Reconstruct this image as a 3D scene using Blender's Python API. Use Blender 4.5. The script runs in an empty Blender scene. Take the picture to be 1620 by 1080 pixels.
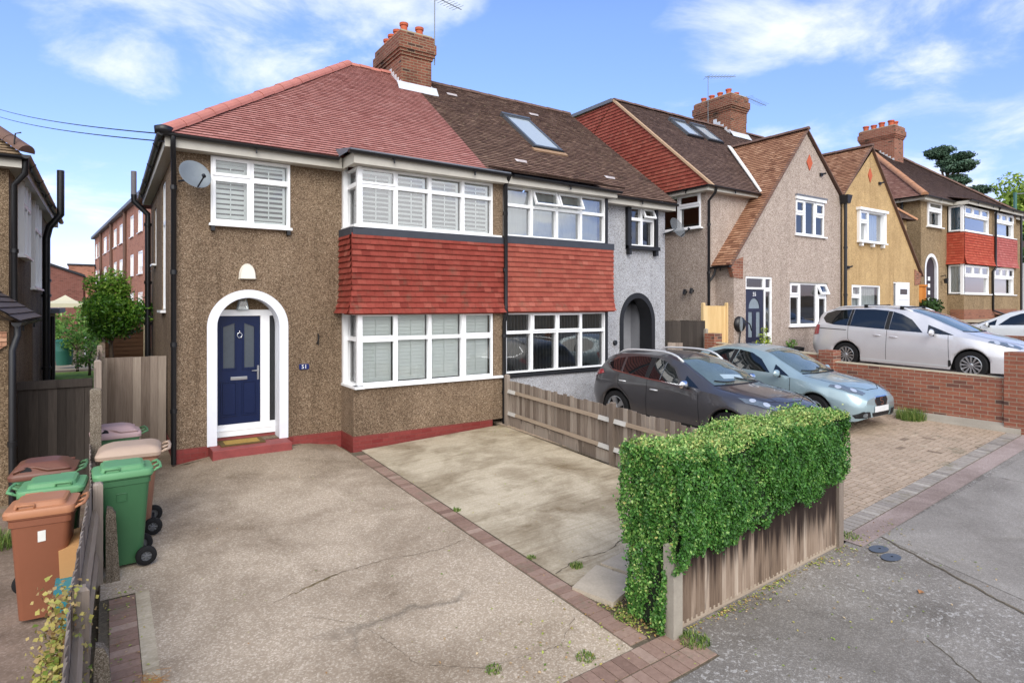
import bpy, bmesh, math, random
from math import radians, sin, cos, pi, sqrt, atan2, exp
from mathutils import Vector as V, Matrix
from mathutils.geometry import tessellate_polygon, delaunay_2d_cdt
from mathutils.bvhtree import BVHTree
R = random.Random(51)
SC = bpy.context.scene
COL = SC.collection

# ------------------------------------------------------------------ camera
cd = bpy.data.cameras.new('camera'); cam = bpy.data.objects.new('camera', cd); COL.objects.link(cam)
cam.location = (0, 0, 2.66); cam.rotation_euler = (radians(90), 0, -atan2(956, 1420))
cd.sensor_width = 36; cd.lens = 36*956/1620; cd.shift_y = -58/1620; cd.clip_end = 2000; cd.clip_start = .05
SC.camera = cam
# ------------------------------------------------------------------ light, sky, exposure
SUN_DIR = V((-.36, -.76, .62)).normalized()
sd = bpy.data.lights.new('sun', 'SUN'); so = bpy.data.objects.new('sun', sd); COL.objects.link(so)
sd.energy = 1.35; sd.angle = radians(40); sd.color = (1, .965, .91)
so.rotation_euler = (-SUN_DIR).to_track_quat('-Z', 'Y').to_euler(); so.location = (-20, -25, 40)
SC.view_settings.view_transform = 'Standard'; SC.view_settings.look = 'None'
SC.view_settings.exposure = .80; SC.view_settings.gamma = 1

class NT:
    def __init__(s, tree): s.t = tree; s.t.nodes.clear()
    def n(s, typ, ins=None, out=0, **kw):
        nd = s.t.nodes.new('ShaderNode'+typ)
        for k, v in kw.items(): setattr(nd, k, v)
        for k, v in (ins or {}).items(): s.put(nd, k, v)
        return nd.outputs[out] if out is not None else nd
    def put(s, nd, k, v):
        sk = nd.inputs[k]
        if isinstance(v, bpy.types.NodeSocket): s.t.links.new(v, sk)
        else: sk.default_value = v
    def co(s, w='Object'): return s.n('TexCoord', None, w)
    def mp(s, vec, scale=(1, 1, 1), loc=(0, 0, 0), rot=(0, 0, 0)):
        return s.n('Mapping', {'Vector': vec, 'Scale': scale, 'Location': loc, 'Rotation': rot})
    def noise(s, vec, scale=5, det=4, rough=.55, dist=0):
        return s.n('TexNoise', {'Vector': vec, 'Scale': scale, 'Detail': det, 'Roughness': rough, 'Distortion': dist})
    def vor(s, vec, scale, out='Color', **kw): return s.n('TexVoronoi', {'Vector': vec, 'Scale': scale}, out, **kw)
    def ramp(s, fac, stops, interp='LINEAR'):
        nd = s.n('ValToRGB', {'Fac': fac}, None); cr = nd.color_ramp; cr.interpolation = interp
        while len(cr.elements) < len(stops): cr.elements.new(.5)
        for e, (p, c) in zip(cr.elements, stops): e.position = p; e.color = c4(c)
        return nd.outputs[0]
    def mix(s, f, a, b, mode='MIX'):
        nd = s.n('Mix', None, None, data_type='RGBA', blend_type=mode)
        for k, v in ((0, f), (6, a), (7, b)):
            if isinstance(v, bpy.types.NodeSocket): s.t.links.new(v, nd.inputs[k])
            else: nd.inputs[k].default_value = v if k == 0 else c4(v)
        return nd.outputs[2]
    def m(s, op, a, b=0., c=0., clamp=False):
        nd = s.n('Math', None, None, operation=op); nd.use_clamp = clamp
        for k, v in ((0, a), (1, b), (2, c)): s.put(nd, k, v)
        return nd.outputs[0]
    def vm(s, op, a, b=(0, 0, 0), out=0):
        nd = s.n('VectorMath', None, None, operation=op); s.put(nd, 0, a); s.put(nd, 1, b)
        return nd.outputs[out]
    def rng(s, v, a, b, c=0., d=1., smooth=False):
        return s.n('MapRange', {'Value': v, 'From Min': a, 'From Max': b, 'To Min': c, 'To Max': d},
                   interpolation_type='SMOOTHSTEP' if smooth else 'LINEAR')
    def bump(s, h, strength=.3, dist=.01): return s.n('Bump', {'Height': h, 'Strength': strength, 'Distance': dist})

def lin(c): return c/12.92 if c <= .04045 else ((c+.055)/1.055)**2.4
def c4(c):
    if isinstance(c, str):
        return tuple(lin(int(c[i:i+2], 16)/255) for i in (0, 2, 4)) + (1,)
    return tuple(c) if len(c) == 4 else tuple(c)+(1,)

W = bpy.data.worlds.new('World'); SC.world = W; W.use_nodes = True
def build_world():
    t = NT(W.node_tree)
    el = math.asin(SUN_DIR.z); rot = atan2(SUN_DIR.x, SUN_DIR.y)
    sky = t.n('TexSky', None, 0, sky_type='NISHITA', sun_disc=False, sun_elevation=el, sun_rotation=rot,
              altitude=0, air_density=1.0, dust_density=.4, ozone_density=2.6)
    sky = t.n('HueSaturation', {'Color': sky, 'Saturation': 1.10, 'Value': 1.20})
    sky = t.mix(1., sky, (1.06, .96, 1.03), 'MULTIPLY')
    d = t.vm('NORMALIZE', t.co('Generated'))
    sep = t.n('SeparateXYZ', {'Vector': d}, None)
    zz = t.m('ADD', t.m('MAXIMUM', sep.outputs[2], 0.), .22)
    flat = t.n('CombineXYZ', {'X': t.m('DIVIDE', sep.outputs[0], zz), 'Y': t.m('DIVIDE', sep.outputs[1], zz), 'Z': 0.})
    fine = t.noise(flat, 2.6, 9, .60, .35)
    broad = t.noise(flat, .9, 5, .55, .3)
    # cloud banks: direction, angular radius (deg), weight
    banks = [((.20, .90, .40), 8.5, .58), ((.02, .93, .36), 6, .50), ((.35, .82, .47), 8, .45), ((-.05, .98, .13), 6, .42), ((.50, .80, .32), 6, .45),
             ((.86, .38, .33), 17, .50), ((.72, .60, .20), 8, .35), ((.93, .30, .13), 14, .5)]
    acc = None
    for c, r, w in banks:
        dp = t.vm('DOT_PRODUCT', d, V(c).normalized(), 1)
        k = t.rng(dp, cos(radians(r*1.55)), 1.0, 0, w, True)
        acc = k if acc is None else t.m('MAXIMUM', acc, k)
    low = t.rng(sep.outputs[2], .0, .26, .14, 0, True)
    sky = t.mix(1., sky, t.mix(t.rng(sep.outputs[2], .0, .42), (.62, .60, .86), (1., .97, 1.)), 'MULTIPLY')
    # unseen cloud put behind the viewer as bright fill for the scene
    back = t.rng(t.vm('DOT_PRODUCT', d, V((-.56, -.83, .15)), 1), -.1, .6, 0, .85, True)
    acc = t.m('MAXIMUM', acc, back)
    acc = t.m('ADD', acc, low)
    cl = t.m('ADD', t.m('MULTIPLY', t.m('SUBTRACT', fine, .5), 1.5), t.m('MULTIPLY', t.m('SUBTRACT', broad, .5), .9))
    mask = t.rng(t.m('ADD', acc, cl), .36, .86, 0, .95, True)
    shade = t.noise(flat, 3.6, 4, .5)
    ccol = t.mix(t.rng(shade, .35, .7), (4.6, 5.0, 5.5, 1), (5.6, 5.7, 5.8, 1))
    ccol = t.mix(back, ccol, (9.5, 9.5, 9.5, 1))      # that unseen bank is made brighter still, to light the scene
    col = t.mix(mask, sky, ccol)
    col = t.mix(t.rng(sep.outputs[2], -.02, -.001), (1.6, 1.6, 1.5, 1), col)
    bg = t.n('Background', {'Color': col, 'Strength': .125})
    o = t.n('OutputWorld', None, None); t.t.links.new(bg, o.inputs['Surface'])
build_world()

# ------------------------------------------------------------------ materials
def mat(name, fn):
    m = bpy.data.materials.new(name); m.use_nodes = True
    t = NT(m.node_tree); p = t.n('BsdfPrincipled', None, None); o = t.n('OutputMaterial', None, None)
    t.t.links.new(p.outputs[0], o.inputs[0]); p.inputs['Specular IOR Level'].default_value = .35
    fn(t, lambda k, v: t.put(p, k, v) if isinstance(v, bpy.types.NodeSocket) or not isinstance(v, str) else t.put(p, k, c4(v)))
    return m
def plain(name, col, rough=.5, metal=0, var=.12, vs=6, spec=.4, coat=0, bump=0):
    def f(t, P):
        c = t.co(); n = t.noise(c, vs, 5, .6); n2 = t.noise(c, vs*9, 3, .6)
        k = t.m('ADD', t.m('MULTIPLY', t.m('SUBTRACT', n, .5), var*2), t.m('MULTIPLY', t.m('SUBTRACT', n2, .5), var))
        hs = t.n('HueSaturation', {'Color': c4(col), 'Value': t.m('ADD', k, 1.0)})
        P('Base Color', hs); P('Roughness', t.m('ADD', t.m('MULTIPLY', n2, .15), rough-.07, clamp=True)); P('Metallic', metal); P('Specular IOR Level', spec)
        if coat: P('Coat Weight', coat); P('Coat Roughness', .04)
        if bump: P('Normal', t.bump(n2, bump, .004))
    return mat(name, f)
def pebble(name, stops, scale=62, stain='5a4c3c', stain_amt=.45, bump=.55, rough=.9):
    def f(t, P):
        c = t.co(); warp = t.vm('ADD', c, t.vm('SCALE', t.n('TexNoise', {'Vector': c, 'Scale': 30.}, 1), (0, 0, 0)))
        v = t.vor(c, scale*1.22, 'Color'); d = t.vor(c, scale*1.22, 'Distance')
        r = t.n('SeparateColor', {'Color': v}, 0)
        v2 = t.noise(c, scale*.35, 3, .6)
        fac = t.m('ADD', t.m('MULTIPLY', r, .60), t.m('MULTIPLY', v2, .38))
        col = t.ramp(fac, stops)
        col = t.mix(t.rng(d, .35, .75), col, t.mix(1., col, (.45, .42, .38), 'MULTIPLY'))
        big = t.noise(t.mp(c, (1, 1, .35)), .9, 6, .62); mid = t.noise(c, 3.2, 5, .65); run = t.noise(t.mp(c, (5, 5, .22)), 1., 5, .65)
        col = t.mix(t.m('MULTIPLY', t.rng(run, .54, .74), stain_amt*.8), col, t.mix(1., col, stain, 'MULTIPLY'))
        col = t.mix(t.m('MULTIPLY', t.rng(big, .42, .75), stain_amt), col, t.mix(1., col, stain, 'MULTIPLY'))
        col = t.mix(t.rng(mid, .25, .8), t.mix(1., col, (.84, .83, .82), 'MULTIPLY'), t.mix(1., col, (1.12, 1.12, 1.12), 'MULTIPLY'))
        P('Base Color', col); P('Roughness', rough)
        P('Normal', t.bump(t.m('SUBTRACT', 1., d), bump, .012))
    return mat(name, f)
def brick(name, c1, c2, mortar, bw=.225, bh=.075, mort=.008, stain=.4, rough=.85, dark='3c2c26', var=1.):
    def f(t, P):
        uv = t.co('UV'); j = t.n('TexNoise', {'Vector': uv, 'Scale': 9.}, 1)
        uvw = t.vm('ADD', uv, t.vm('MULTIPLY', t.vm('SUBTRACT', j, (.5, .5, .5)), (.010, .006, 0)))
        nd = t.n('TexBrick', {'Vector': uvw, 'Color1': (0, 0, 0, 1), 'Color2': (1, 1, 1, 1), 'Mortar': (.5, .5, .5, 1), 'Scale': 1., 'Mortar Size': mort,
                 'Mortar Smooth': .25, 'Bias': 0., 'Brick Width': bw, 'Row Height': bh}, None)
        fac = nd.outputs[1]
        per = nd.outputs[0]
        col = t.ramp(per, [(0, dark), (.16, c1), (.55, c2), (.85, c1), (1, c2)])
        n = t.noise(uv, 22, 6, .7); big = t.noise(uv, 1.1, 6, .65)
        col = t.mix(t.rng(n, .2, .8), t.mix(1., col, (.72, .7, .68), 'MULTIPLY'), t.mix(1., col, (1.2, 1.2, 1.2), 'MULTIPLY'))
        mc = t.mix(t.noise(uv, 30, 3), mortar, t.mix(1., c4(mortar), (.6, .6, .58), 'MULTIPLY'))
        col = t.mix(fac, col, mc)
        col = t.mix(t.m('MULTIPLY', t.rng(big, .45, .72), stain), col, t.mix(1., col, (.42, .40, .36), 'MULTIPLY'))
        P('Base Color', col); P('Roughness', rough)
        P('Normal', t.bump(t.m('ADD', t.m('MULTIPLY', fac, -1.), t.m('MULTIPLY', n, .4)), .55, .008))
    return mat(name, f)
def tilemat(name, stops, edge=.5, lichen=None, lich=(.56, .68), lscale=9., rough=.8, zone=None):
    """clay / concrete tiles: every tile has its own 'tint'"""
    def f(t, P):
        a = t.n('Attribute', None, 2, attribute_name='tint')
        c = t.co(); n = t.noise(c, 26, 5, .65); b = t.noise(c, .8, 5, .6)
        fac = t.m('ADD', t.m('MULTIPLY', a, .62), t.m('ADD', t.m('MULTIPLY', n, .22), t.m('MULTIPLY', b, .22)))
        col = t.ramp(fac, stops)
        col = t.mix(t.m('MULTIPLY', t.rng(a, .0, .03, 1, 0), edge), col, t.mix(1., col, (.30, .27, .26), 'MULTIPLY'))     # butt edges darkened: dirt, plus the course shadow lines painted in
        col = t.mix(t.rng(n, .3, .75), t.mix(1., col, (.80, .79, .78), 'MULTIPLY'), col)
        if lichen:
            l = t.noise(c, lscale, 6, .7); l = t.rng(l, lich[0], lich[1])
            if zone is not None:
                l = t.m('MULTIPLY', l, zone(t, c))
            col = t.mix(l, col, lichen)
        P('Base Color', col); P('Roughness', rough); P('Normal', t.bump(n, .25, .004)); P('Specular IOR Level', .3)
    return mat(name, f)
def wood(name, stops, rough=.85, vert=True, dark='1c1714', dk=(.55, .75), top=None):
    def f(t, P):
        a = t.n('Attribute', None, 2, attribute_name='tint')
        c = t.co('UV'); off = t.n('CombineXYZ', {'X': t.m('MULTIPLY', a, 37.), 'Y': t.m('MULTIPLY', a, 11.), 'Z': 0.})
        c = t.vm('ADD', c, off)
        g = t.noise(t.mp(c, (60, 2.4, 1) if vert else (2.4, 60, 1)), 1., 6, .65, .4)
        b = t.noise(t.mp(c, (9, 1.1, 1) if vert else (1.1, 9, 1)), 1., 5, .6, .3)
        fac = t.m('ADD', t.m('MULTIPLY', g, .45), t.m('ADD', t.m('MULTIPLY', a, .35), t.m('MULTIPLY', b, .25)))
        col = t.ramp(fac, stops)
        col = t.mix(t.m('MULTIPLY', t.rng(b, dk[0], dk[1]), .75), col, dark)
        if top is not None:      # weather stain running down from the capping
            z = t.n('SeparateXYZ', {'Vector': t.co('UV')}, 1)
            s = t.noise(t.mp(c, (16, .5, 1)), 1., 5, .65)
            k = t.rng(t.m('ADD', z, t.m('MULTIPLY', s, 1.1)), top[0], top[1], 0, .95, True)
            col = t.mix(k, col, dark)
        P('Base Color', col); P('Roughness', rough); P('Normal', t.bump(g, .5, .004)); P('Specular IOR Level', .25)
    return mat(name, f)
def glass(name, tint=(.93, .96, .95), refl=1.0, base=.05):
    m = bpy.data.materials.new(name); m.use_nodes = True; t = NT(m.node_tree)
    fr = t.n('Fresnel', {'IOR': 1.62}); fac = t.m('ADD', t.m('MULTIPLY', fr, 1.25*refl), base, clamp=True)
    wob = t.bump(t.noise(t.co(), 1.6, 1), .06, .02)
    a = t.n('BsdfTransparent', {'Color': c4(tint)}); b = t.n('BsdfGlossy', {'Color': (1, 1, 1, 1), 'Roughness': .015, 'Normal': wob})
    mx = t.n('MixShader', {0: fac, 1: a, 2: b}); o = t.n('OutputMaterial', None, None); t.t.links.new(mx, o.inputs[0])
    return m
def leafmat(name, stops, rough=.5, trans=.25):
    def f(t, P):
        a = t.n('Attribute', None, 2, attribute_name='tint')
        P('Base Color', t.ramp(a, stops)); P('Roughness', rough); P('Specular IOR Level', .35)
        P('Subsurface Weight', 0.)
    m = mat(name, f); t = m.node_tree; p = [n for n in t.nodes if n.type == 'BSDF_PRINCIPLED'][0]; o = [n for n in t.nodes if n.type == 'OUTPUT_MATERIAL'][0]
    tr = t.nodes.new('ShaderNodeBsdfTranslucent'); mx = t.nodes.new('ShaderNodeMixShader'); mx.inputs[0].default_value = trans
    t.links.new(p.inputs['Base Color'].links[0].from_socket, tr.inputs[0])
    t.links.new(p.outputs[0], mx.inputs[1]); t.links.new(tr.outputs[0], mx.inputs[2]); t.links.new(mx.outputs[0], o.inputs[0])
    return m

M = {}
M['pebble'] = pebble('pebbledash_brown', [(.05, '5c4a3b'), (.3, '7d6955'), (.5, '917c66'), (.7, 'a38e77'), (.95, 'd3c3ad')], 60, 'a49b90', .6)
M['pebble_dark'] = pebble('pebbledash_dark', [(.05, '5a4938'), (.3, '7b6751'), (.5, '8f7a62'), (.75, 'a38e75'), (.95, 'd0c0a8')], 60, 'a09684', .6)
M['pebble_pink'] = pebble('pebbledash_pink', [(.05, '8f8077'), (.3, 'b9a89d'), (.55, 'cdbdb2'), (.75, 'd8cabf'), (.95, 'e8ded5')], 50, 'b0aaa4', .35)
M['pebble_tan'] = pebble('pebbledash_tan', [(.05, '6f5d47'), (.3, '947f61'), (.5, 'a68f6f'), (.7, 'b59f7e'), (.95, 'd2c2a4')], 40, 'a0968a', .4)
M['render_grey'] = pebble('render_grey_white', [(.0, 'b0b3bb'), (.4, 'c3c6cd'), (.7, 'ccced4'), (1., 'd8dade')], 55, 'b8b8b8', .3, .7)
M['render_yellow'] = pebble('render_yellow', [(.0, 'c9a774'), (.4, 'd4b482'), (.7, 'dabc8c'), (1., 'e4cba2')], 70, 'a89880', .5, .3)
M['brick'] = brick('red_brick', '875242', '9d6550', 'a8957f', dark='54392f')
M['brick_wall'] = brick('garden_brick', '8d5646', '9d634d', 'ab9a86', mort=.007, stain=.55, dark='5d463f')
M['brick_chim'] = brick('chimney_brick', '774636', '8f5743', '9d8a72', mort=.010, stain=.75, dark='43302a')
M['brick_flats'] = brick('flats_brick', 'ab7460', 'b67e69', 'a58a78', stain=.25, dark='84503f')
M['brick_far'] = brick('dark_brick', '7a4a40', '84544a', '8a7068', stain=.25, dark='643c34')
M['plinth'] = brick('painted_brick', '7e3430', '883c38', '8a4c46', mort=.004, stain=.35, dark='7a2a28', rough=.6)
M['plinth2'] = brick('tan_plinth_brick', '8a5a48', '96654f', '8d7262', stain=.35, dark='6c4639')
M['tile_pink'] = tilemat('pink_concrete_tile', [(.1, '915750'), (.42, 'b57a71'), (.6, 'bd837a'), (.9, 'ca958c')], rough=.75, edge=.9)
M['tile_brown'] = tilemat('weathered_tile', [(.15, '4a3830'), (.4, '6b5246'), (.6, '7a6052'), (.85, '957a68')], lichen='8e8468', lich=(.60, .72), lscale=11,
                          zone=lambda t, c: t.rng(t.n('SeparateXYZ', {'Vector': c}, 0), 1.5, 4.4, 1.25, .25))
M['tile_brown2'] = tilemat('brown_tile', [(.15, '51403a'), (.45, '6a544b'), (.65, '776056'), (.9, '8d7568')])
M['tile_orange'] = tilemat('orange_brown_tile', [(.15, '6d4837'), (.42, '9a6e55'), (.62, 'ae8266'), (.88, 'c79d80')], lichen='8a806a', lich=(.66, .76))
M['tile_pinkbrown'] = tilemat('pink_brown_tile', [(.15, '6d4a42'), (.42, '8f6659'), (.62, '9b7466'), (.88, 'b08c7c')])
M['tile_old'] = tilemat('old_tan_tile', [(.15, '5a4a3a'), (.42, '85705a'), (.62, '9c866a'), (.88, 'ad9a80')])
M['hung_red'] = tilemat('hung_tile_red', [(.12, '6b241c'), (.42, '8a3a2e'), (.62, '944236'), (.88, 'a15547')], lichen='6b5040', lich=(.52, .74), lscale=4, edge=.9,
                        zone=lambda t, c: t.rng(t.n('SeparateXYZ', {'Vector': c}, 2), 2.4, 3.7, 1.1, .35))
M['hung_red2'] = tilemat('hung_tile_orange_red', [(.15, '843d31'), (.42, '9a4c3e'), (.62, 'a25545'), (.88, 'ad6353')], lichen='7d5a48', lich=(.56, .76), lscale=4, edge=.85)
M['hung_red3'] = tilemat('hung_tile_bright', [(.15, 'a04030'), (.42, 'b34d38'), (.62, 'ba563f'), (.88, 'c4674f')], edge=.8)
M['hung_pale'] = tilemat('hung_tile_faded', [(.15, 'a0504c'), (.42, 'b25f5a'), (.62, 'b86862'), (.88, 'c27a73')])
M['ridge_pink'] = plain('pink_ridge_tile', 'b9776a', .7, var=.2, vs=4, bump=.3)
M['ridge_brown'] = plain('brown_ridge_tile', '6a5248', .8, var=.25, vs=5, bump=.3)
M['ridge_orange'] = plain('orange_ridge_tile', 'b08060', .8, var=.25, vs=5, bump=.3)
M['upvc'] = plain('white_upvc', 'f2f3f4', .32, var=.03, spec=.45)
M['white_paint'] = plain('white_paint', 'e0e2e8', .6, var=.06, vs=9, bump=.25)
M['fascia'] = plain('weathered_white_board', 'bdb8ad', .6, var=.15, vs=5)
M['black'] = plain('black_plastic', '17171a', .38, var=.2, spec=.5)
M['blackpaint'] = plain('black_paint', '1d1e22', .5, var=.25)
M['lead'] = plain('lead_grey', '6b6f78', .55, var=.25, vs=7, bump=.3)
M['leaddark'] = plain('lead_dark', '3a3d45', .6, var=.25, vs=7)
M['flash'] = plain('pale_flashing', 'c7cad0', .5, var=.2, vs=8)
M['terracotta'] = plain('terracotta', 'b85a3a', .7, var=.2, vs=8)
M['mortar'] = plain('mortar', 'a89c84', .9, var=.25, vs=10, bump=.5)
M['steel'] = plain('brushed_steel', 'b8b9bc', .3, 1., var=.1)
M['alu'] = plain('grey_aluminium', '70757b', .45, .6, var=.1)
M['door_blue'] = plain('navy_door_paint', '08193f', .4, var=.12, spec=.3)
M['door_dark'] = plain('dark_blue_door_paint', '22243a', .35, var=.1, spec=.5)
M['door_white'] = plain('white_door', 'e4e7ec', .4, var=.04)
M['door_plum'] = plain('dark_brown_door', '2c2228', .45, var=.2)
M['redstep'] = plain('red_step_paint', '8c4340', .6, var=.35, vs=5, bump=.4)
M['coir'] = plain('coir_mat', 'a3833f', .95, var=.4, vs=30, bump=.8)
M['coir_dark'] = plain('coir_border', '5e4a26', .95, var=.4, vs=30, bump=.8)
M['glass'] = glass('window_glass')
M['glass_sky'] = glass('window_glass_bright', refl=1.5, base=.14)
M['glass_dark'] = plain('dark_glass', '0c0f12', .06, var=.05, spec=.9)
M['shutter'] = plain('white_shutter', 'eef1ef', .5, var=.03)
M['interior'] = plain('interior_plaster', '6d6a64', .9, var=.1)
M['curtain'] = plain('net_curtain', 'aab1b6', .9, var=.1, vs=3)
M['curtain_white'] = plain('white_curtain', 'd5d9da', .9, var=.1, vs=3)
M['curtain_blue'] = plain('blue_curtain', '3f7390', .9, var=.3, vs=3)
M['plaque'] = plain('blue_enamel', '13235c', .3, var=.05)
M['galv'] = plain('dish_grey', '7d8488', .45, .2, var=.15, vs=5)
M['alarm'] = plain('ivory_plastic', 'e6e0d2', .4, var=.04)
M['wood_grey'] = wood('weathered_fence_wood', [(.2, '4f463e'), (.45, '7a6d62'), (.6, '8d8176'), (.85, 'b0a598')], dk=(.58, .8))
M['wood_rail'] = wood('fence_rail_wood', [(.2, '6b5c4c'), (.45, '8c7b69'), (.65, 'a29280'), (.85, 'b9ab99')], vert=False, dk=(.7, .9))
M['wood_dark'] = wood('dark_gate_wood', [(.2, '2a2522'), (.5, '3d3733'), (.7, '4a433e'), (.9, '5c544d')])
M['wood_gate'] = wood('grey_brown_gate_wood', [(.2, '5a4d42'), (.45, '83756a'), (.6, '94867a'), (.85, 'b0a294')], dk=(.62, .85))
M['wood_hedge'] = wood('stained_panel_wood', [(.2, '4f4037'), (.42, '766455'), (.6, '948272'), (.85, 'c4b6a6')], dk=(.56, .72), dark='241a17', top=(.76, 1.06))
M['wood_new'] = wood('new_pine', [(.2, 'b48f5c'), (.5, 'd2b17c'), (.8, 'e4cb9c')], dk=(.8, .95), dark='a07840')
M['wood_orange'] = wood('orange_panel_wood', [(.2, '8f5521'), (.5, 'b8722f'), (.8, 'c98744')], dk=(.75, .95), dark='5f3815')
M['wood_shed'] = wood('brown_cladding', [(.2, '4c3626'), (.5, '6a4d38'), (.8, '836550')], vert=False)
M['conc_post'] = pebble('concrete_post', [(0, '5f564a'), (.4, '887c6c'), (.7, '9c9182'), (1, 'c2b9aa')], 110, '7a7262', .7, .5)
M['conc_plain'] = plain('grey_concrete', '9a9285', .9, var=.25, vs=5, bump=.5)
M['rubber'] = plain('black_rubber', '131315', .8, var=.2)
M['bin_green'] = plain('green_bin_plastic', '376340', .5, var=.08, vs=3)
M['bin_green_dark'] = plain('dark_green_bin_plastic', '1d4a2c', .45, var=.1, vs=3)
M['lid_green'] = plain('green_lid_plastic', '609467', .5, var=.08, vs=4)
M['bin_brown'] = plain('brown_bin_plastic', '82503a', .45, var=.08, vs=3)
M['lid_orange'] = plain('orange_brown_lid', 'aa7453', .45, var=.1, vs=4)
M['lid_beige'] = plain('faded_beige_lid', 'ad9684', .55, var=.1, vs=4)
M['bin_dusty'] = plain('dusty_brown_bin', '87604c', .5, var=.1, vs=3)
M['lid_brown'] = plain('brown_lid', '6c4638', .4, var=.15, vs=4)
M['lid_pink'] = plain('faded_pink_lid', 'b79a98', .5, var=.1, vs=4)
M['bin_sage'] = plain('sage_green_bin', '4d7350', .5, var=.1, vs=4)
M['sticker'] = plain('white_label', 'dcdcd6', .5, var=.1, vs=20)
M['teal'] = plain('teal_plastic', '2f7f8c', .45, var=.08)
M['butt'] = plain('green_butt_plastic', '2f6a5c', .5, var=.1)
M['canvas'] = plain('cream_canvas', 'c9c2a6', .8, var=.06)
M['card'] = plain('cardboard', 'b5895a', .85, var=.1)
M['number'] = plain('white_enamel', 'e8e8e8', .4, var=.02)
M['chrome'] = plain('chrome', 'd8dade', .12, 1., var=.03)
M['iron'] = plain('dark_iron', '2a2d33', .5, .3, var=.2)
M['bark'] = plain('bark', '5a4d40', .9, var=.4, vs=14, bump=.8)

# ------------------------------------------------------------------ geometry helpers
class MB:
    def __init__(s): s.v = []; s.f = []; s.t = []; s.uv = None; s.mi = []
    def add(s, pts, faces, tint=.5, mi=0):
        b = len(s.v); s.v += [tuple(p) for p in pts]
        for f in faces: s.f.append([b+i for i in f]); s.t.append(tint); s.mi.append(mi)
    def poly(s, pts, tint=.5, mi=0): s.add(pts, [list(range(len(pts)))], tint, mi)
    def hexa(s, p, tint=.5, mi=0):   # 8 pts: bottom 4 ccw (seen from above), top 4
        s.add(p, [(3, 2, 1, 0), (4, 5, 6, 7), (0, 1, 5, 4), (1, 2, 6, 5), (2, 3, 7, 6), (3, 0, 4, 7)], tint, mi)
    def box(s, x0, x1, y0, y1, z0, z1, tint=.5, mi=0):
        s.hexa([(x0, y0, z0), (x1, y0, z0), (x1, y1, z0), (x0, y1, z0), (x0, y0, z1), (x1, y0, z1), (x1, y1, z1), (x0, y1, z1)], tint, mi)
    def fbox(s, F, a0, a1, b0, b1, d0, d1, tint=.5, mi=0):
        s.hexa([F(a0, b0, d1), F(a1, b0, d1), F(a1, b0, d0), F(a0, b0, d0), F(a0, b1, d1), F(a1, b1, d1), F(a1, b1, d0), F(a0, b1, d0)], tint, mi)
    def prism(s, pts, d, tint=.5, mi=0):  # extrude polygon by vector d
        n = len(pts); q = [V(p) for p in pts]; q2 = [p+V(d) for p in q]
        s.add(q+q2, [list(range(n))[::-1], list(range(n, 2*n))]+[(i, (i+1) % n, n+(i+1) % n, n+i) for i in range(n)], tint, mi)
    def tube(s, pts, r, n=8, tint=.5, mi=0, caps=True):
        pts = [V(p) for p in pts]; rs = r if isinstance(r, (list, tuple)) else [r]*len(pts)
        b = len(s.v); prev = None
        for i, p in enumerate(pts):
            d = (pts[min(i+1, len(pts)-1)]-pts[max(i-1, 0)]).normalized()
            if prev is None: x = d.orthogonal().normalized()
            else: x = (prev-d*prev.dot(d)).normalized()
            prev = x; y = d.cross(x)
            s.v += [tuple(p+(x*cos(2*pi*k/n)+y*sin(2*pi*k/n))*rs[i]) for k in range(n)]
        for i in range(len(pts)-1):
            for k in range(n):
                s.f.append([b+i*n+k, b+i*n+(k+1) % n, b+(i+1)*n+(k+1) % n, b+(i+1)*n+k]); s.t.append(tint); s.mi.append(mi)
        if caps:
            s.f.append([b+k for k in range(n)][::-1]); s.f.append([b+(len(pts)-1)*n+k for k in range(n)]); s.t += [tint]*2; s.mi += [mi]*2
    def lathe(s, prof, c, axis=(0, 0, 1), n=24, tint=.5, mi=0):
        a = V(axis).normalized(); x = a.orthogonal().normalized(); y = a.cross(x); c = V(c); b = len(s.v)
        for r, h in prof:
            s.v += [tuple(c+a*h+(x*cos(2*pi*k/n)+y*sin(2*pi*k/n))*r) for k in range(n)]
        for i in range(len(prof)-1):
            for k in range(n):
                s.f.append([b+i*n+k, b+i*n+(k+1) % n, b+(i+1)*n+(k+1) % n, b+(i+1)*n+k]); s.t.append(tint); s.mi.append(mi)
    def tess(s, loops, pt, nrm, tint=.5, mi=0):
        """polygon with holes in (a,b); pt maps to 3d"""
        tri = tessellate_polygon([[V((a, b, 0)) for a, b in l] for l in loops])
        flat = [p for l in loops for p in l]; P = [V(pt(a, b)) for a, b in flat]; fs = []
        for t in tri:
            n = (P[t[1]]-P[t[0]]).cross(P[t[2]]-P[t[0]])
            fs.append(t if n.dot(nrm) > 0 else (t[0], t[2], t[1]))
        s.add(P, fs, tint, mi)

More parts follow.
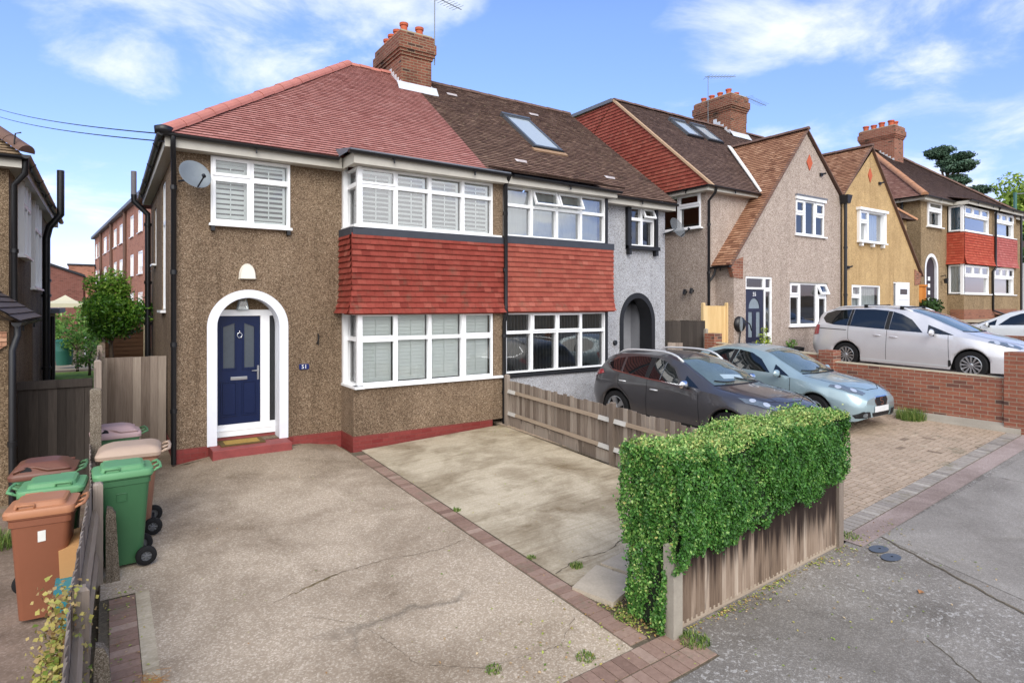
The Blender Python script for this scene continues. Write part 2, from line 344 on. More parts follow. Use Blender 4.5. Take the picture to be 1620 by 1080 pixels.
def make(name, mb, mats, parent=None, smooth=False, auto=None, bevel=0, loc=None):
    me = bpy.data.meshes.new(name)
    off = V((0, 0, 0)) if loc is None else V(loc)
    if parent is not None and loc is None:
        r = parent
        while r.parent: r = r.parent
        if not r.get('_local'): off = r.location
    me.from_pydata([tuple(V(p)-off) for p in mb.v], [], mb.f)
    for m in (mats if isinstance(mats, (list, tuple)) else [mats]): me.materials.append(M[m] if isinstance(m, str) else m)
    if any(mb.mi): me.polygons.foreach_set('material_index', mb.mi)
    at = me.attributes.new('tint', 'FLOAT', 'FACE'); at.data.foreach_set('value', mb.t)
    uvl = me.uv_layers.new(name='UVMap'); buf = []
    for p in me.polygons:
        n = p.normal
        if abs(n.z) > .985: e1, e2 = V((1, 0, 0)), V((0, 1, 0))
        else: e1 = V((-n.y, n.x, 0)).normalized(); e2 = n.cross(e1)
        for li in p.loop_indices:
            co = me.vertices[me.loops[li].vertex_index].co
            buf += [co.dot(e1), co.dot(e2)]
    uvl.data.foreach_set('uv', buf)
    o = bpy.data.objects.new(name, me); COL.objects.link(o)
    if smooth:
        for p in me.polygons: p.use_smooth = True
        if auto: me.set_sharp_from_angle(angle=radians(auto))
    if bevel:
        bv = o.modifiers.new('bevel', 'BEVEL'); bv.width = bevel; bv.segments = 2; bv.limit_method = 'ANGLE'; bv.angle_limit = radians(40)
    if parent is not None: o.parent = parent
    if loc is not None: o.location = loc
    return o
def tag(o, label=None, cat=None, group=None, kind=None):
    for k, v in (('label', label), ('category', cat), ('group', group), ('kind', kind)):
        if v: o[k] = v
    return o
def thing(name, label, cat, loc=(0, 0, 0), rz=0, group=None, local=False):
    o = bpy.data.objects.new(name, None); COL.objects.link(o); o.location = loc; o.rotation_euler = (0, 0, rz); o.empty_display_size = .2
    if local: o['_local'] = 1
    return tag(o, label, cat, group)
def copy_tree(o, parent=None):
    c = o.copy(); COL.objects.link(c)
    if parent is not None: c.parent = parent; c.matrix_parent_inverse = o.matrix_parent_inverse
    for ch in list(o.children): copy_tree(ch, c)
    return c
def one(name, mb, mats, label, cat, loc, group=None, **kw):
    return tag(make(name, mb, mats, loc=loc, **kw), label, cat, group)
def front(y, x0=0, z0=0):      # facade facing the street (-Y): a = X, b = Z, d outward
    return lambda a, b, d=0: V((x0+a, y-d, z0+b))
def left(x):                   # wall facing -X : a = -Y (left to right as seen), b = Z
    return lambda a, b, d=0: V((x-d, -a, b))
def right(x):
    return lambda a, b, d=0: V((x+d, a, b))
def nrm(F): return (F(0, 0, 1)-F(0, 0, 0)).normalized()
def wall(mb, F, outer, holes=(), reveal=.14, tint=.5):
    loops = [outer]+[list(h) for h in holes]
    mb.tess(loops, lambda a, b: F(a, b, 0), nrm(F), tint)
    for h in holes:
        n = len(h); area = sum(h[i][0]*h[(i+1) % n][1]-h[(i+1) % n][0]*h[i][1] for i in range(n))
        hh = h if area < 0 else h[::-1]
        for i in range(n):
            p, q = hh[i], hh[(i+1) % n]
            mb.poly([F(p[0], p[1], 0), F(p[0], p[1], -reveal), F(q[0], q[1], -reveal), F(q[0], q[1], 0)][::-1], tint)
def rect(a0, a1, b0, b1): return [(a0, b0), (a1, b0), (a1, b1), (a0, b1)]
def archloop(a0, a1, b0, bs, bt, n=20):
    c = (a0+a1)/2; r = (a1-a0)/2
    return [(a0, b0), (a1, b0)]+[(c+r*cos(pi*i/n), bs+(bt-bs)*sin(pi*i/n)) for i in range(n+1)]
def clip(poly, a, b, c):      # keep a*x+b*y<=c
    out = []
    for i in range(len(poly)):
        p, q = poly[i], poly[(i+1) % len(poly)]; dp = a*p[0]+b*p[1]-c; dq = a*q[0]+b*q[1]-c
        if dp <= 0: out.append(p)
        if (dp < 0 < dq) or (dq < 0 < dp):
            t = dp/(dp-dq); out.append((p[0]+(q[0]-p[0])*t, p[1]+(q[1]-p[1])*t))
    return out
def tiles(mb, O, u, v, poly, gauge=.1, tw=.165, th=.02, jit=.004, seed=1, back=True, flare=None, lip=.006):
    """lapped plain tiles, each its own face and butt edge, clipped to a convex outline in (u,v)"""
    rr = random.Random(seed); O = V(O); u = V(u).normalized(); v = V(v).normalized(); n = u.cross(v).normalized()
    ar = sum(poly[i][0]*poly[(i+1) % len(poly)][1]-poly[(i+1) % len(poly)][0]*poly[i][1] for i in range(len(poly)))
    if ar < 0: poly = poly[::-1]
    edges = []
    for i in range(len(poly)):
        p, q = poly[i], poly[(i+1) % len(poly)]; a, b = q[1]-p[1], -(q[0]-p[0]); edges.append((a, b, a*p[0]+b*p[1]))
    fl = flare or (lambda b: 0)
    us = [p[0] for p in poly]; vs = [p[1] for p in poly]
    j = 0; v0 = min(vs)
    P = lambda a, b, h: O+u*a+v*b+n*(h+fl(b))
    while v0 < max(vs)-.004:
        v1 = v0+gauge
        band = clip(clip(poly, 0, -1, -v0), 0, 1, v1)
        if len(band) > 2:
            a0, a1 = min(p[0] for p in band), max(p[0] for p in band)
            x = math.floor((a0-(.5*tw if j % 2 else 0))/tw)*tw+(.5*tw if j % 2 else 0)
            while x < a1:
                dj = rr.uniform(-jit, jit); db = rr.uniform(-jit, jit)*.8
                t0 = [(x+.0015, v0+db), (x+tw-.0015, v0+db), (x+tw-.0015, v1+.012), (x+.0015, v1+.012)]
                if x-.01 < a0 or x+tw+.01 > a1 or v1 > max(vs)-.02 or len(poly) != 4 or True:
                    for e in edges:
                        if any(e[0]*p[0]+e[1]*p[1] > e[2] for p in t0):
                            t0 = clip(t0, *e)
                            if len(t0) < 3: break
                if len(t0) > 2:
                    tn = min(1, max(.08, rr.gauss(.5, .2)))
                    h = lambda b: th*(1-(b-v0)/(gauge+.012))+dj*(1-(b-v0)/gauge)*.6+.001
                    k = len(t0)
                    mb.poly([P(a, b, h(b)) for a, b in t0], tn)
                    for i in range(k):
                        p, q = t0[i], t0[(i+1) % k]
                        if abs(p[1]-q[1]) < .006 and p[1] < v0+gauge*.5:
                            mb.poly([P(p[0], p[1]+.004, -.004), P(q[0], q[1]+.004, -.004), P(q[0], q[1], h(q[1])-.004), P(p[0], p[1], h(p[1])-.004)], 0.); e_ = lip; mb.poly([P(p[0], p[1], h(p[1])-.004), P(q[0], q[1], h(q[1])-.004), P(q[0], q[1]+e_, h(q[1]+e_)+.0006), P(p[0], p[1]+e_, h(p[1]+e_)+.0006)], 0.)  # zero tint paints butt and lip dark, like a shadow under each course
                x += tw
        v0 = v1; j += 1
    if back: mb.poly([O+u*a+v*b-n*.006 for a, b in poly], .2)
def gutter(mb, p0, p1, r=.055, n=8):
    """half-round gutter with sockets, from p0 to p1"""
    p0, p1 = V(p0), V(p1); d = (p1-p0); L = d.length; d = d.normalized(); sx = d.cross(V((0, 0, 1))).normalized()
    def ring(p, r): return [p+sx*r*cos(pi+pi*k/n)+V((0, 0, 1))*r*sin(pi+pi*k/n) for k in range(n+1)]
    def shell(a, b, r):
        A, B = ring(a, r), ring(b, r); A2, B2 = ring(a, r*.88), ring(b, r*.88)
        mb.add(A+B, [(i, i+1, n+2+i, n+1+i) for i in range(n)]); mb.add(A2+B2, [(i+1, i, n+1+i, n+2+i) for i in range(n)])
        mb.add([A[0], A2[0], B2[0], B[0]], [(0, 1, 2, 3)]); mb.add([A[n], A2[n], B2[n], B[n]], [(3, 2, 1, 0)])
        mb.add(A, [list(range(n+1))]); mb.add(B, [list(range(n+1))[::-1]])
    shell(p0, p1, r)
    m = max(1, int(L/1.6))
    for i in range(m):
        c = p0+d*(L*(i+.5)/m); shell(c-d*.04, c+d*.04, r*1.13)
        mb.add([c+V((0, 0, -r*1.1))+sx*a+d*b+V((0, 0, z)) for z in (-.07, 0) for a, b in ((-.012, -.012), (.012, -.012), (.012, .012), (-.012, .012))],
               [(3, 2, 1, 0), (4, 5, 6, 7), (0, 1, 5, 4), (1, 2, 6, 5), (2, 3, 7, 6), (3, 0, 4, 7)])
def pipe(mb, pts, r=.038, clips=(), n=10):
    mb.tube(pts, r, n)
    for c in clips: mb.tube([V(c)-V((0, 0, .035)), V(c)+V((0, 0, .035))], r*1.3, n)

def window(parent, F, cells, mats=('upvc', 'glass'), bw=.035, d0=-.09, d1=-.02, sill=None, extra=None, name='window', panes=None, paneD=-.06):
    """cells: (a0,a1,b0,b1,kind) kind ''=fixed 's'=opening sash 'o'=top-hung vent standing open"""
    fr = MB(); gl = MB()
    for a0, a1, b0, b1, k in cells:
        w = bw
        fr.fbox(F, a0, a0+w, b0, b1, d0, d1); fr.fbox(F, a1-w, a1, b0, b1, d0, d1)
        fr.fbox(F, a0+w, a1-w, b0, b0+w, d0, d1); fr.fbox(F, a0+w, a1-w, b1-w, b1, d0, d1)
        G = F; e = 0
        if k == 's' or k == 'o':
            if k == 'o':
                ang = radians(24); tb = b1-w*.6
                def G(a, b, d, F=F, tb=tb, ang=ang):
                    x, y = b-tb, d-d1
                    return F(a, tb+x*cos(ang)+y*sin(ang), d1-x*sin(ang)+y*cos(ang))
            q = w*.5; z = w*1.15
            A0, A1, B0, B1 = a0+q, a1-q, b0+q, b1-q
            for r in ((A0, A0+z, B0, B1), (A1-z, A1, B0, B1), (A0+z, A1-z, B0, B0+z), (A0+z, A1-z, B1-z, B1)): fr.fbox(G, *r, d1-.03, d1+.022)
            e = .02; gl.poly([G(A0+z, B0+z, d1-.012), G(A1-z, B0+z, d1-.012), G(A1-z, B1-z, d1-.012), G(A0+z, B1-z, d1-.012)])
            if k == 's': # dark seal
                pass
        else:
            gl.poly([F(a0+w, b0+w, paneD), F(a1-w, b0+w, paneD), F(a1-w, b1-w, paneD), F(a0+w, b1-w, paneD)])
    o = make(name, fr, mats[0], parent); make('pane', gl, mats[1], o)
    if sill:
        s = MB(); a0, a1, b, out = sill[:4]
        s.fbox(F, a0, a1, b-.045, b-.002, -.08, out); make('sill', s, sill[4] if len(sill) > 4 else 'upvc', o)
    return o
def grid_cells(cols, rows, kinds):
    out = []
    for j in range(len(rows)-1):
        for i in range(len(cols)-1): out.append((cols[i], cols[i+1], rows[j], rows[j+1], kinds[j][i]))
    return out
def shutters(parent, F, cells, d=-.125, ang=62, gap=.088):
    mb = MB()
    for a0, a1, b0, b1, an in cells:
        for r in ((a0, a0+.045, b0, b1), (a1-.045, a1, b0, b1), (a0+.045, a1-.045, b0, b0+.05), (a0+.045, a1-.045, b1-.05, b1)): mb.fbox(F, *r, d-.012, d+.012)
        b = b0+.05+gap/2
        while b < b1-.05:
            h = .036; c, s = cos(radians(an)), sin(radians(an)); t = .005
            mb.hexa([F(a, b-sg*h*s+tz*c, d+sg*h*c+tz*s) for tz in (-t, t) for a, sg in ((a0+.045, 1), (a1-.045, 1), (a1-.045, -1), (a0+.045, -1))])
            b += gap
        mb.fbox(F, (a0+a1)/2-.008, (a0+a1)/2+.008, b0+.08, b1-.08, d+.035, d+.045)
    return make('shutter', mb, 'shutter', parent)
def curtain(parent, F, a0, a1, b0, b1, d=-.25, m='curtain', amp=.03, wl=.09):
    mb = MB(); n = max(8, int((a1-a0)/.02)); pts = []
    for i in range(n+1):
        a = a0+(a1-a0)*i/n; dd = d+amp*sin(a*2*pi/wl+.8*sin(a*7)); pts += [F(a, b0, dd), F(a, b1, dd)]
    mb.add(pts, [(2*i, 2*i+2, 2*i+3, 2*i+1) for i in range(n)])
    return make('curtain', mb, m, parent, smooth=True)
def text(body, size, F, a, b, d, parent, m='number', ext=.002, name='number', align='CENTER'):
    cu = bpy.data.curves.new(name, 'FONT'); cu.body = body; cu.size = size; cu.extrude = ext; cu.align_x = align; cu.align_y = 'CENTER'; cu.resolution_u = 3
    t = bpy.data.objects.new('tmp', cu); COL.objects.link(t); bpy.context.view_layer.update()
    me = bpy.data.meshes.new_from_object(t.evaluated_get(bpy.context.evaluated_depsgraph_get())); bpy.data.objects.remove(t)
    mb = MB(); mb.add([F(a+v.co.x, b+v.co.y, d+v.co.z) for v in me.vertices], [list(p.vertices) for p in me.polygons])
    return make(name, mb, m, parent)

# ------------------------------------------------------------------ terrain
def lerp(a, b, t): return a+(b-a)*t
def Zs(x): return max(-1.5, -.2-.03*(4-x)) if x < 4 else min(-.2+.055*(x-4), 4)
def Zh(x): return -.01 if x < 3.9 else (-.01+.044*(x-3.9) if x < 6.6 else min(.11+.045*(x-6.6), 4))
def G(x, y):
    t = min(1, max(0, (y-3.6)/7.2)); g = lerp(Zs(x), Zh(x), t)
    if 9 < y < 12 and 1 < x < 3.7:      # the concrete ramps up to the front step
        q = lambda v: v*v*(3-2*v); c = lambda v: min(1, max(0, v)); g += .10*q(c((y-9.2)/1.9))*q(c((x-1.05)/.6))*q(c((3.65-x)/.6))
    return g-.02*min(5, 3.6-y) if y < 3.6 else g
def axis(lo, hi, step, keys=()):
    s = {lo, hi}; k = math.ceil(lo/step)*step
    while k < hi: s.add(round(k, 4)); k += step
    return sorted(s | {q for q in keys if lo < q < hi})
def sheet(name, quad, dz, m, nx=12, ny=12, zf=None, kind='structure', thick=.0):
    """ground patch over a quadrilateral (ccw), following the terrain"""
    (x0, y0), (x1, y1), (x2, y2), (x3, y3) = quad; mb = MB(); zf = zf or G; pts = []
    for j in range(ny+1):
        for i in range(nx+1):
            s, t = i/nx, j/ny; x = lerp(lerp(x0, x1, s), lerp(x3, x2, s), t); y = lerp(lerp(y0, y1, s), lerp(y3, y2, s), t)
            pts.append((x, y, zf(x, y)+dz))
    mb.add(pts, [(j*(nx+1)+i, j*(nx+1)+i+1, (j+1)*(nx+1)+i+1, (j+1)*(nx+1)+i) for j in range(ny) for i in range(nx)])
    if thick:
        rim = [i for i in range(nx+1)]+[(j+1)*(nx+1)-1 for j in range(1, ny+1)]+[ny*(nx+1)+i for i in range(nx-1, -1, -1)]+[j*(nx+1) for j in range(ny-1, 0, -1)]
        R2 = [pts[i] for i in rim]; n = len(R2)
        mb.add(R2+[(p[0], p[1], p[2]-thick) for p in R2], [(i, n+i, n+(i+1) % n, (i+1) % n) for i in range(n)])
    o = make(name, mb, m); o['kind'] = kind
    return o

# ------------------------------------------------------------------ ground
def gm(name, base, lo, hi, sp=90, spk=.5, stain='6b6256', amt=.5, crack=None, blot=None, streak=None, moss=None, sscale=.7, darken_y=None):
    def f(t, P):
        c = t.co(); v = t.n('SeparateColor', {'Color': t.vor(c, sp, 'Color')}, 0); n = t.noise(c, sscale, 8, .66, .4); f2 = t.noise(c, 34, 4, .7)
        col = t.mix(t.m('MULTIPLY', t.rng(v, 0, 1), spk), base, t.ramp(v, [(0, lo), (.5, base), (1, hi)]))
        col = t.mix(t.rng(f2, .25, .75), t.mix(1., col, (.84, .83, .81), 'MULTIPLY'), t.mix(1., col, (1.12, 1.12, 1.12), 'MULTIPLY'))
        col = t.mix(t.m('MULTIPLY', t.rng(n, .42, .68), amt), col, t.mix(1., col, stain, 'MULTIPLY'))
        h = t.m('MULTIPLY', v, .5)
        if streak:
            s = t.noise(t.mp(c, (1.2, 14, 1), rot=(0, 0, radians(streak[0]))), 1., 7, .7, .3)
            col = t.mix(t.m('MULTIPLY', t.rng(s, .5, .7), streak[1]), col, t.mix(1., col, (.62, .58, .52), 'MULTIPLY'))
            s2 = t.noise(t.mp(c, (2.2, 30, 1), rot=(0, 0, radians(streak[0]-8))), 1., 5, .6, .2)
            col = t.mix(t.m('MULTIPLY', t.rng(s2, .6, .72), streak[1]*.8), col, t.mix(1., col, (1.3, 1.27, 1.2), 'MULTIPLY'))
        if blot:
            b = t.vor(t.vm('ADD', c, t.vm('SCALE', t.n('TexNoise', {'Vector': c, 'Scale': 14., 'Detail': 4.}, 1), (0, 0, 0))), 1, 'Distance')
            q = t.noise(c, 26, 6, .62, .6); z = t.noise(c, .55, 3, .5)
            k = t.m('MULTIPLY', t.rng(q, blot[0], blot[0]+.06), t.rng(z, .36, .58))
            col = t.mix(t.m('MULTIPLY', k, .65), col, blot[1])
        if moss:
            q = t.noise(c, 1.3, 7, .7); col = t.mix(t.m('MULTIPLY', t.rng(q, moss[0], moss[0]+.12), .55), col, moss[1])
        if darken_y:     # noisy darkening that grows towards the house
            gx_ = t.n('SeparateXYZ', {'Vector': c}, 1); q = t.noise(c, 1.1, 7, .68, .5)
            k = t.rng(t.m('ADD', gx_, t.m('MULTIPLY', t.m('SUBTRACT', q, .5), 6.)), darken_y[0], darken_y[1], 0, darken_y[2], True)
            col = t.mix(k, col, t.mix(1., col, (.60, .57, .53), 'MULTIPLY'))
        if crack:
            w = t.vm('ADD', c, t.vm('MULTIPLY', t.vm('SUBTRACT', t.n('TexNoise', {'Vector': c, 'Scale': 2.2, 'Detail': 6.}, 1), (.5, .5, .5)), (.55, .55, 0)))
            e = t.n('TexVoronoi', {'Vector': w, 'Scale': crack}, 0, feature='DISTANCE_TO_EDGE')
            k = t.m('MULTIPLY', t.rng(e, .0, .007, 1, 0), t.rng(t.noise(c, .6, 2), .46, .6))
            col = t.mix(t.m('MULTIPLY', k, .5), col, '5a5449'); h = t.m('SUBTRACT', h, k)
        P('Base Color', col); P('Roughness', .92); P('Specular IOR Level', .25); P('Normal', t.bump(t.m('ADD', h, t.m('MULTIPLY', f2, .5)), .6, .006))
    M[name] = mat(name, f)
gm('driveway_aggregate', 'b3a28d', '796b5a', 'e0d2be', 75, .75, '8a7d6b', .65, crack=.14, moss=(.66, '7d7560'), darken_y=(7.8, 11.3, .85))
gm('driveway_concrete', 'c4b79f', '9d8f77', 'd8cdb9', 60, .35, '948671', .85, streak=(-12, .7), moss=(.60, '75694f'), sscale=.9, darken_y=(8.0, 12.0, .6))
gm('tarmac', '88827b', '625d57', 'aca69e', 120, .75, '8f8a85', .6, crack=.12, blot=(.555, 'bfbbb5'))
gm('tarmac_pale', '958f88', '706b65', 'b2aca4', 120, .7, '9a9692', .5, crack=.12, blot=(.62, 'bab7b2'))
gm('kerb_pink', 'a3928b', '84736b', 'bfb0a9', 80, .5, '8f847a', .6)
gm('joint', '6b6152', '4a4238', '8a7f6a', 60, .6, '7d7566', .5)
gm('yard_paving', '8d7a6c', '6b594c', 'a8968a', 60, .6, '6b5f50', .8, moss=(.55, '6a6a3c'))
gm('earth', '6b5f4e', '4b4033', '83765f', 40, .7, '5c5138', .7)
gm('road_tarmac', '737272', '545353', '949393', 110, .7, '8d8b8a', .5)
gm('patio', 'b3a48c', '93866f', 'cabda5', 40, .5, '8d806b', .5)
gm('turf', '6f8a3c', '4a6626', '93a850', 60, .8, '7d7a4a', .5)
gm('moss_patch', '7c6c4f', '4f5a2c', '9a8a68', 50, .9, '6a6a3c', .6)
def tinted(name, stops, rough=.85):
    M[name] = tilemat(name, stops, rough=rough, lichen='7d7560', lich=(.56, .72), lscale=3)
tinted('paver_red', [(.2, '7c6357'), (.45, '957a6b'), (.6, '9f8475'), (.85, 'af9787')])
tinted('paver_pink', [(.1, '9f8b77'), (.42, 'b39f8a'), (.6, 'b9a48f'), (.9, 'c5b19b')])
tinted('paver_grey', [(.2, '837b74'), (.45, '9d958c'), (.6, 'a79e94'), (.85, 'b9b1a6')])

gmb = MB()
xs = axis(-300, 400, 25, [-60, -40, -20, -10, -5, 0, 3.9, 4, 6.6, 9, 13, 17, 20, 30, 40, 50, 60, 80]); ys = axis(-300, 500, 25, [-10, -5, -1.4, 0, 1.5, 3.6, 5, 7, 9, 10.8, 14, 20, 35])
pts = [(x, y, G(x, y)-.06) for y in ys for x in xs]; nx = len(xs)
gmb.add(pts, [(j*nx+i, j*nx+i+1, (j+1)*nx+i+1, (j+1)*nx+i) for j in range(len(ys)-1) for i in range(nx-1)])
make('ground', gmb, 'earth')['kind'] = 'structure'
sheet('road', [(-120, -9.5), (160, -9.5), (160, -1.2), (-120, -1.2)], -.02, 'road_tarmac', 140, 6)
sheet('pavement', [(-60, -1.2), (80, -1.2), (80, 3.58), (-60, 3.58)], 0, 'tarmac', 140, 8)
sheet('pavement_repair', [(6.2, -1.1), (60, -1.1), (60, 3.42), (7.42, 3.42)], .004, 'tarmac_pale', 80, 6)
# joint filled with debris along the edge of the repair
jm = MB(); n = 60; rr = random.Random(3); jp = []
for i in range(n+1):
    t = i/n; x = lerp(7.42, 6.45, t); y = lerp(3.40, 1.2, t); w = .008+.014*rr.random()*(0.3+t); o = .012*sin(i*.7)+rr.uniform(-.006, .006)
    for s in (-1, 1): jp.append((x+o+s*w, y, G(x, y)+.007))
jm.add(jp, [(2*i, 2*i+2, 2*i+3, 2*i+1) for i in range(n)])
make('pavement_joint', jm, 'joint')['kind'] = 'structure'
def crackline(name, pts, w, dz, m='joint', seed=1):
    rr = random.Random(seed); mb = MB(); P = []; n = 0
    for (x0, y0), (x1, y1) in zip(pts, pts[1:]):
        k = max(2, int(sqrt((x1-x0)**2+(y1-y0)**2)/.04)); L = sqrt((x1-x0)**2+(y1-y0)**2); ex, ey = -(y1-y0)/L, (x1-x0)/L
        for i in range(k):
            t = i/k; x, y = lerp(x0, x1, t)+rr.uniform(-.012, .012), lerp(y0, y1, t)+rr.uniform(-.012, .012); q = w*rr.uniform(.15, 1.3)
            for sg in (-1, 1): P.append((x+sg*ex*q, y+sg*ey*q, G(x, y)+dz)); 
            n += 1
    mb.add(P, [(2*i, 2*i+2, 2*i+3, 2*i+1) for i in range(n-1)]); make(name, mb, m)['kind'] = 'structure'
crackline('driveway_crack', [(1.32, 6.05), (1.65, 6.19), (2.07, 6.3), (2.57, 6.32), (3.14, 6.22), (3.6, 6.3)], .0035, .004, seed=2)
crackline('driveway_crack', [(1.55, 6.12), (1.8, 6.22), (2.05, 6.3)], .014, .0035, 'moss_patch', 3)
crackline('driveway_crack', [(1.5, 5.7), (1.86, 5.3), (1.98, 5.0), (2.08, 4.46), (2.5, 4.1), (3.2, 4.0), (3.6, 4.3)], .0022, .004, seed=4)
crackline('slab_crack', [(3.92, 5.0), (4.3, 5.12), (4.7, 5.05), (5.1, 5.2)], .008, .007, seed=5)
crackline('pavement_crack', [(5.7, 2.25), (5.4, 1.75), (5.35, 1.3)], .005, .005, seed=6)
crackline('pavement_crack', [(10.7, 3.45), (10.72, 2.6), (10.6, 1.8)], .006, .009, seed=7)
sheet('kerb_edging', [(7.0, 3.40), (13.6, 3.58), (13.6, 3.86), (7.0, 3.66)], .008, 'kerb_pink', 40, 2)
sheet('driveway', [(.32, 3.58), (3.66, 3.58), (3.66, 11.45), (.32, 11.45)], .0, 'driveway_aggregate', 20, 40)
sheet('driveway', [(-.04, 7.0), (.32, 7.0), (.32, 12.9), (-.04, 12.9)], .0, 'driveway_aggregate', 3, 20)
sheet('driveway', [(.32, 11.45), (.98, 11.45), (.98, 12.9), (.32, 12.9)], .0, 'driveway_aggregate', 3, 4)
sheet('concrete_strip', [(.245, 3.62), (.36, 3.62), (.36, 7.0), (.245, 7.0)], .004, 'driveway_concrete', 2, 20)
sheet('driveway', [(.98, 11.4), (3.66, 11.4), (3.66, 11.6), (.98, 11.6)], .0, 'driveway_aggregate', 4, 2)
sheet('driveway_slab', [(3.9, 4.72), (6.74, 4.72), (6.95, 10.75), (3.9, 10.75)], .003, 'driveway_concrete', 20, 40)
sheet('flower_bed', [(3.9, 3.6), (6.8, 3.6), (6.8, 4.72), (3.9, 4.72)], -.012, 'earth', 10, 6)
sheet('yard', [(-5, 3.58), (-.1, 3.58), (-.1, 13), (-5, 13)], .0, 'yard_paving', 12, 24)
sheet('alley_path', [(-1.4, 13), (.95, 13), (.95, 21), (-1.4, 21)], .0, 'patio', 4, 10)
sheet('lawn', [(-3.2, 21), (2.5, 21), (2.5, 27.3), (-3.2, 27.3)], .22, 'turf', 8, 8)
sheet('patio', [(-4, 27.3), (2.5, 27.3), (2.5, 29.6), (-4, 29.6)], .30, 'patio', 8, 8)
sheet('paving_bed', [(6.9, 3.64), (13.75, 3.84), (13.75, 11.4), (6.9, 11.4)], -.004, 'joint', 30, 30)
def pavers(name, m, items, dz=.004, g=.003, region=None):
    mb = MB(); rr = random.Random(7)
    for x, y, w, h, rz in items:
        c, s = cos(rz), sin(rz); e = rr.uniform(-.0015, .0015)
        P4 = [(x+(a*c-b*s), y+(a*s+b*c)) for a, b in ((-w/2+g, -h/2+g), (w/2-g, -h/2+g), (w/2-g, h/2-g), (-w/2+g, h/2-g))]
        for e3 in region or (): P4 = clip(P4, *e3)
        if len(P4) < 3: continue
        z = [(p[0], p[1], G(*p)+dz+e) for p in P4]; lo = [(p[0], p[1], p[2]-.012) for p in z]; tn = min(1, max(0, rr.gauss(.5, .2))); k = len(z)
        mb.poly(z, tn); mb.add(z+lo, [(i, k+i, k+(i+1) % k, (i+1) % k) for i in range(k)], tn)
    make(name, mb, m)['kind'] = 'structure'
it = []
y = 3.72
while y < 10.45: it.append((3.78+.006*sin(y*3), y, .205, .108, 0)); y += .109
sheet('mortar_bed', [(3.64, 3.3), (3.93, 3.3), (3.93, 10.7), (3.64, 10.7)], -.006, 'joint', 2, 40)
pavers('brick_edging', 'paver_red', it)
it = []
x = 1.7
while x < 4.1:
    it += [(x, 3.50, .108, .22, 0), (x, 3.27, .108, .22, 0)]; x += .109
sheet('mortar_bed', [(.2, 3.14), (4.16, 3.14), (4.16, 3.62), (.2, 3.62)], .002, 'joint', 20, 2)
x = .3
while x < 1.7:
    it += [(x, 3.50, .108, .22, 0), (x, 3.27, .108, .22, 0)]; x += .109
pavers('brick_apron', 'paver_red', it, .008)
it = []; y = 3.7
while y < 7.0: it.append((.135, y, .215, .104, 0)); y += .107
pavers('brick_border', 'paver_red', it, .004)
sheet('mortar_bed', [(-.05, 3.58), (.34, 3.58), (.34, 11.4), (-.05, 11.4)], -.008, 'joint', 2, 30)
# herringbone block paving
def herring(x0, x1, y0, y1):
    res = []; h = .1; nX = int((x1-x0)/h)+4; nY = int((y1-y0)/h)+4
    for r in range(-2, nY):
        for c in range(-4, nX):
            k = (c-r) % 4
            if k == 0: res.append((x0+(c+1)*h, y0+(r+.5)*h, .2, .1, 0))
            if k == 3: res.append((x0+(c+.5)*h, y0+(r+1)*h, .1, .2, 0))
    return res
def kb(x): return 3.66+(x-7.0)*.0303
it = herring(6.85, 13.8, 3.7, 11.3)
pavers('block_paving', 'paver_pink', it, .004, .0075, [(-1, 0, -6.97), (1, 0, 13.7), (0, 1, 11.3), (.0303, -1, -(3.66+.237-7.0*.0303))])
it = []; x = 7.0
while x < 13.6: it.append((x, kb(x)+.125, .102, .215, .03)); x += .104
pavers('block_edging', 'paver_grey', it, .004, .005)
# raised forecourts of the houses up the hill
def F55(x, y): return .86+.02*max(0, y-5)
def terrace(name, x0, x1, zf, m):
    mb = MB(); ny = 16; ys = [3.7, 4.6]+[4.6+(12.4-4.6)*i/ny for i in range(1, ny+1)]; pts = []
    for yy in ys:
        z = zf(x0, yy) if yy > 4 else G((x0+x1)/2, yy)+.02
        pts += [(x0, yy, z), (x1, yy, z)]
    mb.add(pts, [(2*i, 2*i+1, 2*i+3, 2*i+2) for i in range(len(ys)-1)])
    o = make(name, mb, m); o['kind'] = 'structure'
terrace('forecourt', 13.9, 20.8, F55, 'yard_paving')
terrace('forecourt', 20.92, 27.2, lambda x, y: 1.08+.02*max(0, y-5), 'patio')
terrace('forecourt', 27.2, 34.5, lambda x, y: 1.95+.01*max(0, y-5), 'patio')
terrace('forecourt', 34.5, 60, lambda x, y: 2.15+.01*max(0, y-5), 'patio')
mb = MB(); mb.box(13.4, 60, 12.3, 60, -.5, 1.0); mb.box(27, 60, 12.3, 60, .9, 2.0)
make('back_garden', mb, 'turf')['kind'] = 'structure'
M['slab_stone'] = plain('stained_paving_slab', 'b9ac98', .9, var=.35, vs=4, bump=.5)
# loose paving slabs at the end of the concrete
for q, lab, dz in (([(3.96, 4.18), (4.5, 4.36), (4.36, 4.86), (3.86, 4.66)], 'grey paving slab with a raised corner, nearest the brick strip', .03),
                   ([(4.55, 4.38), (5.1, 4.5), (5.02, 4.95), (4.44, 4.88)], 'grey paving slab tucked against the hedge', .015)):
    mb = MB(); p = [(x, y, G(x, y)+dz+.02*(i == 0)) for i, (x, y) in enumerate(q)]
    mb.add(p+[(x, y, z-.05) for x, y, z in p], [(0, 1, 2, 3)]+[(i, 4+i, 4+(i+1) % 4, (i+1) % 4) for i in range(4)])
    one('paving_slab', mb, 'slab_stone', lab, 'paving slab', p[0], 'loose paving slabs by the hedge')

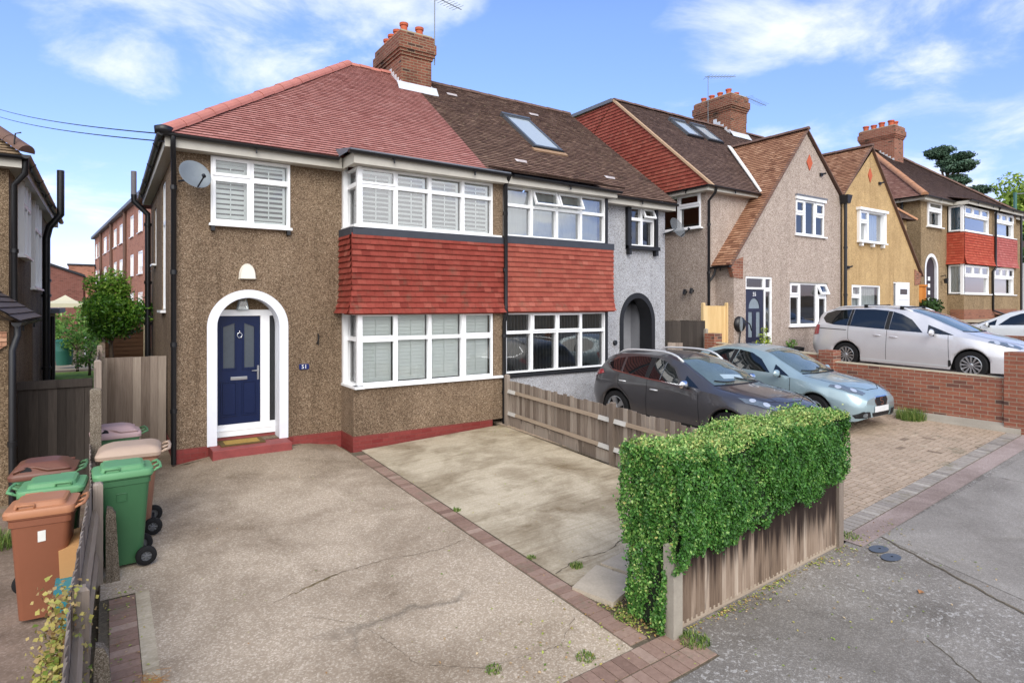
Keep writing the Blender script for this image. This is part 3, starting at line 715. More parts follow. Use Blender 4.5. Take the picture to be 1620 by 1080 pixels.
# ------------------------------------------------------------------ houses 51 / 53 (a semi-detached pair sharing one ridge)
UP = V((0, 0, 1))
YW, YB = 11.5, 10.82          # main wall, bay front
EV, YE = 5.38, 11.2           # eaves
YR, ZR = 15.8, 9.0            # ridge
XL, XP, XR = .97, 7.06, 12.84
PITCH = (ZR-EV)/(YR-YE)
SL = sqrt((ZR-EV)**2+(YR-YE)**2)
Fm = front(YW); Fb = front(YB)
def chimney(parent, x0, x1, y0, y1, zb, zt, pots, corbel=.09, m='brick_chim', pot_r=.105):
    mb = MB(); c = corbel
    mb.box(x0, x1, y0, y1, zb, zt-.62)
    for k, (z0, z1, e) in enumerate(((zt-.62, zt-.54, .035), (zt-.54, zt-.46, .07), (zt-.46, zt-.2, .105), (zt-.2, zt, .06))): mb.box(x0-e, x1+e, y0-e, y1+e, z0, z1-.001)
    o = make('chimney', mb, m, parent)
    f = MB(); f.box(x0-.02, x1+.02, y0-.02, y1+.02, zt, zt+.05); make('flaunching', f, 'mortar', o)
    for (px, py, h) in pots:
        p = MB(); p.lathe([(pot_r*.92, 0), (pot_r*.9, h*.75), (pot_r*1.12, h*.78), (pot_r*1.15, h), (pot_r*.85, h), (pot_r*.8, h*.3), (0, h*.3)], (px, py, zt+.03), n=16)
        make('chimney_pot', p, 'terracotta', o, smooth=True, auto=40)
    return o
def house_shell(parent, xs0, xs1, holes, outer, m, F=Fm, name='wall'):
    mb = MB(); wall(mb, F, outer, holes, .16); return mb
h51 = thing('semi_detached_house', 'brown pebbledash semi with a pink tiled roof and navy door in a white arch', 'house', (XL, YW, 0))
# main wall with arch and window openings
AL, AR = 1.60, 2.63           # clear width of the porch arch
mb = MB()
wall(mb, Fm, rect(XL, 3.79, .24, EV), [archloop(AL-.012, AR+.012, .241, 2.27, 2.797), rect(1.5, 2.81, 4.02, 5.22)], .32)
wall(mb, left(XL), [(-17.9, 0), (-YW, 0), (-YW, EV), (-17.9, EV)], [rect(-14.3, -13.45, 2.55, 5.1), rect(-16.6, -16.0, 3.6, 4.9)], .1)
mb.poly([(XL, 17.9, 0), (XL, 17.9, EV), (XP, 17.9, EV), (XP, 17.9, 0)])
# bay below the sill, return and strip by the party line
mb.poly([Fb(3.78, .24), Fb(XP, .24), Fb(XP, 1.12), Fb(3.78, 1.12)]); mb.poly([(3.78, YW, .24), (3.78, YB, .24), (3.78, YB, 1.12), (3.78, YW, 1.12)])
mb.poly([(3.78, YB, 1.12), (XP, YB, 1.12), (XP, YW, 1.12), (3.78, YW, 1.12)])
make('wall', mb, 'pebble', h51)
for z0, z1 in ((1.125, 2.52), (4.09, 5.34)): mb = MB(); mb.fbox(Fb, 6.82, XP-.002, z0, z1, -.3, -.015); make('bay_pier', mb, 'pebble', h51)
mb = MB()   # porch recess walls behind the arch
for zz in (0,): mb.poly([(1.5, 11.875, .2), (2.8, 11.875, .2), (2.8, 11.875, 2.9), (1.5, 11.875, 2.9)])
make('porch_wall', mb, 'pebble_dark', h51)
mb = MB()
mb.fbox(Fm, XL-.012, 1.47, -.1, .24, -.2, .014); mb.fbox(Fm, 2.76, 3.77, -.1, .24, -.2, .014)
mb.fbox(Fb, 3.765, 6.78, -.1, .24, -.69, .016); mb.box(XL-.012, XL+.2, YW+.21, 17.9, -.1, .22)
make('plinth', mb, 'plinth', h51)
mb = MB(); mb.box(1.475, 2.755, 11.07, 11.86, -.06, .232); make('step', mb, 'redstep', h51, bevel=.012)
mb = MB(); mb.box(1.59, 2.64, 11.835, 11.872, .22, .305); make('riser', mb, 'redstep', h51)
mb = MB()   # white arch surround, standing proud of the pebbledash
o1 = archloop(AL-.155, AR+.155, .23, 2.27, 2.925, 28); i1 = archloop(AL, AR, .23, 2.27, 2.785, 28)
n = len(o1)
for k in range(1, n):
    a, b, c, d = o1[k], o1[(k+1) % n], i1[(k+1) % n], i1[k]
    if k == n-1: a, b, c, d = o1[n-1], o1[0], i1[0], i1[n-1]
    mb.add([Fm(*a, .022), Fm(*b, .022), Fm(*c, .022), Fm(*d, .022)], [(0, 1, 2, 3)])
    mb.add([Fm(*d, .022), Fm(*c, .022), Fm(*c, -.34), Fm(*d, -.34)], [(0, 1, 2, 3)])
    mb.add([Fm(*a, -.01), Fm(*b, -.01), Fm(*b, .022), Fm(*a, .022)], [(0, 1, 2, 3)])
make('arch_surround', mb, 'white_paint', h51)
# front door set
Fd = front(11.86)
mb = MB()
for r in ((1.585, 1.655, .33, 2.57), (2.375, 2.535, .33, 2.46), (2.68, 2.75, .33, 2.57), (1.655, 2.68, 2.46, 2.57), (1.655, 2.375, .33, .51), (2.535, 2.68, .33, .51)): mb.fbox(Fd, *r, -.04, .03)
mb.fbox(Fd, 1.585, 2.75, .30, .40, -.04, .05); mb.fbox(Fd, 1.585, 2.75, .40, .42, .03, .06)
fr = make('door_frame', mb, 'upvc', h51, bevel=.004)
mb = MB(); mb.poly([Fd(2.535, .51, .0), Fd(2.68, .51, .0), Fd(2.68, 2.46, .0), Fd(2.535, 2.46, .0)]); make('side_light', mb, 'glass_dark', fr)
dr = MB(); A, B = 1.66, 2.37
gw = [(1.75, 1.94), (2.10, 2.27)]
hs = [[(a0, 1.52), (a1, 1.52), (a1, 2.30+.03*(a1 > 2)), (a0, 2.27+.06*(a1 > 2))] for a0, a1 in gw]
hs[0] = [(1.75, 1.52), (1.94, 1.52), (1.94, 2.33), (1.75, 2.26)]; hs[1] = [(2.10, 1.52), (2.27, 1.52), (2.27, 2.26), (2.10, 2.33)]
wall(dr, lambda a, b, d=0: Fd(a, b, d+.012), rect(A, B, .515, 2.455), hs, .03)
for a0, a1 in gw:   # raised lower panels
    dr.fbox(Fd, a0-.01, a1+.01, .69, 1.25, .0, .026)
    for q in ((a0-.04, a0-.018, .66, 1.28), (a1+.018, a1+.04, .66, 1.28), (a0-.018, a1+.018, .66, .68), (a0-.018, a1+.018, 1.26, 1.28)): dr.fbox(Fd, *q, .0, .03)
    for q in ((a0-.03, a0-.008, 1.5, 2.28), (a1+.008, a1+.03, 1.5, 2.28), (a0-.03, a1+.03, 1.485, 1.507)): dr.fbox(Fd, *q, .0, .022)
door = make('door', dr, 'door_blue', h51)
mb = MB()
for h in hs: mb.poly([Fd(a, b, -.004) for a, b in h])
make('door_glazing', mb, plain('frosted_glass', '474e56', .2, spec=.7, var=.15, vs=12), door)
mb = MB(); mb.fbox(Fd, 1.87, 2.15, 1.30, 1.36, .01, .026); make('letterbox', mb, 'steel', door, bevel=.006)
mb = MB(); mb.fbox(Fd, 2.318, 2.352, 1.29, 1.55, .01, .022); mb.tube([Fd(2.335, 1.46, .02), Fd(2.335, 1.46, .06), Fd(2.22, 1.46, .065)], .011); make('door_handle', mb, 'steel', door, smooth=True, auto=35)
mb = MB(); pr = [(.035*1.0, 0)]
mb.tube([Fd(2.02+.04*cos(t*pi/8-pi/2+.2)*1., 2.11+.045*sin(t*pi/8-pi/2+.2), .03) for t in range(0, 17)], .009); mb.tube([Fd(2.02, 2.15, .03), Fd(2.02, 2.2, .02)], .011); make('door_knocker', mb, 'chrome', door, smooth=True)
mb = MB(); mb.box(1.64, 2.36, 11.30, 11.78, .2325, .25); mt = MB(); mt.box(1.72, 2.28, 11.38, 11.70, .2505, .2535)
dm = one('doormat', mb, 'coir_dark', 'rectangular brown coir doormat on the red step below the navy door', 'doormat', (1.97, 11.6, .232)); make('mat_centre', mt, 'coir', dm)
# lantern in the porch
ln = MB()
c = [(2.02+.02, 11.70, 2.60), ]
for sx, sy in ((-1, -1), (1, -1), (1, 1), (-1, 1)): ln.tube([(2.05+sx*.05, 11.72+sy*.05, 2.78), (2.05+sx*.085, 11.72+sy*.085, 2.57)], .007, 6)
for z, q in ((2.57, .085), (2.78, .05)):
    k = [(2.05+sx*q, 11.72+sy*q, z) for sx, sy in ((-1, -1), (1, -1), (1, 1), (-1, 1), (-1, -1))]; ln.tube(k, .007, 6)
ln.tube([(2.05, 11.72, 2.78), (2.05, 11.72, 2.9)], .012)
lo = one('porch_lantern', ln, 'galv', 'small tapered glass lantern hanging inside the white porch arch', 'lantern', (2.05, 11.72, 2.57))
mb = MB(); P4 = lambda q, z: [(2.05+sx*q, 11.72+sy*q, z) for sx, sy in ((-1, -1), (1, -1), (1, 1), (-1, 1))]
mb.hexa(P4(.08, 2.575)+P4(.047, 2.775)); make('lantern_glass', mb, 'glass', lo)
# windows of 51
cl = grid_cells([1.5, 2.145, 2.81], [4.06, 4.86, 5.215], [['s', ''], ['s', '']])
w = window(h51, Fm, cl, bw=.044, d0=-.10, d1=.05, sill=(1.47, 2.84, 4.06, .10))
for a in (1.5, 2.75): mb = MB(); mb.fbox(Fm, a, a+.06, 3.93, 4.01, 0, .09); make('sill_bracket', mb, 'black', w)
shutters(w, Fm, [(1.56, 2.10, 4.11, 5.17, 58), (2.17, 2.76, 4.11, 5.17, 40)])
cb = [3.9, 4.63, 5.35, 6.1, 6.82]
Fw = front(YB+.06)
w = window(h51, Fw, grid_cells(cb, [4.13, 4.90, 5.22], [['s', '', '', ''], ['s', '', '', '']]), bw=.035, d0=-.07, d1=.02, sill=(3.86, 7.0, 4.13, .10), mats=('upvc', 'glass_sky'))
shutters(w, Fw, [(a+.05, b-.05, 4.17, 5.18, an) for a, b, an in zip(cb, cb[1:], (30, 36, 34, 40))])
rf = left(3.87)
window(w, rf, grid_cells([-11.48, -10.83], [4.13, 4.90, 5.22], [[''], ['']]), bw=.04, d0=-.07, d1=.01, sill=(-11.5, -10.74, 4.13, .1), name='side_window')
w = window(h51, Fw, grid_cells(cb, [1.15, 2.02, 2.50], [['s', '', '', 's'], ['s', '', '', 's']]), bw=.035, d0=-.07, d1=.02, sill=(3.80, 7.02, 1.16, .13))
shutters(w, Fw, [(a+.05, b-.05, 1.2, 2.46, 74) for a, b in zip(cb, cb[1:])], gap=.07)
window(w, rf, grid_cells([-11.48, -10.83], [1.15, 2.02, 2.50], [[''], ['']]), bw=.04, d0=-.07, d1=.01, sill=(-11.5, -10.71, 1.16, .1), name='side_window')
for z0, z1 in ((1.14, 2.5), (4.12, 5.3)): mb = MB(); mb.box(3.785, 3.875, 11.40, 11.497, z0, z1); make('bay_post', mb, 'upvc', h51); mb = MB(); mb.box(3.865, 3.935, YB+.035, YB+.115, z0, z1); make('bay_post', mb, 'upvc', h51)
# hung tiles under the upper bay, with a bell-cast foot
bell = lambda b: .09*max(0, 1-b/.42)**1.8
mb = MB()
for p4, z0 in (([(-.10, 0), (3.30, 0), (3.30, .428), (-.02, .428)], 2.5), ([(-.02, .428), (3.30, .428), (3.30, 1.48), (-.02, 1.48)], 2.5)): tiles(mb, (3.75, YB-.035, z0), (1, 0, 0), UP, p4, .107, .165, .032, .004, 3, flare=bell, lip=.014)
tiles(mb, (3.745, YW, 2.50), (0, -1, 0), UP, [(0, 0), (YW-YB+.10, 0), (YW-YB+.055, .428), (YW-YB+.05, 1.48), (0, 1.48)], .107, .165, .032, .004, 4, flare=bell, lip=.014)
mb.fbox(front(YB-.03), 3.76, 7.04, 2.475, 2.52, -.5, .06)
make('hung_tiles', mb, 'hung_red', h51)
mb = MB(); mb.fbox(Fb, 3.75, 7.05, 3.95, 4.09, -.03, .055); mb.box(3.725, 3.77, YB, YW, 3.95, 4.09); make('lead_apron', mb, 'leaddark', h51)
# eaves: fascia, soffit, gutters
mb = MB()
mb.box(XL-.17, 3.7, YE+.02, YE+.045, 5.22, 5.42); mb.box(XL-.17, 3.8, YE+.045, YW, 5.225, 5.245)
mb.box(XL-.17, XL-.145, YE+.045, 18.2, 5.22, 5.42); mb.box(XL-.145, XL, YW+.001, 18.2, 5.225, 5.245)
mb.box(3.72, XP-.01, 10.62, 10.65, 5.22, 5.42); mb.box(3.72, 3.75, 10.65, YE+.1, 5.22, 5.42); mb.box(3.75, XP-.01, 10.65, YB+.2, 5.225, 5.25)
make('fascia', mb, 'fascia', h51)
mb = MB()
gutter(mb, (XL-.24, YE-.05, 5.42), (3.62, YE-.05, 5.40)); gutter(mb, (XL-.235, YE-.09, 5.42), (XL-.235, 18.2, 5.40)); gutter(mb, (3.60, 10.56, 5.43), (XP+.02, 10.56, 5.40))
make('gutter', mb, 'black', h51)
mb = MB(); mb.add([(3.62, 10.52, 5.46), (XP, 10.52, 5.43), (XP, 11.45, 5.62), (3.62, 11.45, 5.62), (3.62, 10.52, 5.42), (XP, 10.52, 5.39)], [(0, 1, 2, 3), (4, 5, 1, 0)])
mb.add([(3.62, 10.52, 5.42), (3.62, 10.52, 5.46), (3.62, 11.45, 5.62), (3.62, 11.45, 5.42)], [(0, 1, 2, 3)]); make('bay_roof', mb, 'lead', h51)
mb = MB()
pipe(mb, [(XL-.06, YE-.05, 5.40), (XL-.06, YE-.05, 5.22), (XL-.03, YW-.08, 5.02), (XL-.03, YW-.08, .02)], .04, [(XL-.03, YW-.08, z) for z in (4.6, 3.2, 2.0, .9)])
make('downpipe', mb, 'black', h51, smooth=True, auto=50); mb = MB()
pipe(mb, [(XP, 10.56, 5.38), (XP, YB-.10, 5.2), (XP, YB-.10, 2.62), (XP, YB-.12, 2.45), (XP, YB-.04, 2.3), (XP, YB-.04, .1)], .042, [(XP, YB-.08, z) for z in (4.6, 3.4)]+[(XP, YB-.04, z) for z in (2.0, .8)])
make('downpipe', mb, 'black', h51, smooth=True, auto=50)
mb = MB()
pipe(mb, [(XL-.11, 17.1, -.1), (XL-.11, 17.1, 4.6), (XL-.11, 17.1, 4.85), (XL-.40, 17.1, 5.15), (XL-.40, 17.1, 5.3)], .065, [(XL-.11, 17.1, z) for z in (.8, 2.2, 3.2, 4.6)])
sp = make('soil_pipe', mb, 'black', h51, smooth=True, auto=50)
mb = MB(); mb.tube([(XL-.40, 17.1, 5.25), (XL-.40, 17.1, 5.86)], .06, 12); make('vent_stack', mb, plain('mauve_grey_pipe', '6c6a70', .7), sp, smooth=True, auto=50)
fl = left(XL)
window(h51, fl, grid_cells([-14.3, -13.85, -13.45], [2.55, 4.3, 5.1], [['', ''], ['', '']]), sill=(-14.35, -13.4, 2.55, .09))
window(h51, fl, grid_cells([-16.6, -16.0], [3.6, 4.9], [['']]), sill=(-16.65, -15.95, 3.6, .09))
# roof slopes of 51: hip plus front, back
vd = V((0, YR-YE, ZR-EV)).normalized(); XE = XL-.2; XA = XE+(YR-YE)
mb = MB()
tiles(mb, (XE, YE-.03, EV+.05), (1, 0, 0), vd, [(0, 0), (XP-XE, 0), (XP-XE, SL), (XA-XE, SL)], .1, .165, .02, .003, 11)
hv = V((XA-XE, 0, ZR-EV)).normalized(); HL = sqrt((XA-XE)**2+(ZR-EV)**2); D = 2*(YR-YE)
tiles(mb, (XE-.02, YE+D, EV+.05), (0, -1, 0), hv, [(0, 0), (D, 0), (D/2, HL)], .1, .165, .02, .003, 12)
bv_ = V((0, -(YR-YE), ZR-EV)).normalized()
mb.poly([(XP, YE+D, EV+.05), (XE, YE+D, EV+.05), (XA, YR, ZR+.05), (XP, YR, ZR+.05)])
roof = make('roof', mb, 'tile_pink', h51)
def ridge(parent, p0, p1, m, r=.105, seg=.33, name='ridge_tiles'):
    mb = MB(); p0, p1 = V(p0), V(p1); L = (p1-p0).length; d = (p1-p0)/L; n = max(1, round(L/seg)); sx = d.cross(UP).normalized(); u = sx.cross(d)
    rr = random.Random(int(L*100))
    for i in range(n):
        a, b = p0+d*(L*i/n+.004), p0+d*(L*(i+1)/n-.004); q = r*rr.uniform(.97, 1.03); w = rr.uniform(-.006, .006); pts = []
        for e, rr2 in ((a, q*1.04), (b, q)):
            pts += [e+sx*rr2*1.05*cos(pi*k/8)+u*(rr2*sin(pi*k/8)-.035+w) for k in range(9)]
        mb.add(pts, [(k, k+1, 10+k, 9+k) for k in range(8)]+[tuple(range(9)), tuple(range(17, 8, -1))], rr.random())
    return make(name, mb, m, parent)
ridge(roof, (XE, YE-.02, EV+.08), (XA, YR, ZR+.08), 'ridge_pink', .125, .42, 'hip_tiles'); ridge(roof, (XA, YR, ZR+.06), (XP-.5, YR, ZR+.06), 'ridge_pink', .1)
mb = MB(); mb.lathe([(0, -.08), (.13, -.06), (.14, .04), (.06, .07), (0, .08)], (XE+.01, YE-.02, EV+.09), n=12); make('hip_end', mb, 'black', roof, smooth=True)
CX0, CX1 = 6.57, 7.46
chimney(roof, CX0, CX1, 15.06, 16.75, 8.0, 9.98, [(6.75, 15.3, .3), (7.22, 15.32, .3), (6.75, 15.75, .28), (6.75, 16.12, .28), (6.76, 16.48, .28), (7.25, 15.8, .28), (7.25, 16.4, .26)])
mb = MB(); zf = EV+.05+(15.06-YE)*PITCH
mb.add([(CX0-.14, 14.88, zf-.10), (CX1+.14, 14.88, zf-.10), (CX1+.14, 15.03, zf+.16), (CX0-.14, 15.03, zf+.16), (CX0-.14, 14.88, zf-.16), (CX1+.14, 14.88, zf-.16)], [(0, 1, 2, 3), (4, 5, 1, 0)])
for i in range(5):
    y0 = 15.06+i*.16; z0 = zf+i*.16*PITCH
    for x, s in ((CX0-.012, -1), (CX1+.012, 1)): mb.box(x-.012, x+.012, y0, y0+.165, z0-.05, z0+.2)
make('chimney_flashing', mb, 'flash', roof)

h53 = thing('semi_detached_house', 'grey-white semi with brown roof, one roof window and black arched porch', 'house', (XR, YW, 0))
mb = MB()
wall(mb, Fm, rect(10.2, XR, -.1, EV), [archloop(11.238, 12.312, .1, 2.2, 2.852), rect(11.40, 12.42, 4.16, 5.26)], .14)
mb.poly([(XR, YW, -.1), (XR, 17.9, -.1), (XR, 17.9, EV), (XR, YW, EV)]); mb.poly([(XP, 17.9, 0), (XP, 17.9, EV), (XR, 17.9, EV), (XR, 17.9, 0)])
mb.poly([Fb(XP, -.1), Fb(10.13, -.1), Fb(10.13, 1.14), Fb(XP, 1.14)]); mb.poly([(10.13, YB, -.1), (10.13, YW+.3, -.1), (10.13, YW+.3, 1.14), (10.13, YB, 1.14)]); mb.poly([(XP, YB, 1.14), (10.13, YB, 1.14), (10.13, YW+.3, 1.14), (XP, YW+.3, 1.14)])
make('wall', mb, 'render_grey', h53)
mb = MB(); o1 = archloop(11.12, 12.43, .1, 2.2, 2.98, 24); i1 = archloop(11.25, 12.3, .1, 2.2, 2.84, 24); n = len(o1)
for k in range(1, n):
    a, b, c, d = o1[k], o1[(k+1) % n], i1[(k+1) % n], i1[k]
    mb.add([Fm(*a, .02), Fm(*b, .02), Fm(*c, .02), Fm(*d, .02)], [(0, 1, 2, 3)]); mb.add([Fm(*d, .02), Fm(*c, .02), Fm(*c, -.42), Fm(*d, -.42)], [(0, 1, 2, 3)])
    mb.add([Fm(*a, -.01), Fm(*b, -.01), Fm(*b, .02), Fm(*a, .02)], [(0, 1, 2, 3)])
make('arch_surround', mb, 'blackpaint', h53)
mb = MB()
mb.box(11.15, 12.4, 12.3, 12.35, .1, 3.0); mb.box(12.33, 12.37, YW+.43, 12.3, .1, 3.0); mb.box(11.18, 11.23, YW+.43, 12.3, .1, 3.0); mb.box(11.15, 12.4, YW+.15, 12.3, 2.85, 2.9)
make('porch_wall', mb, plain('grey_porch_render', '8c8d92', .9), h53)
mb = MB(); mb.box(11.15, 12.4, YW-.05, 12.3, .0, .2); make('step', mb, 'conc_plain', h53)
F5 = front(12.28); mb = MB(); wall(mb, F5, rect(11.3, 11.98, .22, 2.5), [rect(11.68, 11.86, 1.25, 2.35)], .02); mb.fbox(F5, 11.62, 11.92, 1.13, 1.17, .0, .05)
dd = make('door', mb, 'door_white', h53); mb = MB(); mb.poly([F5(11.68, 1.25, -.01), F5(11.86, 1.25, -.01), F5(11.86, 2.35, -.01), F5(11.68, 2.35, -.01)]); make('door_glazing', mb, 'glass_dark', dd)
c5 = [7.14, 7.84, 8.55, 9.265, 10.02]
w = window(h53, Fw, grid_cells(c5, [4.15, 4.82, 5.22], [['', '', '', ''], ['', 'o', 'o', '']]), bw=.033, d0=-.07, d1=.02, mats=('upvc', 'glass_sky'))
curtain(w, Fw, 7.18, 9.98, 4.17, 5.18, -.22, 'curtain', .012, .16)
w = window(h53, Fw, grid_cells(c5, [1.18, 2.06, 2.48], [['', '', '', ''], ['', 's', 's', '']]), bw=.033, d0=-.07, d1=.02)
mb = MB()
for i in range(32):
    a = 7.2+i*.088; mb.fbox(Fw, a, a+.012, 1.2, 2.45, -.2, -.12)
make('vertical_blind', mb, plain('grey_blind', '5c5f62', .8), w)
for z0, z1, zs in ((1.15, 2.5, 1.14), (4.1, 5.25, 4.1)):
    mb = MB(); mb.fbox(Fw, 10.02, 10.09, z0, z1, -.06, .05); mb.box(10.03, 10.088, YB+.12, YW, zs+.01, z1); make('bay_trim', mb, 'blackpaint', h53)
mb = MB(); mb.fbox(Fw, 7.08, 10.1, 1.09, 1.148, -.06, .10); make('sill', mb, 'blackpaint', h53)
w = window(h53, Fm, grid_cells([11.45, 11.90, 12.37], [4.22, 4.93, 5.25], [['', ''], ['', 'o']]), bw=.04, d0=-.06, d1=.03)
curtain(w, Fm, 11.5, 11.72, 4.26, 5.2, -.2, 'curtain_white')
mb = MB()
for a0, a1 in ((11.33, 11.45), (12.37, 12.46)): mb.fbox(Fm, a0, a1, 4.14, 5.26, 0, .11)
mb.fbox(Fm, 11.33, 12.5, 4.12, 4.215, 0, .15); mb.fbox(Fm, 11.36, 11.45, 3.98, 4.12, 0, .12); mb.fbox(Fm, 12.36, 12.46, 3.98, 4.12, 0, .12)
make('window_surround', mb, 'blackpaint', w)
mb = MB(); tiles(mb, (7.09, YB-.035, 2.52), (1, 0, 0), UP, [(0, 0), (3.13, 0), (3.13, 1.50), (0, 1.50)], .107, .165, .028, .003, 5, flare=bell, lip=.012)
tiles(mb, (10.22, YB-.03, 2.52), (0, 1, 0), UP, [(0, 0), (.7, 0), (.7, 1.5), (0, 1.5)], .107, .165, .028, .003, 6, flare=bell, lip=.012); mb.fbox(front(YB-.03), 7.09, 10.22, 2.49, 2.53, -.5, .06)
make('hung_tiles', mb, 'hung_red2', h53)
mb = MB(); mb.fbox(Fb, 7.1, 10.24, 3.98, 4.13, -.03, .055); mb.box(10.2, 10.24, YB, YW, 3.98, 4.13); make('lead_apron', mb, 'leaddark', h53)
mb = MB(); mb.box(XP+.01, 10.2, 10.62, 10.65, 5.22, 5.40); mb.box(10.17, 10.2, 10.65, YE, 5.22, 5.40); mb.box(10.2, XR+.12, YE+.02, YE+.045, 5.22, 5.40); mb.box(10.2, XR+.12, YE+.045, YW, 5.225, 5.245); mb.box(XP+.01, 10.17, 10.65, YB+.2, 5.225, 5.25)
make('fascia', mb, 'fascia', h53)
mb = MB(); gutter(mb, (XP+.08, 10.56, 5.40), (10.28, 10.56, 5.37)); gutter(mb, (10.26, YE-.05, 5.41), (XR+.12, YE-.05, 5.39)); make('gutter', mb, 'black', h53)
mb = MB(); XV = XR+.12
tiles(mb, (XP, YE-.03, EV+.05), (1, 0, 0), vd, [(0, 0), (XV-XP, 0), (XV-XP, SL), (0, SL)], .1, .165, .02, .006, 13)
kd = V((0, 1.0, .30)).normalized(); tiles(mb, (XP+.03, 10.5, 5.44), (1, 0, 0), kd, [(0, 0), (3.24, 0), (3.24, 1.02), (0, 1.02)], .1, .165, .02, .006, 14)
mb.poly([(XV, YE+D, EV+.05), (XP, YE+D, EV+.05), (XP, YR, ZR+.05), (XV, YR, ZR+.05)])
roof = make('roof', mb, 'tile_brown', h53)
ridge(roof, (XP+.42, YR, ZR+.06), (XV, YR, ZR+.06), 'ridge_brown', .1)
mb = MB(); mb.add([(XR, YW, EV), (XR, 17.9+2, EV), (XR, YR, ZR+.02)], [(0, 1, 2)]); mb.add([(XV, YE, EV), (XV, YR, ZR), (XV, YR, ZR+.06), (XV, YE, EV+.06)], [(0, 1, 2, 3)]); make('gable', mb, 'hung_red2', h53)
def skylight(parent, F, a0, a1, b0, b1, fr='alu', glz='skyglass', open_=0):
    mb = MB(); h = .1
    for r in ((a0, a0+.08, b0, b1), (a1-.08, a1, b0, b1), (a0+.08, a1-.08, b0, b0+.08), (a0+.08, a1-.08, b1-.1, b1)): mb.fbox(F, *r, .0, h)
    mb.fbox(F, a0-.03, a1+.03, b1-.03, b1+.08, .0, h+.03)
    o = make('roof_window', mb, fr, parent)
    g = MB(); g.poly([F(a0+.08, b0+.08, h-.02), F(a1-.08, b0+.08, h-.02), F(a1-.08, b1-.1, h-.02), F(a0+.08, b1-.1, h-.02)]); make('pane', g, glz, o)
    ap = MB(); ap.fbox(F, a0-.05, a1+.05, b0-.03, b0-.001, .0, h*.8); make('sill', ap, 'iron', o)
    return o
M['skyglass'] = plain('roof_window_glass', 'aab4bb', .08, spec=.9, var=.03)
nv = V((1, 0, 0)).cross(vd)
Fr53 = lambda a, b, d=0: V((XP, YE-.03, EV+.05))+V((1, 0, 0))*a+vd*b+nv*d
skylight(roof, Fr53, 2.30, 3.22, 2.15, 4.15)
mb = MB(); mb.fbox(Fr53, 2.2, 3.32, 1.97, 2.12, .015, .045); make('lead_apron', mb, plain('rust_stained_lead', '9a7d62', .7, var=.3), roof)
for a, b in ((.95, 5.05), (1.15, 1.05), (3.7, 4.85), (3.95, .9)):
    mb = MB(); mb.add([Fr53(a, b, .03), Fr53(a+.3, b, .03), Fr53(a+.3, b+.14, .03), Fr53(a, b+.14, .03), Fr53(a+.03, b+.02, .075), Fr53(a+.27, b+.02, .075)], [(0, 1, 5, 4), (4, 5, 2, 3), (0, 4, 3), (1, 2, 5)]); make('roof_vent', mb, plain('pale_vent', 'd0c9cc', .6), roof)
# rooms behind the glass
def room(parent, x0, x1, y0, y1, z0, z1, m='interior'):
    mb = MB(); mb.poly([(x0, y1, z0), (x0, y1, z1), (x1, y1, z1), (x1, y1, z0)][::-1]); mb.poly([(x0, y0, z0), (x1, y0, z0), (x1, y1, z0), (x0, y1, z0)]); mb.poly([(x0, y0, z1), (x0, y1, z1), (x1, y1, z1), (x1, y0, z1)])
    mb.poly([(x0, y0, z0), (x0, y1, z0), (x0, y1, z1), (x0, y0, z1)]); mb.poly([(x1, y0, z0), (x1, y0, z1), (x1, y1, z1), (x1, y1, z0)]); return make('room', mb, m, parent)
for hh, x0, x1 in ((h51, XL+.15, XP-.02), (h53, XP+.02, XR-.15)):
    room(hh, x0, x1, 11.9, 15.0, 2.66, 5.2); room(hh, x0 if hh is h53 else 2.9, x1 if hh is h51 else 11.1, 11.9, 15.0, .25, 2.6)

# ------------------------------------------------------------------ houses 55 / 57 (gable-fronted pair up the hill)
def slope(mb, pts, n=None, **kw):
    P = [V(p) for p in pts]
    if n is None:
        n = (P[1]-P[0]).cross(P[2]-P[0]).normalized(); n = n if n.z > 0 else -n
    n = V(n).normalized(); v = (UP-n*n.z).normalized(); u = v.cross(n); O = min(P, key=lambda p: p.dot(v))
    tiles(mb, O, u, v, [((p-O).dot(u), (p-O).dot(v)) for p in P], **kw)
def sheetpoly(mb, pts, tint=.4): mb.poly(pts, tint)
YG, YM = 10.87, 11.5
XM = 20.9
def gable_house(s, name_label, wallm, gd, roofm, gabm, x_door):
    X = lambda x: XM+s*(x-XM)
    h = thing('gabled_house', name_label, 'house', (X(17), YG, gd)); Fg = front(YG); Ff = front(YM)
    def B(a0, a1, b0, b1): p, q = sorted((X(a0), X(a1))); return (p, q, b0, b1)
    def poly(pts): return [(X(a), b) for a, b in pts]
    return h, X, Fg, Ff, B, poly
h55, X, Fg, Ff, B, PL = gable_house(1, 'pinkish pebbledash house with a tall pointed gable and dark blue door', 'pebble_pink', .85, 0, 0, 0)
gable_pts = [(15.02, .7), (20.86, .7), (20.86, 6.3), (18.74, 8.22), (15.02, 3.94)]
mb = MB(); wall(mb, Fg, gable_pts, [rect(18.16, 19.86, 4.90, 6.02), rect(17.84, 19.98, 2.0, 3.36), rect(15.58, 16.9, 1.0, 3.5)], .12)
wall(mb, Ff, [(14.59, .4), (15.1, .4), (18.0, 6.1), (14.59, 6.1)])
mb.poly([(15.02, YM, .4), (15.02, YG, .4), (15.02, YG, 3.94), (15.02, YM, 3.94)])
wall(mb, left(14.59), [(-19.5, 0), (-YM, 0), (-YM, 6.1), (-19.5, 6.1)], [rect(-13.25, -11.68, 4.95, 5.98)], .12)
make('wall', mb, 'pebble_pink', h55)
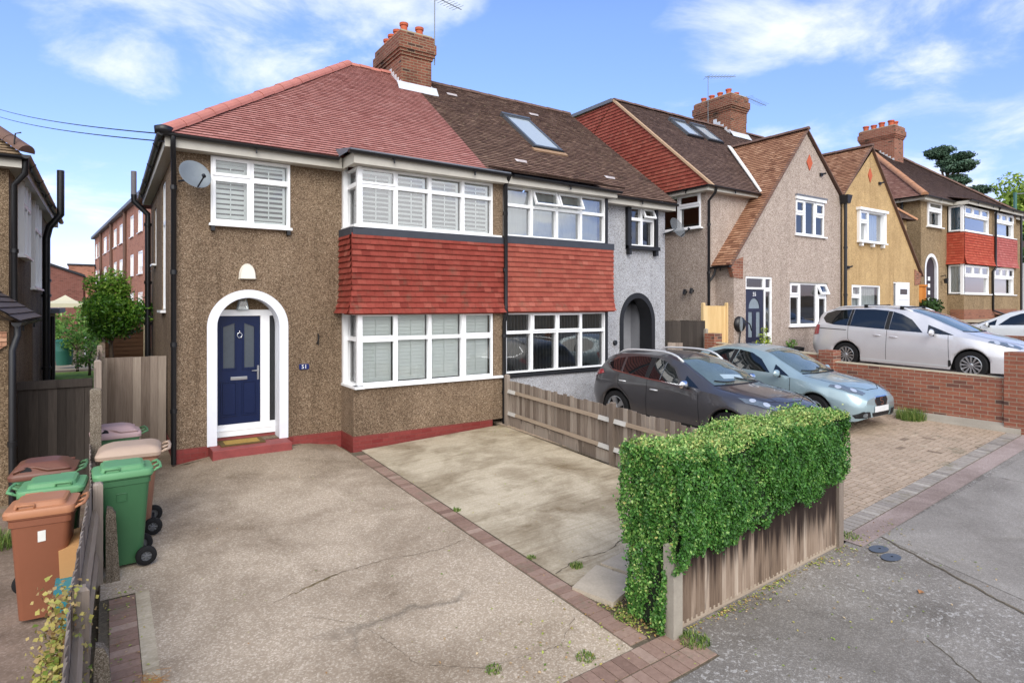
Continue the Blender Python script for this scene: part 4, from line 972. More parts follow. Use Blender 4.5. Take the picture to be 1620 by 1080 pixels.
w = window(h55, Fg, [(18.16, 18.70, 4.90, 5.58, ''), (19.30, 19.86, 4.90, 5.58, ''), (18.16, 18.70, 5.58, 6.02, 's'), (18.70, 19.30, 4.90, 6.02, ''), (19.30, 19.86, 5.58, 6.02, 's')], bw=.055, sill=(18.1, 19.92, 4.90, .07))
mb = MB(); mb.fbox(Fg, 18.14, 19.88, 6.02, 6.13, -.02, .06); make('blind_box', mb, 'upvc', w); mb = MB(); mb.fbox(Fg, 18.12, 19.9, 6.13, 6.17, -.02, .09); make('drip', mb, 'lead', w)
w = window(h55, Fg, [(17.84, 18.4, 2.0, 2.95, ''), (17.84, 18.4, 2.95, 3.36, 's'), (18.4, 19.42, 2.0, 3.36, ''), (19.42, 19.98, 2.0, 2.95, 's'), (19.42, 19.98, 2.95, 3.36, 'o')], bw=.055, sill=(17.76, 20.06, 2.0, .08))
mb = MB(); mb.fbox(Fg, 17.8, 20.04, 3.36, 3.41, -.02, .03); make('lintel', mb, 'conc_plain', w)
cells = [(15.58, 16.52, 3.12, 3.5, ''), (16.52, 16.9, 3.12, 3.5, ''), (16.52, 16.9, 1.75, 3.12, ''), (16.52, 16.9, 1.0, 1.75, '')]
w = window(h55, Fg, cells, bw=.06, name='door_frame')
mb = MB(); wall(mb, lambda a, b, d=0: Fg(a, b, d-.04), rect(15.62, 16.5, 1.0, 3.1), [rect(15.76, 15.96, 1.7, 2.45), rect(16.14, 16.34, 1.7, 2.45), archloop(15.78, 16.32, 2.55, 2.56, 2.86, 10)], .03)
mb.fbox(Fg, 15.62, 16.5, 1.0, 3.1, -.09, -.075)
dd = make('door', mb, 'door_dark', h55)
mb = MB()
for q in (rect(15.76, 15.96, 1.7, 2.45), rect(16.14, 16.34, 1.7, 2.45), archloop(15.78, 16.32, 2.55, 2.56, 2.86, 10)): mb.poly([Fg(a, b, -.06) for a, b in q])
make('door_glazing', mb, plain('leaded_glass', '7f8b94', .15, spec=.8, var=.3, vs=20), dd)
mb = MB(); mb.fbox(Fg, 15.92, 16.2, 1.5, 1.57, -.045, -.02); make('letterbox', mb, 'steel', dd)
text('55', .17, Fg, 16.05, 2.97, -.035, dd)
mb = MB(); mb.prism([Fg(18.93, 7.0, .004), Fg(19.1, 7.26, .004), Fg(18.93, 7.52, .004), Fg(18.76, 7.26, .004)], Fg(0, 0, .02)-Fg(0, 0, 0)); make('diamond_tile', mb, 'terracotta', h55)
mb = MB(); mb.hexa([Fg(14.99, 3.45, .02), Fg(15.42, 3.42, .02), Fg(15.42, 3.42, -.1), Fg(14.99, 3.45, -.1), Fg(14.8, 3.86, .04), Fg(15.42, 4.05, .03), Fg(15.42, 4.05, -.1), Fg(14.8, 3.86, -.1)]); make('corbel', mb, 'brick', h55)
window(h55, left(14.59), [(-13.25, -12.5, 4.95, 5.98, ''), (-12.5, -11.68, 4.95, 5.62, ''), (-12.5, -11.68, 5.62, 5.98, 's')], bw=.05, d0=-.07, d1=.03, sill=(-13.3, -11.6, 4.95, .12))
# roofs of 55
AX, AZ, BX, BZ = 18.74, 8.28, 14.82, 3.80
VX, VZ = 20.88, 6.38
mb = MB()
slope(mb, [(BX, 10.78, BZ), (BX, 11.52, BZ), (AX, 11.52, AZ), (AX, 10.78, AZ)], seed=21, jit=.006)
slope(mb, [(17.02, 11.5, 6.31), (AX, 11.5, AZ), (AX, 13.75, AZ)], seed=22)
slope(mb, [(VX, 10.78, VZ), (AX, 10.78, AZ), (AX, 13.75, AZ), (VX, 11.6, VZ)], seed=23)
gr = make('gable_roof', mb, 'tile_orange', h55)
ridge(gr, (AX, 10.76, AZ+.05), (AX, 13.75, AZ+.05), 'ridge_brown', .09)
mb = MB()
for a, b in (((BX, 10.775, BZ-.03), (AX, 10.775, AZ-.03)), ((AX, 10.775, AZ-.03), (VX, 10.775, VZ-.03))):
    mb.prism([V(a), V(b), V(b)+V((0, 0, .05)), V(a)+V((0, 0, .05))], (0, .1, 0))
make('verge', mb, 'ridge_brown', gr)
def mainroof(parent, X, x0, x1, ev, yr, zr, m, seed, ye=11.2, hip=False):
    mb = MB(); p = [(X(x0), ye, ev), (X(x1), ye, ev), (X(x1), yr, zr), (X(x0 + (yr-ye if hip else 0)), yr, zr)]
    slope(mb, p, seed=seed, jit=.005); yb = 2*yr-ye
    mb.poly([(q[0], 2*yr-q[1], q[2]) for q in p])
    if hip: slope(mb, [(X(x0), ye, ev), (X(x0), yb, ev), (X(x0+yr-ye), yr, zr)], seed=seed+1)
    o = make('roof', mb, m, parent)
    ridge(o, (X(x0+(yr-ye if hip else 0)), yr, zr+.03), (X(x1), yr, zr+.03), 'ridge_brown', .09)
    if hip: ridge(o, (X(x0), ye, ev+.03), (X(x0+yr-ye), yr, zr+.03), 'ridge_orange', .1, .4, 'hip_tiles')
    return o
ident = lambda x: x
r55 = mainroof(h55, ident, 14.46, XM, 6.08, 15.25, 9.66, 'tile_brown2', 25)
vy = V((0, 15.25-11.2, 9.66-6.08)).normalized(); F55r = lambda a, b, d=0: V((14.46, 11.2, 6.08))+V((1, 0, 0))*a+vy*b+V((1, 0, 0)).cross(vy)*d
skylight(r55, F55r, 2.2, 2.95, 3.6, 4.7); skylight(r55, F55r, 3.3, 4.05, 3.6, 4.7)
mb = MB(); k = F55r
mb.prism([V((16.78, 11.22, 6.14)), V((16.95, 11.22, 6.16)), V((18.72, 13.66, 8.34)), V((18.5, 13.66, 8.34))], (0, -.01, .03)); make('valley_flashing', mb, plain('white_valley', 'dcdcd8', .6, var=.06), r55)
mb = MB(); slope(mb, [(14.50, 11.25, 6.12), (14.50, 15.25, 9.62), (14.50, 19.3, 9.55), (14.50, 19.3, 6.12)], n=(-1, 0, 0), gauge=.11, seed=27, jit=.003, th=.032, lip=.016)
ht = make('hung_tiles', mb, 'hung_red2', h55)
mb = MB(); mb.prism([V((14.43, 11.15, 6.03)), V((14.43, 15.25, 9.62)), V((14.43, 15.25, 9.70)), V((14.43, 11.15, 6.11))], (.1, 0, 0)); make('verge', mb, plain('cream_verge', 'b89a7c', .8), r55)
mb = MB(); mb.box(14.4, 20, 15.3, 19.4, 9.62, 9.74); make('dormer_roof', mb, 'lead', h55)
mb = MB(); mb.box(14.3, 16.75, 11.22, 11.245, 5.95, 6.1); mb.box(14.3, 14.325, 11.245, 19.4, 5.95, 6.1); mb.box(14.325, 14.59, 11.5, 19.4, 5.955, 5.975); mb.box(14.325, 16.7, 11.245, 11.5, 5.955, 5.975); make('fascia', mb, 'fascia', h55)
mb = MB(); gutter(mb, (14.25, 11.16, 6.09), (16.75, 11.16, 6.07)); gutter(mb, (14.26, 11.15, 6.09), (14.26, 19.4, 6.07)); gutter(mb, (BX-.05, 10.8, BZ-.02), (BX-.05, 11.5, BZ-.04)); make('gutter', mb, 'black', h55)
mb = MB(); pipe(mb, [(14.62, 11.16, 6.03), (14.62, 11.2, 5.9), (14.62, 11.42, 5.7), (14.62, 11.42, .6)], .04, [(14.62, 11.42, z) for z in (5, 3.6, 2.4)])
make('downpipe', mb, 'black', h55, smooth=True, auto=50); mb = MB()
pipe(mb, [(14.77, 11.3, 3.74), (14.77, 11.35, 3.55), (14.65, 11.42, 3.35)], .035); make('downpipe', mb, 'black', h55, smooth=True, auto=50)
chimney(r55, 20.40, 21.40, 14.9, 16.6, 8.6, 10.95, [(20.6, 15.15, .25), (20.6, 15.55, .22), (20.6, 15.95, .22), (20.6, 16.35, .22), (21.15, 15.2, .22)])
mb = MB(); zf = 6.08+(14.9-11.2)*(9.66-6.08)/4.05
mb.add([(20.3, 14.7, zf-.12), (21.5, 14.7, zf-.12), (21.5, 14.88, zf+.14), (20.3, 14.88, zf+.14)], [(0, 1, 2, 3)])
for i in range(5): mb.box(20.36, 20.385, 14.9+i*.16, 15.06+i*.16, zf-.05+i*.14, zf+.2+i*.14)
make('chimney_flashing', mb, 'flash', r55)
room(h55, 17.9, 20.8, 11.56, 14, 3.8, 6.05); room(h55, 16.95, 20.8, 11.56, 14, .9, 3.7)

X7 = lambda x: 2*XM-x
h57 = thing('gabled_house', 'yellow ochre rendered house with a pointed gable, red diamond and white door', 'house', (24, YG, 1.05))
mb = MB(); wall(mb, Fg, [(X7(a), max(b, .9)) for a, b in gable_pts][::-1], [rect(22.02, 23.84, 4.90, 6.0), rect(21.6, 23.66, 2.1, 3.36), rect(24.66, 25.98, 1.1, 3.52)], .12)
wall(mb, Ff, [(X7(14.59), .4), (X7(15.1), .4), (X7(18.0), 6.1), (X7(14.59), 6.1)]); mb.poly([(X7(15.02), YM, .4), (X7(15.02), YG, .4), (X7(15.02), YG, 3.94), (X7(15.02), YM, 3.94)])
wall(mb, right(X7(14.59)), [(YM, 0), (19.5, 0), (19.5, 6.1), (YM, 6.1)])
make('wall', mb, 'render_yellow', h57)
w = window(h57, Fg, [(22.02, 22.62, 4.90, 5.6, ''), (22.02, 22.62, 5.6, 6.0, 's'), (22.62, 23.84, 4.90, 6.0, '')], bw=.05, d0=-.08, d1=.06, sill=(21.95, 23.92, 4.90, .16), mats=('upvc', 'glass_sky'))
mb = MB(); mb.fbox(Fg, 21.9, 23.96, 6.0, 6.09, -.02, .16); mb.fbox(Fg, 21.96, 22.03, 4.9, 6.0, 0, .1); mb.fbox(Fg, 23.83, 23.9, 4.9, 6.0, 0, .1)
for a in (22.1, 22.9, 23.65): mb.fbox(Fg, a, a+.1, 4.74, 4.85, 0, .12)
make('window_surround', mb, 'upvc', w); curtain(w, Fg, 22.1, 23.8, 4.95, 5.95, -.2, 'curtain_white', .02, .2)
w = window(h57, Fg, [(21.6, 22.25, 2.1, 2.95, ''), (21.6, 22.25, 2.95, 3.36, 's'), (22.25, 23.66, 2.1, 3.36, '')], bw=.05, sill=(21.55, 23.7, 2.1, .07)); curtain(w, Fg, 21.7, 23.6, 2.15, 3.3, -.2, 'curtain_white', .04, .14)
window(h57, Fg, [(24.66, 24.98, 2.4, 3.52, ''), (24.66, 24.98, 1.1, 2.4, '')], bw=.05, name='door_frame')
mb = MB(); mb.fbox(Fg, 24.98, 25.98, 1.1, 3.52, -.09, .0); mb.fbox(Fg, 25.06, 25.9, 2.85, 2.9, 0, .015); dd = make('door', mb, 'door_white', h57, bevel=.01)
mb = MB(); mb.fbox(Fg, 25.2, 25.76, 3.06, 3.26, .0, .012); make('door_glazing', mb, 'glass_dark', dd)
mb = MB(); mb.prism([Fg(22.87, 7.06, .004), Fg(23.02, 7.32, .004), Fg(22.87, 7.58, .004), Fg(22.72, 7.32, .004)], Fg(0, 0, .02)-Fg(0, 0, 0)); make('diamond_tile', mb, 'terracotta', h57)
mb = MB(); mb.hexa([Fg(26.38, 3.42, .02), Fg(26.8, 3.45, .02), Fg(26.8, 3.45, -.1), Fg(26.38, 3.42, -.1), Fg(26.38, 4.05, .03), Fg(26.95, 3.86, .04), Fg(26.95, 3.86, -.1), Fg(26.38, 4.05, -.1)]); make('corbel', mb, 'brick', h57)
mb = MB(); AX7 = X7(18.9); Z7 = 8.36
slope(mb, [(X7(BX), 10.78, BZ), (X7(BX), 11.52, BZ), (AX7, 11.52, Z7), (AX7, 10.78, Z7)], seed=31)
slope(mb, [(X7(17.02), 11.5, 6.31), (AX7, 11.5, Z7), (AX7, 13.8, Z7)], seed=32)
slope(mb, [(XM+.02, 10.78, VZ+.04), (AX7, 10.78, Z7), (AX7, 13.8, Z7), (XM+.02, 11.6, VZ+.04)], seed=33)
gr = make('gable_roof', mb, 'tile_orange', h57); ridge(gr, (AX7, 10.76, Z7+.05), (AX7, 13.8, Z7+.05), 'ridge_brown', .09)
mb = MB()
for a, b in (((X7(BX), 10.775, BZ-.03), (AX7, 10.775, Z7-.03)), ((AX7, 10.775, Z7-.03), (XM+.02, 10.775, VZ))):
    mb.prism([V(a), V(b), V(b)+V((0, 0, .05)), V(a)+V((0, 0, .05))], (0, .1, 0))
make('verge', mb, 'ridge_brown', gr)
mainroof(h57, X7, 14.4, XM, 6.08, 15.25, 9.66, 'tile_brown2', 35, hip=True)
mb = MB(); pipe(mb, [(XM, 10.72, 6.2), (XM, 10.72, .9)], .05, [(XM, 10.72, z) for z in (4.6, 3.0)]); mb.hexa([(XM-.09, 10.6, 6.1), (XM+.09, 10.6, 6.1), (XM+.09, 10.82, 6.1), (XM-.09, 10.82, 6.1), (XM-.16, 10.56, 6.38), (XM+.16, 10.56, 6.38), (XM+.16, 10.84, 6.38), (XM-.16, 10.84, 6.38)]); make('downpipe', mb, 'black', h57)
room(h57, 21.05, 23.9, 11.56, 14, 3.8, 6.05); room(h57, 21.05, 24.8, 11.56, 14, 1.0, 3.7)

# ------------------------------------------------------------------ houses 59 / 61 further up
GE, EE, YR9, ZR9 = 1.95, 7.2, 15.7, 10.75
X59, XP9, X61 = 28.5, 34.42, 40.4
def bay_house(label, x0, x1, bx0, bx1, hungm, is59):
    h = thing('semi_detached_house', label, 'house', ((x0+x1)/2, YM, GE)); F = front(YM); Fq = front(YG)
    mb = MB()
    if is59:
        wall(mb, F, rect(x0, bx0, GE-.5, EE), [archloop(28.965, 30.015, 2.0, 4.2, 4.735), rect(29.08, 30.4, 6.02, 7.1)], .2)
        wall(mb, left(x0), [(-19, 1), (-YM, 1), (-YM, EE), (-19, EE)])
    else:
        wall(mb, F, rect(bx1, x1, GE-.5, EE)); wall(mb, right(x1), [(YM, 1), (19, 1), (19, EE), (YM, EE)])
    mb.fbox(Fq, bx0, bx1, GE-.5, 3.1, -.64, 0)
    for z0, z1 in ((3.1, 4.45), (5.85, 7.05)):
        if is59: mb.fbox(Fq, 33.95, XP9, z0, z1, -.3, -.015)
        else: mb.fbox(Fq, XP9, 34.62, z0, z1, -.3, -.015); mb.fbox(Fq, 37.1, bx1, z0, z1, -.3, -.01)
    make('wall', mb, 'pebble_tan', h)
    mb = MB(); mb.fbox(Fq, bx0-.03, bx1, GE-.5, 2.45, -.5, .02); make('plinth', mb, 'plinth2', h)
    mb = MB(); slope(mb, [(bx0-.04, YG-.03, 4.45), (bx1, YG-.03, 4.45), (bx1, YG-.03, 5.84), (bx0-.04, YG-.03, 5.84)], n=(0, -1, 0), gauge=.115, seed=41, flare=bell, th=.03, lip=.016)
    if is59: slope(mb, [(bx0-.04, YM, 4.45), (bx0-.04, YG-.03, 4.45), (bx0-.04, YG-.03, 5.84), (bx0-.04, YM, 5.84)], n=(-1, 0, 0), gauge=.115, seed=42, flare=bell, th=.03, lip=.016)
    make('hung_tiles', mb, hungm, h)
    a0, a1 = (31.2, 33.95) if is59 else (34.62, 37.1)
    Fw9 = front(YG+.05); t = (a1-a0)/3
    for z0, z1, zt in ((3.15, 4.42, 3.95), (5.9, 7.02, 6.6)):
        w = window(h, Fw9, [(a0, a1, z0, zt, '')]+[(a0+i*t, a0+(i+1)*t, zt, z1, 's') for i in range(3)], bw=.06, d0=-.07, d1=.03, sill=(a0-.1, a1+.2, z0, .12), mats=('upvc', 'glass_sky'))
        if is59:
            window(w, left(bx0+.06), [(-YM+.04, -YG-.05, z0, z1, '')], bw=.06, d0=-.07, d1=.03, name='side_window'); curtain(w, left(bx0+.06), -YM+.06, -YG-.1, z0, z1, -.12, 'curtain_blue' if z0 > 5 else 'curtain_white', .03, .12)
            q = MB(); q.box(bx0+.02, bx0+.16, YG+.02, YG+.14, z0, z1+.1); make('bay_post', q, 'upvc', w)
        if z0 < 5 or not is59: curtain(w, Fw9, a0+.05, a1-.05 if not is59 else a0+.5, z0, zt, -.25, 'curtain_white', .03, .15)
    room(h, x0+.2, x1-.2, 11.8, 14.5, 4.6, 7.1); room(h, x0+1.8 if is59 else x0+.2, x1-.2, 11.8, 14.5, 2.0, 4.5)
    return h
h59 = bay_house('tan pebbledash semi with arched dark door and bright orange-red hung tiles', X59, XP9, 31.1, XP9, 'hung_red3', True)
F9 = front(YM)
mb = MB(); o1 = archloop(28.84, 30.14, 1.95, 4.2, 4.86, 20); i1 = archloop(28.98, 30.0, 1.95, 4.2, 4.72, 20); n = len(o1)
for k in range(1, n):
    a, b, c, d = o1[k], o1[(k+1) % n], i1[(k+1) % n], i1[k]; mb.add([F9(*a, .02), F9(*b, .02), F9(*c, .02), F9(*d, .02)], [(0, 1, 2, 3)]); mb.add([F9(*d, .02), F9(*c, .02), F9(*c, -.075), F9(*d, -.075)], [(0, 1, 2, 3)])
make('arch_surround', mb, 'white_paint', h59)
mb = MB(); mb.fbox(front(YM+.075), 28.9, 30.1, 2.0, 4.8, -.04, .0); dd = make('door', mb, 'door_plum', h59)
mb = MB()
for z in (3.1, 3.4, 3.7, 2.8): mb.fbox(front(YM+.075), 29.35, 29.55, z, z+.17, 0, .012)
make('door_glazing', mb, 'curtain_white', dd)
window(h59, F9, [(29.08, 30.4, 6.02, 6.72, ''), (29.08, 30.4, 6.72, 7.1, 's')], bw=.07, d0=-.08, d1=.06, sill=(29.0, 30.5, 6.02, .14))
mb = MB(); a = (X59-.35, YE, EE); b = (XP9, YE, EE); c = (XP9, YR9, ZR9); d = (X59-.35+YR9-YE, YR9, ZR9)
slope(mb, [a, b, c, d], seed=51, gauge=.11, tw=.18); mb.poly([(p[0], 2*YR9-p[1], p[2]) for p in (a, b, c, d)])
rf = make('roof', mb, 'tile_brown2', h59)
mb = MB(); slope(mb, [a, (a[0], 2*YR9-YE, EE), d], seed=52, gauge=.11, tw=.18); make('hip_slope', mb, 'tile_pinkbrown', rf)
ridge(rf, V(a)+V((0, 0, .04)), V(d)+V((0, 0, .04)), 'ridge_orange', .13, .4, 'hip_tiles'); ridge(rf, V(d)+V((0, 0, .04)), V(c)+V((0, 0, .04)), 'ridge_brown', .1)
chimney(rf, 33.9, 34.9, 14.9, 16.6, 9.5, 11.95, [(34.1, 15.15, .3), (34.1, 15.6, .3), (34.65, 15.2, .34), (34.1, 16.0, .25), (34.1, 16.4, .28)], m='brick', pot_r=.14)
mb = MB(); mb.add([(33.8, 14.7, 9.85), (35, 14.7, 9.85), (35, 14.88, 10.1), (33.8, 14.88, 10.1)], [(0, 1, 2, 3)])
for i in range(5): mb.box(33.86, 33.885, 14.9+i*.16, 15.06+i*.16, 9.95+i*.13, 10.25+i*.13)
make('chimney_flashing', mb, 'flash', rf)
mb = MB(); mb.box(X59-.3, 31.1, YE+.02, YE+.045, EE-.17, EE-.02); mb.box(31.0, XP9, 10.64, 10.67, EE-.17, EE-.02); mb.box(31.0, 31.03, 10.67, YE, EE-.17, EE-.02); mb.box(X59-.3, 31.1, YE+.045, YM, EE-.165, EE-.15); mb.box(X59-.3, X59-.27, YE+.05, 19, EE-.17, EE-.02); make('fascia', mb, 'fascia', h59)
mb = MB(); gutter(mb, (X59-.4, YE-.05, EE), (31, YE-.05, EE)); gutter(mb, (30.95, 10.58, EE), (XP9, 10.58, EE)); gutter(mb, (X59-.4, YE-.05, EE), (X59-.4, 19, EE)); make('gutter', mb, 'black', h59)
mb = MB(); mb.add([(31.0, 10.55, EE+.03), (XP9, 10.55, EE+.03), (XP9, 11.5, EE+.25), (31.0, 11.5, EE+.25)], [(0, 1, 2, 3)]); make('bay_roof', mb, 'tile_brown2', h59)
mb = MB(); pipe(mb, [(XP9, 10.58, EE-.05), (XP9, YG-.1, EE-.3), (XP9, YG-.1, 4.55), (XP9, YG-.12, 4.4), (XP9-.15, YG-.05, 4.2), (XP9-.15, YG-.05, 2.4), (XP9+.5, YG-.3, 2.2)], .05); make('downpipe', mb, 'black', h59, smooth=True, auto=50); mb = MB(); pipe(mb, [(X59-.06, 12.2, EE-.05), (X59-.06, 12.2, 5.9), (X59-.06, 12.2, 4.3)], .05); make('downpipe', mb, 'black', h59, smooth=True, auto=50)
h61 = bay_house('far semi with faded pink hung tiles and white curtains beside the bright red tiled one', XP9, X61, XP9+.02, 37.4, 'hung_pale', False)
mb = MB(); a = (X61+.35, YE, EE); d = (X61+.35-(YR9-YE), YR9, ZR9); b = (XP9+.01, YE, EE); c = (XP9+.01, YR9, ZR9)
slope(mb, [b, a, d, c], seed=53, gauge=.11, tw=.18); mb.poly([(p[0], 2*YR9-p[1], p[2]) for p in (b, a, d, c)]); slope(mb, [a, (a[0], 2*YR9-YE, EE), d], seed=54, gauge=.12, tw=.18)
rf = make('roof', mb, 'tile_brown2', h61); ridge(rf, V(a)+V((0, 0, .04)), V(d)+V((0, 0, .04)), 'ridge_brown', .12, .4, 'hip_tiles'); ridge(rf, V(d)+V((0, 0, .04)), V(c)+V((0, 0, .04)), 'ridge_brown', .1)
mb = MB(); mb.box(XP9+.01, 37.6, 10.64, 10.67, EE-.17, EE-.02); mb.box(37.57, X61+.3, YE+.02, YE+.045, EE-.17, EE-.02); make('fascia', mb, 'fascia', h61)
mb = MB(); gutter(mb, (XP9, 10.58, EE), (37.6, 10.58, EE)); gutter(mb, (37.6, YE-.05, EE), (X61+.4, YE-.05, EE)); pipe(mb, [(37.5, 10.7, EE-.1), (37.5, 10.7, 2.2)], .05); make('gutter', mb, 'black', h61)
mb = MB(); mb.add([(XP9, 10.55, EE+.03), (37.6, 10.55, EE+.03), (37.6, 11.5, EE+.25), (XP9, 11.5, EE+.25)], [(0, 1, 2, 3)]); make('bay_roof', mb, 'tile_brown2', h61)
hg = thing('garage', 'white garage with a low tiled roof at the right edge beyond the last house', 'garage', (43, 10.4, 2.1))
mb = MB(); mb.box(40.9, 46, 10.4, 15, 1.6, 4.9); make('wall', mb, 'white_paint', hg)
mb = MB(); slope(mb, [(40.6, 10.1, 4.9), (46.3, 10.1, 4.9), (46.3, 12.7, 6.4), (40.6, 12.7, 6.4)], seed=61, gauge=.14, tw=.2); mb.poly([(40.6, 12.7, 6.4), (46.3, 12.7, 6.4), (46.3, 15.3, 4.9), (40.6, 15.3, 4.9)]); make('roof', mb, 'tile_brown2', hg)
mb = MB(); mb.fbox(front(10.4), 41.6, 44.6, 2.1, 4.4, 0, .04)
for i in range(9): mb.fbox(front(10.4), 41.62, 44.58, 2.2+i*.24, 2.4+i*.24, .04, .055)
make('garage_door', mb, 'upvc', hg)

# ------------------------------------------------------------------ cars
def interp(tab, y):
    n = len(tab)
    if y <= tab[0][0]: return tab[0][1]
    if y >= tab[-1][0]: return tab[-1][1]
    for i in range(n-1):
        if tab[i][0] <= y <= tab[i+1][0]: break
    d = [(tab[k+1][1]-tab[k][1])/(tab[k+1][0]-tab[k][0]) for k in range(n-1)]
    def sl(k):
        if k == 0: return d[0]
        if k == n-1: return d[-1]
        return 0 if d[k-1]*d[k] <= 0 else 2*d[k-1]*d[k]/(d[k-1]+d[k])
    h = tab[i+1][0]-tab[i][0]; t = (y-tab[i][0])/h
    return (2*t**3-3*t*t+1)*tab[i][1]+(t**3-2*t*t+t)*h*sl(i)+(-2*t**3+3*t*t)*tab[i+1][1]+(t**3-t*t)*h*sl(i+1)
def carpaint(name, c, metal=.55, rough=.32):
    def f(t, P):
        fl = t.vor(t.co(), 900, 'Color'); k = t.n('SeparateColor', {'Color': fl}, 0); n = t.noise(t.co(), 3, 4)
        P('Base Color', t.n('HueSaturation', {'Color': c4(c), 'Value': t.m('ADD', .9, t.m('ADD', t.m('MULTIPLY', k, .12), t.m('MULTIPLY', n, .12)))})); P('Metallic', metal)
        P('Roughness', t.m('ADD', rough-.05, t.m('MULTIPLY', n, .12))); P('Coat Weight', .9); P('Coat Roughness', .05); P('Specular IOR Level', .5)
    return mat(name, f)
M['lamp'] = plain('headlamp_glass', '6d757b', .06, .2, spec=.9, var=.5, vs=16, coat=1)
M['lamp_bowl'] = plain('lamp_reflector', 'dfe3e6', .15, .5, var=.2, vs=30, coat=1)
M['lamp_red'] = plain('tail_lamp', '9c1018', .12, spec=.8, var=.2, coat=1)
M['plate'] = plain('number_plate', 'd9dadb', .4, var=.12, vs=18)
M['seam'] = plain('panel_gap', '101012', .8)
M['alloy'] = plain('alloy_wheel', 'b9bcc0', .3, .8, var=.1)
M['car_glass'] = plain('car_window_glass', '11171a', .03, spec=1., var=.05)
M['car_screen'] = plain('car_windscreen_glass', '566462', .03, spec=1., var=.35, vs=2.2, coat=.6)  # pale blotchy base colour imitates cloud reflections and a lit dashboard
M['rail_silver'] = plain('satin_silver', 'd4d6d8', .35, .35, var=.04)
M['trim'] = plain('black_trim', '1a1b1d', .55, var=.15)
def wheel(parent, x, y, r, w, rim, side, spokes=10, m='alloy'):
    root = MB(); c = V((x, y, r)); ax = (side, 0, 0)
    root.lathe([(rim, -w/2), (r*.93, -w/2), (r, -w*.32), (r, w*.32), (r*.95, w/2), (rim*1.02, w/2), (rim, w*.42), (rim*.98, -w/2)], c, ax, 36)
    t = make('wheel', root, 'rubber', parent, smooth=True, auto=45)
    mb = MB(); mb.lathe([(rim, w*.44), (rim*.93, w*.46), (rim*.88, w*.3)], c, ax, 36); mb.lathe([(rim*.28, w*.1), (rim*.24, w*.36), (rim*.12, w*.42), (0, w*.42)], c, ax, 20)
    for k in range(spokes):
        a = 2*pi*k/spokes; d = V((0, cos(a), sin(a))); e = V((0, -sin(a), cos(a))); n = V(ax)
        q = 5.2/max(spokes, 5); p = [c+d*rim*.2-e*rim*.10*q, c+d*rim*.2+e*rim*.10*q, c+d*rim*.92+e*rim*.24*q, c+d*rim*.92-e*rim*.24*q]
        mb.add([q+n*w*.40 for q in p[:2]]+[q+n*w*.43 for q in p[2:]]+[q+n*w*.2 for q in p], [(0, 1, 2, 3), (0, 4, 5, 1), (1, 5, 6, 2), (2, 6, 7, 3), (3, 7, 4, 0)])
    ri = make('rim', mb, m, t); dk = MB(); dk.lathe([(rim*.97, w*.2), (0, w*.16)], c, ax, 24); make('brake', dk, 'seam', t)
    return t
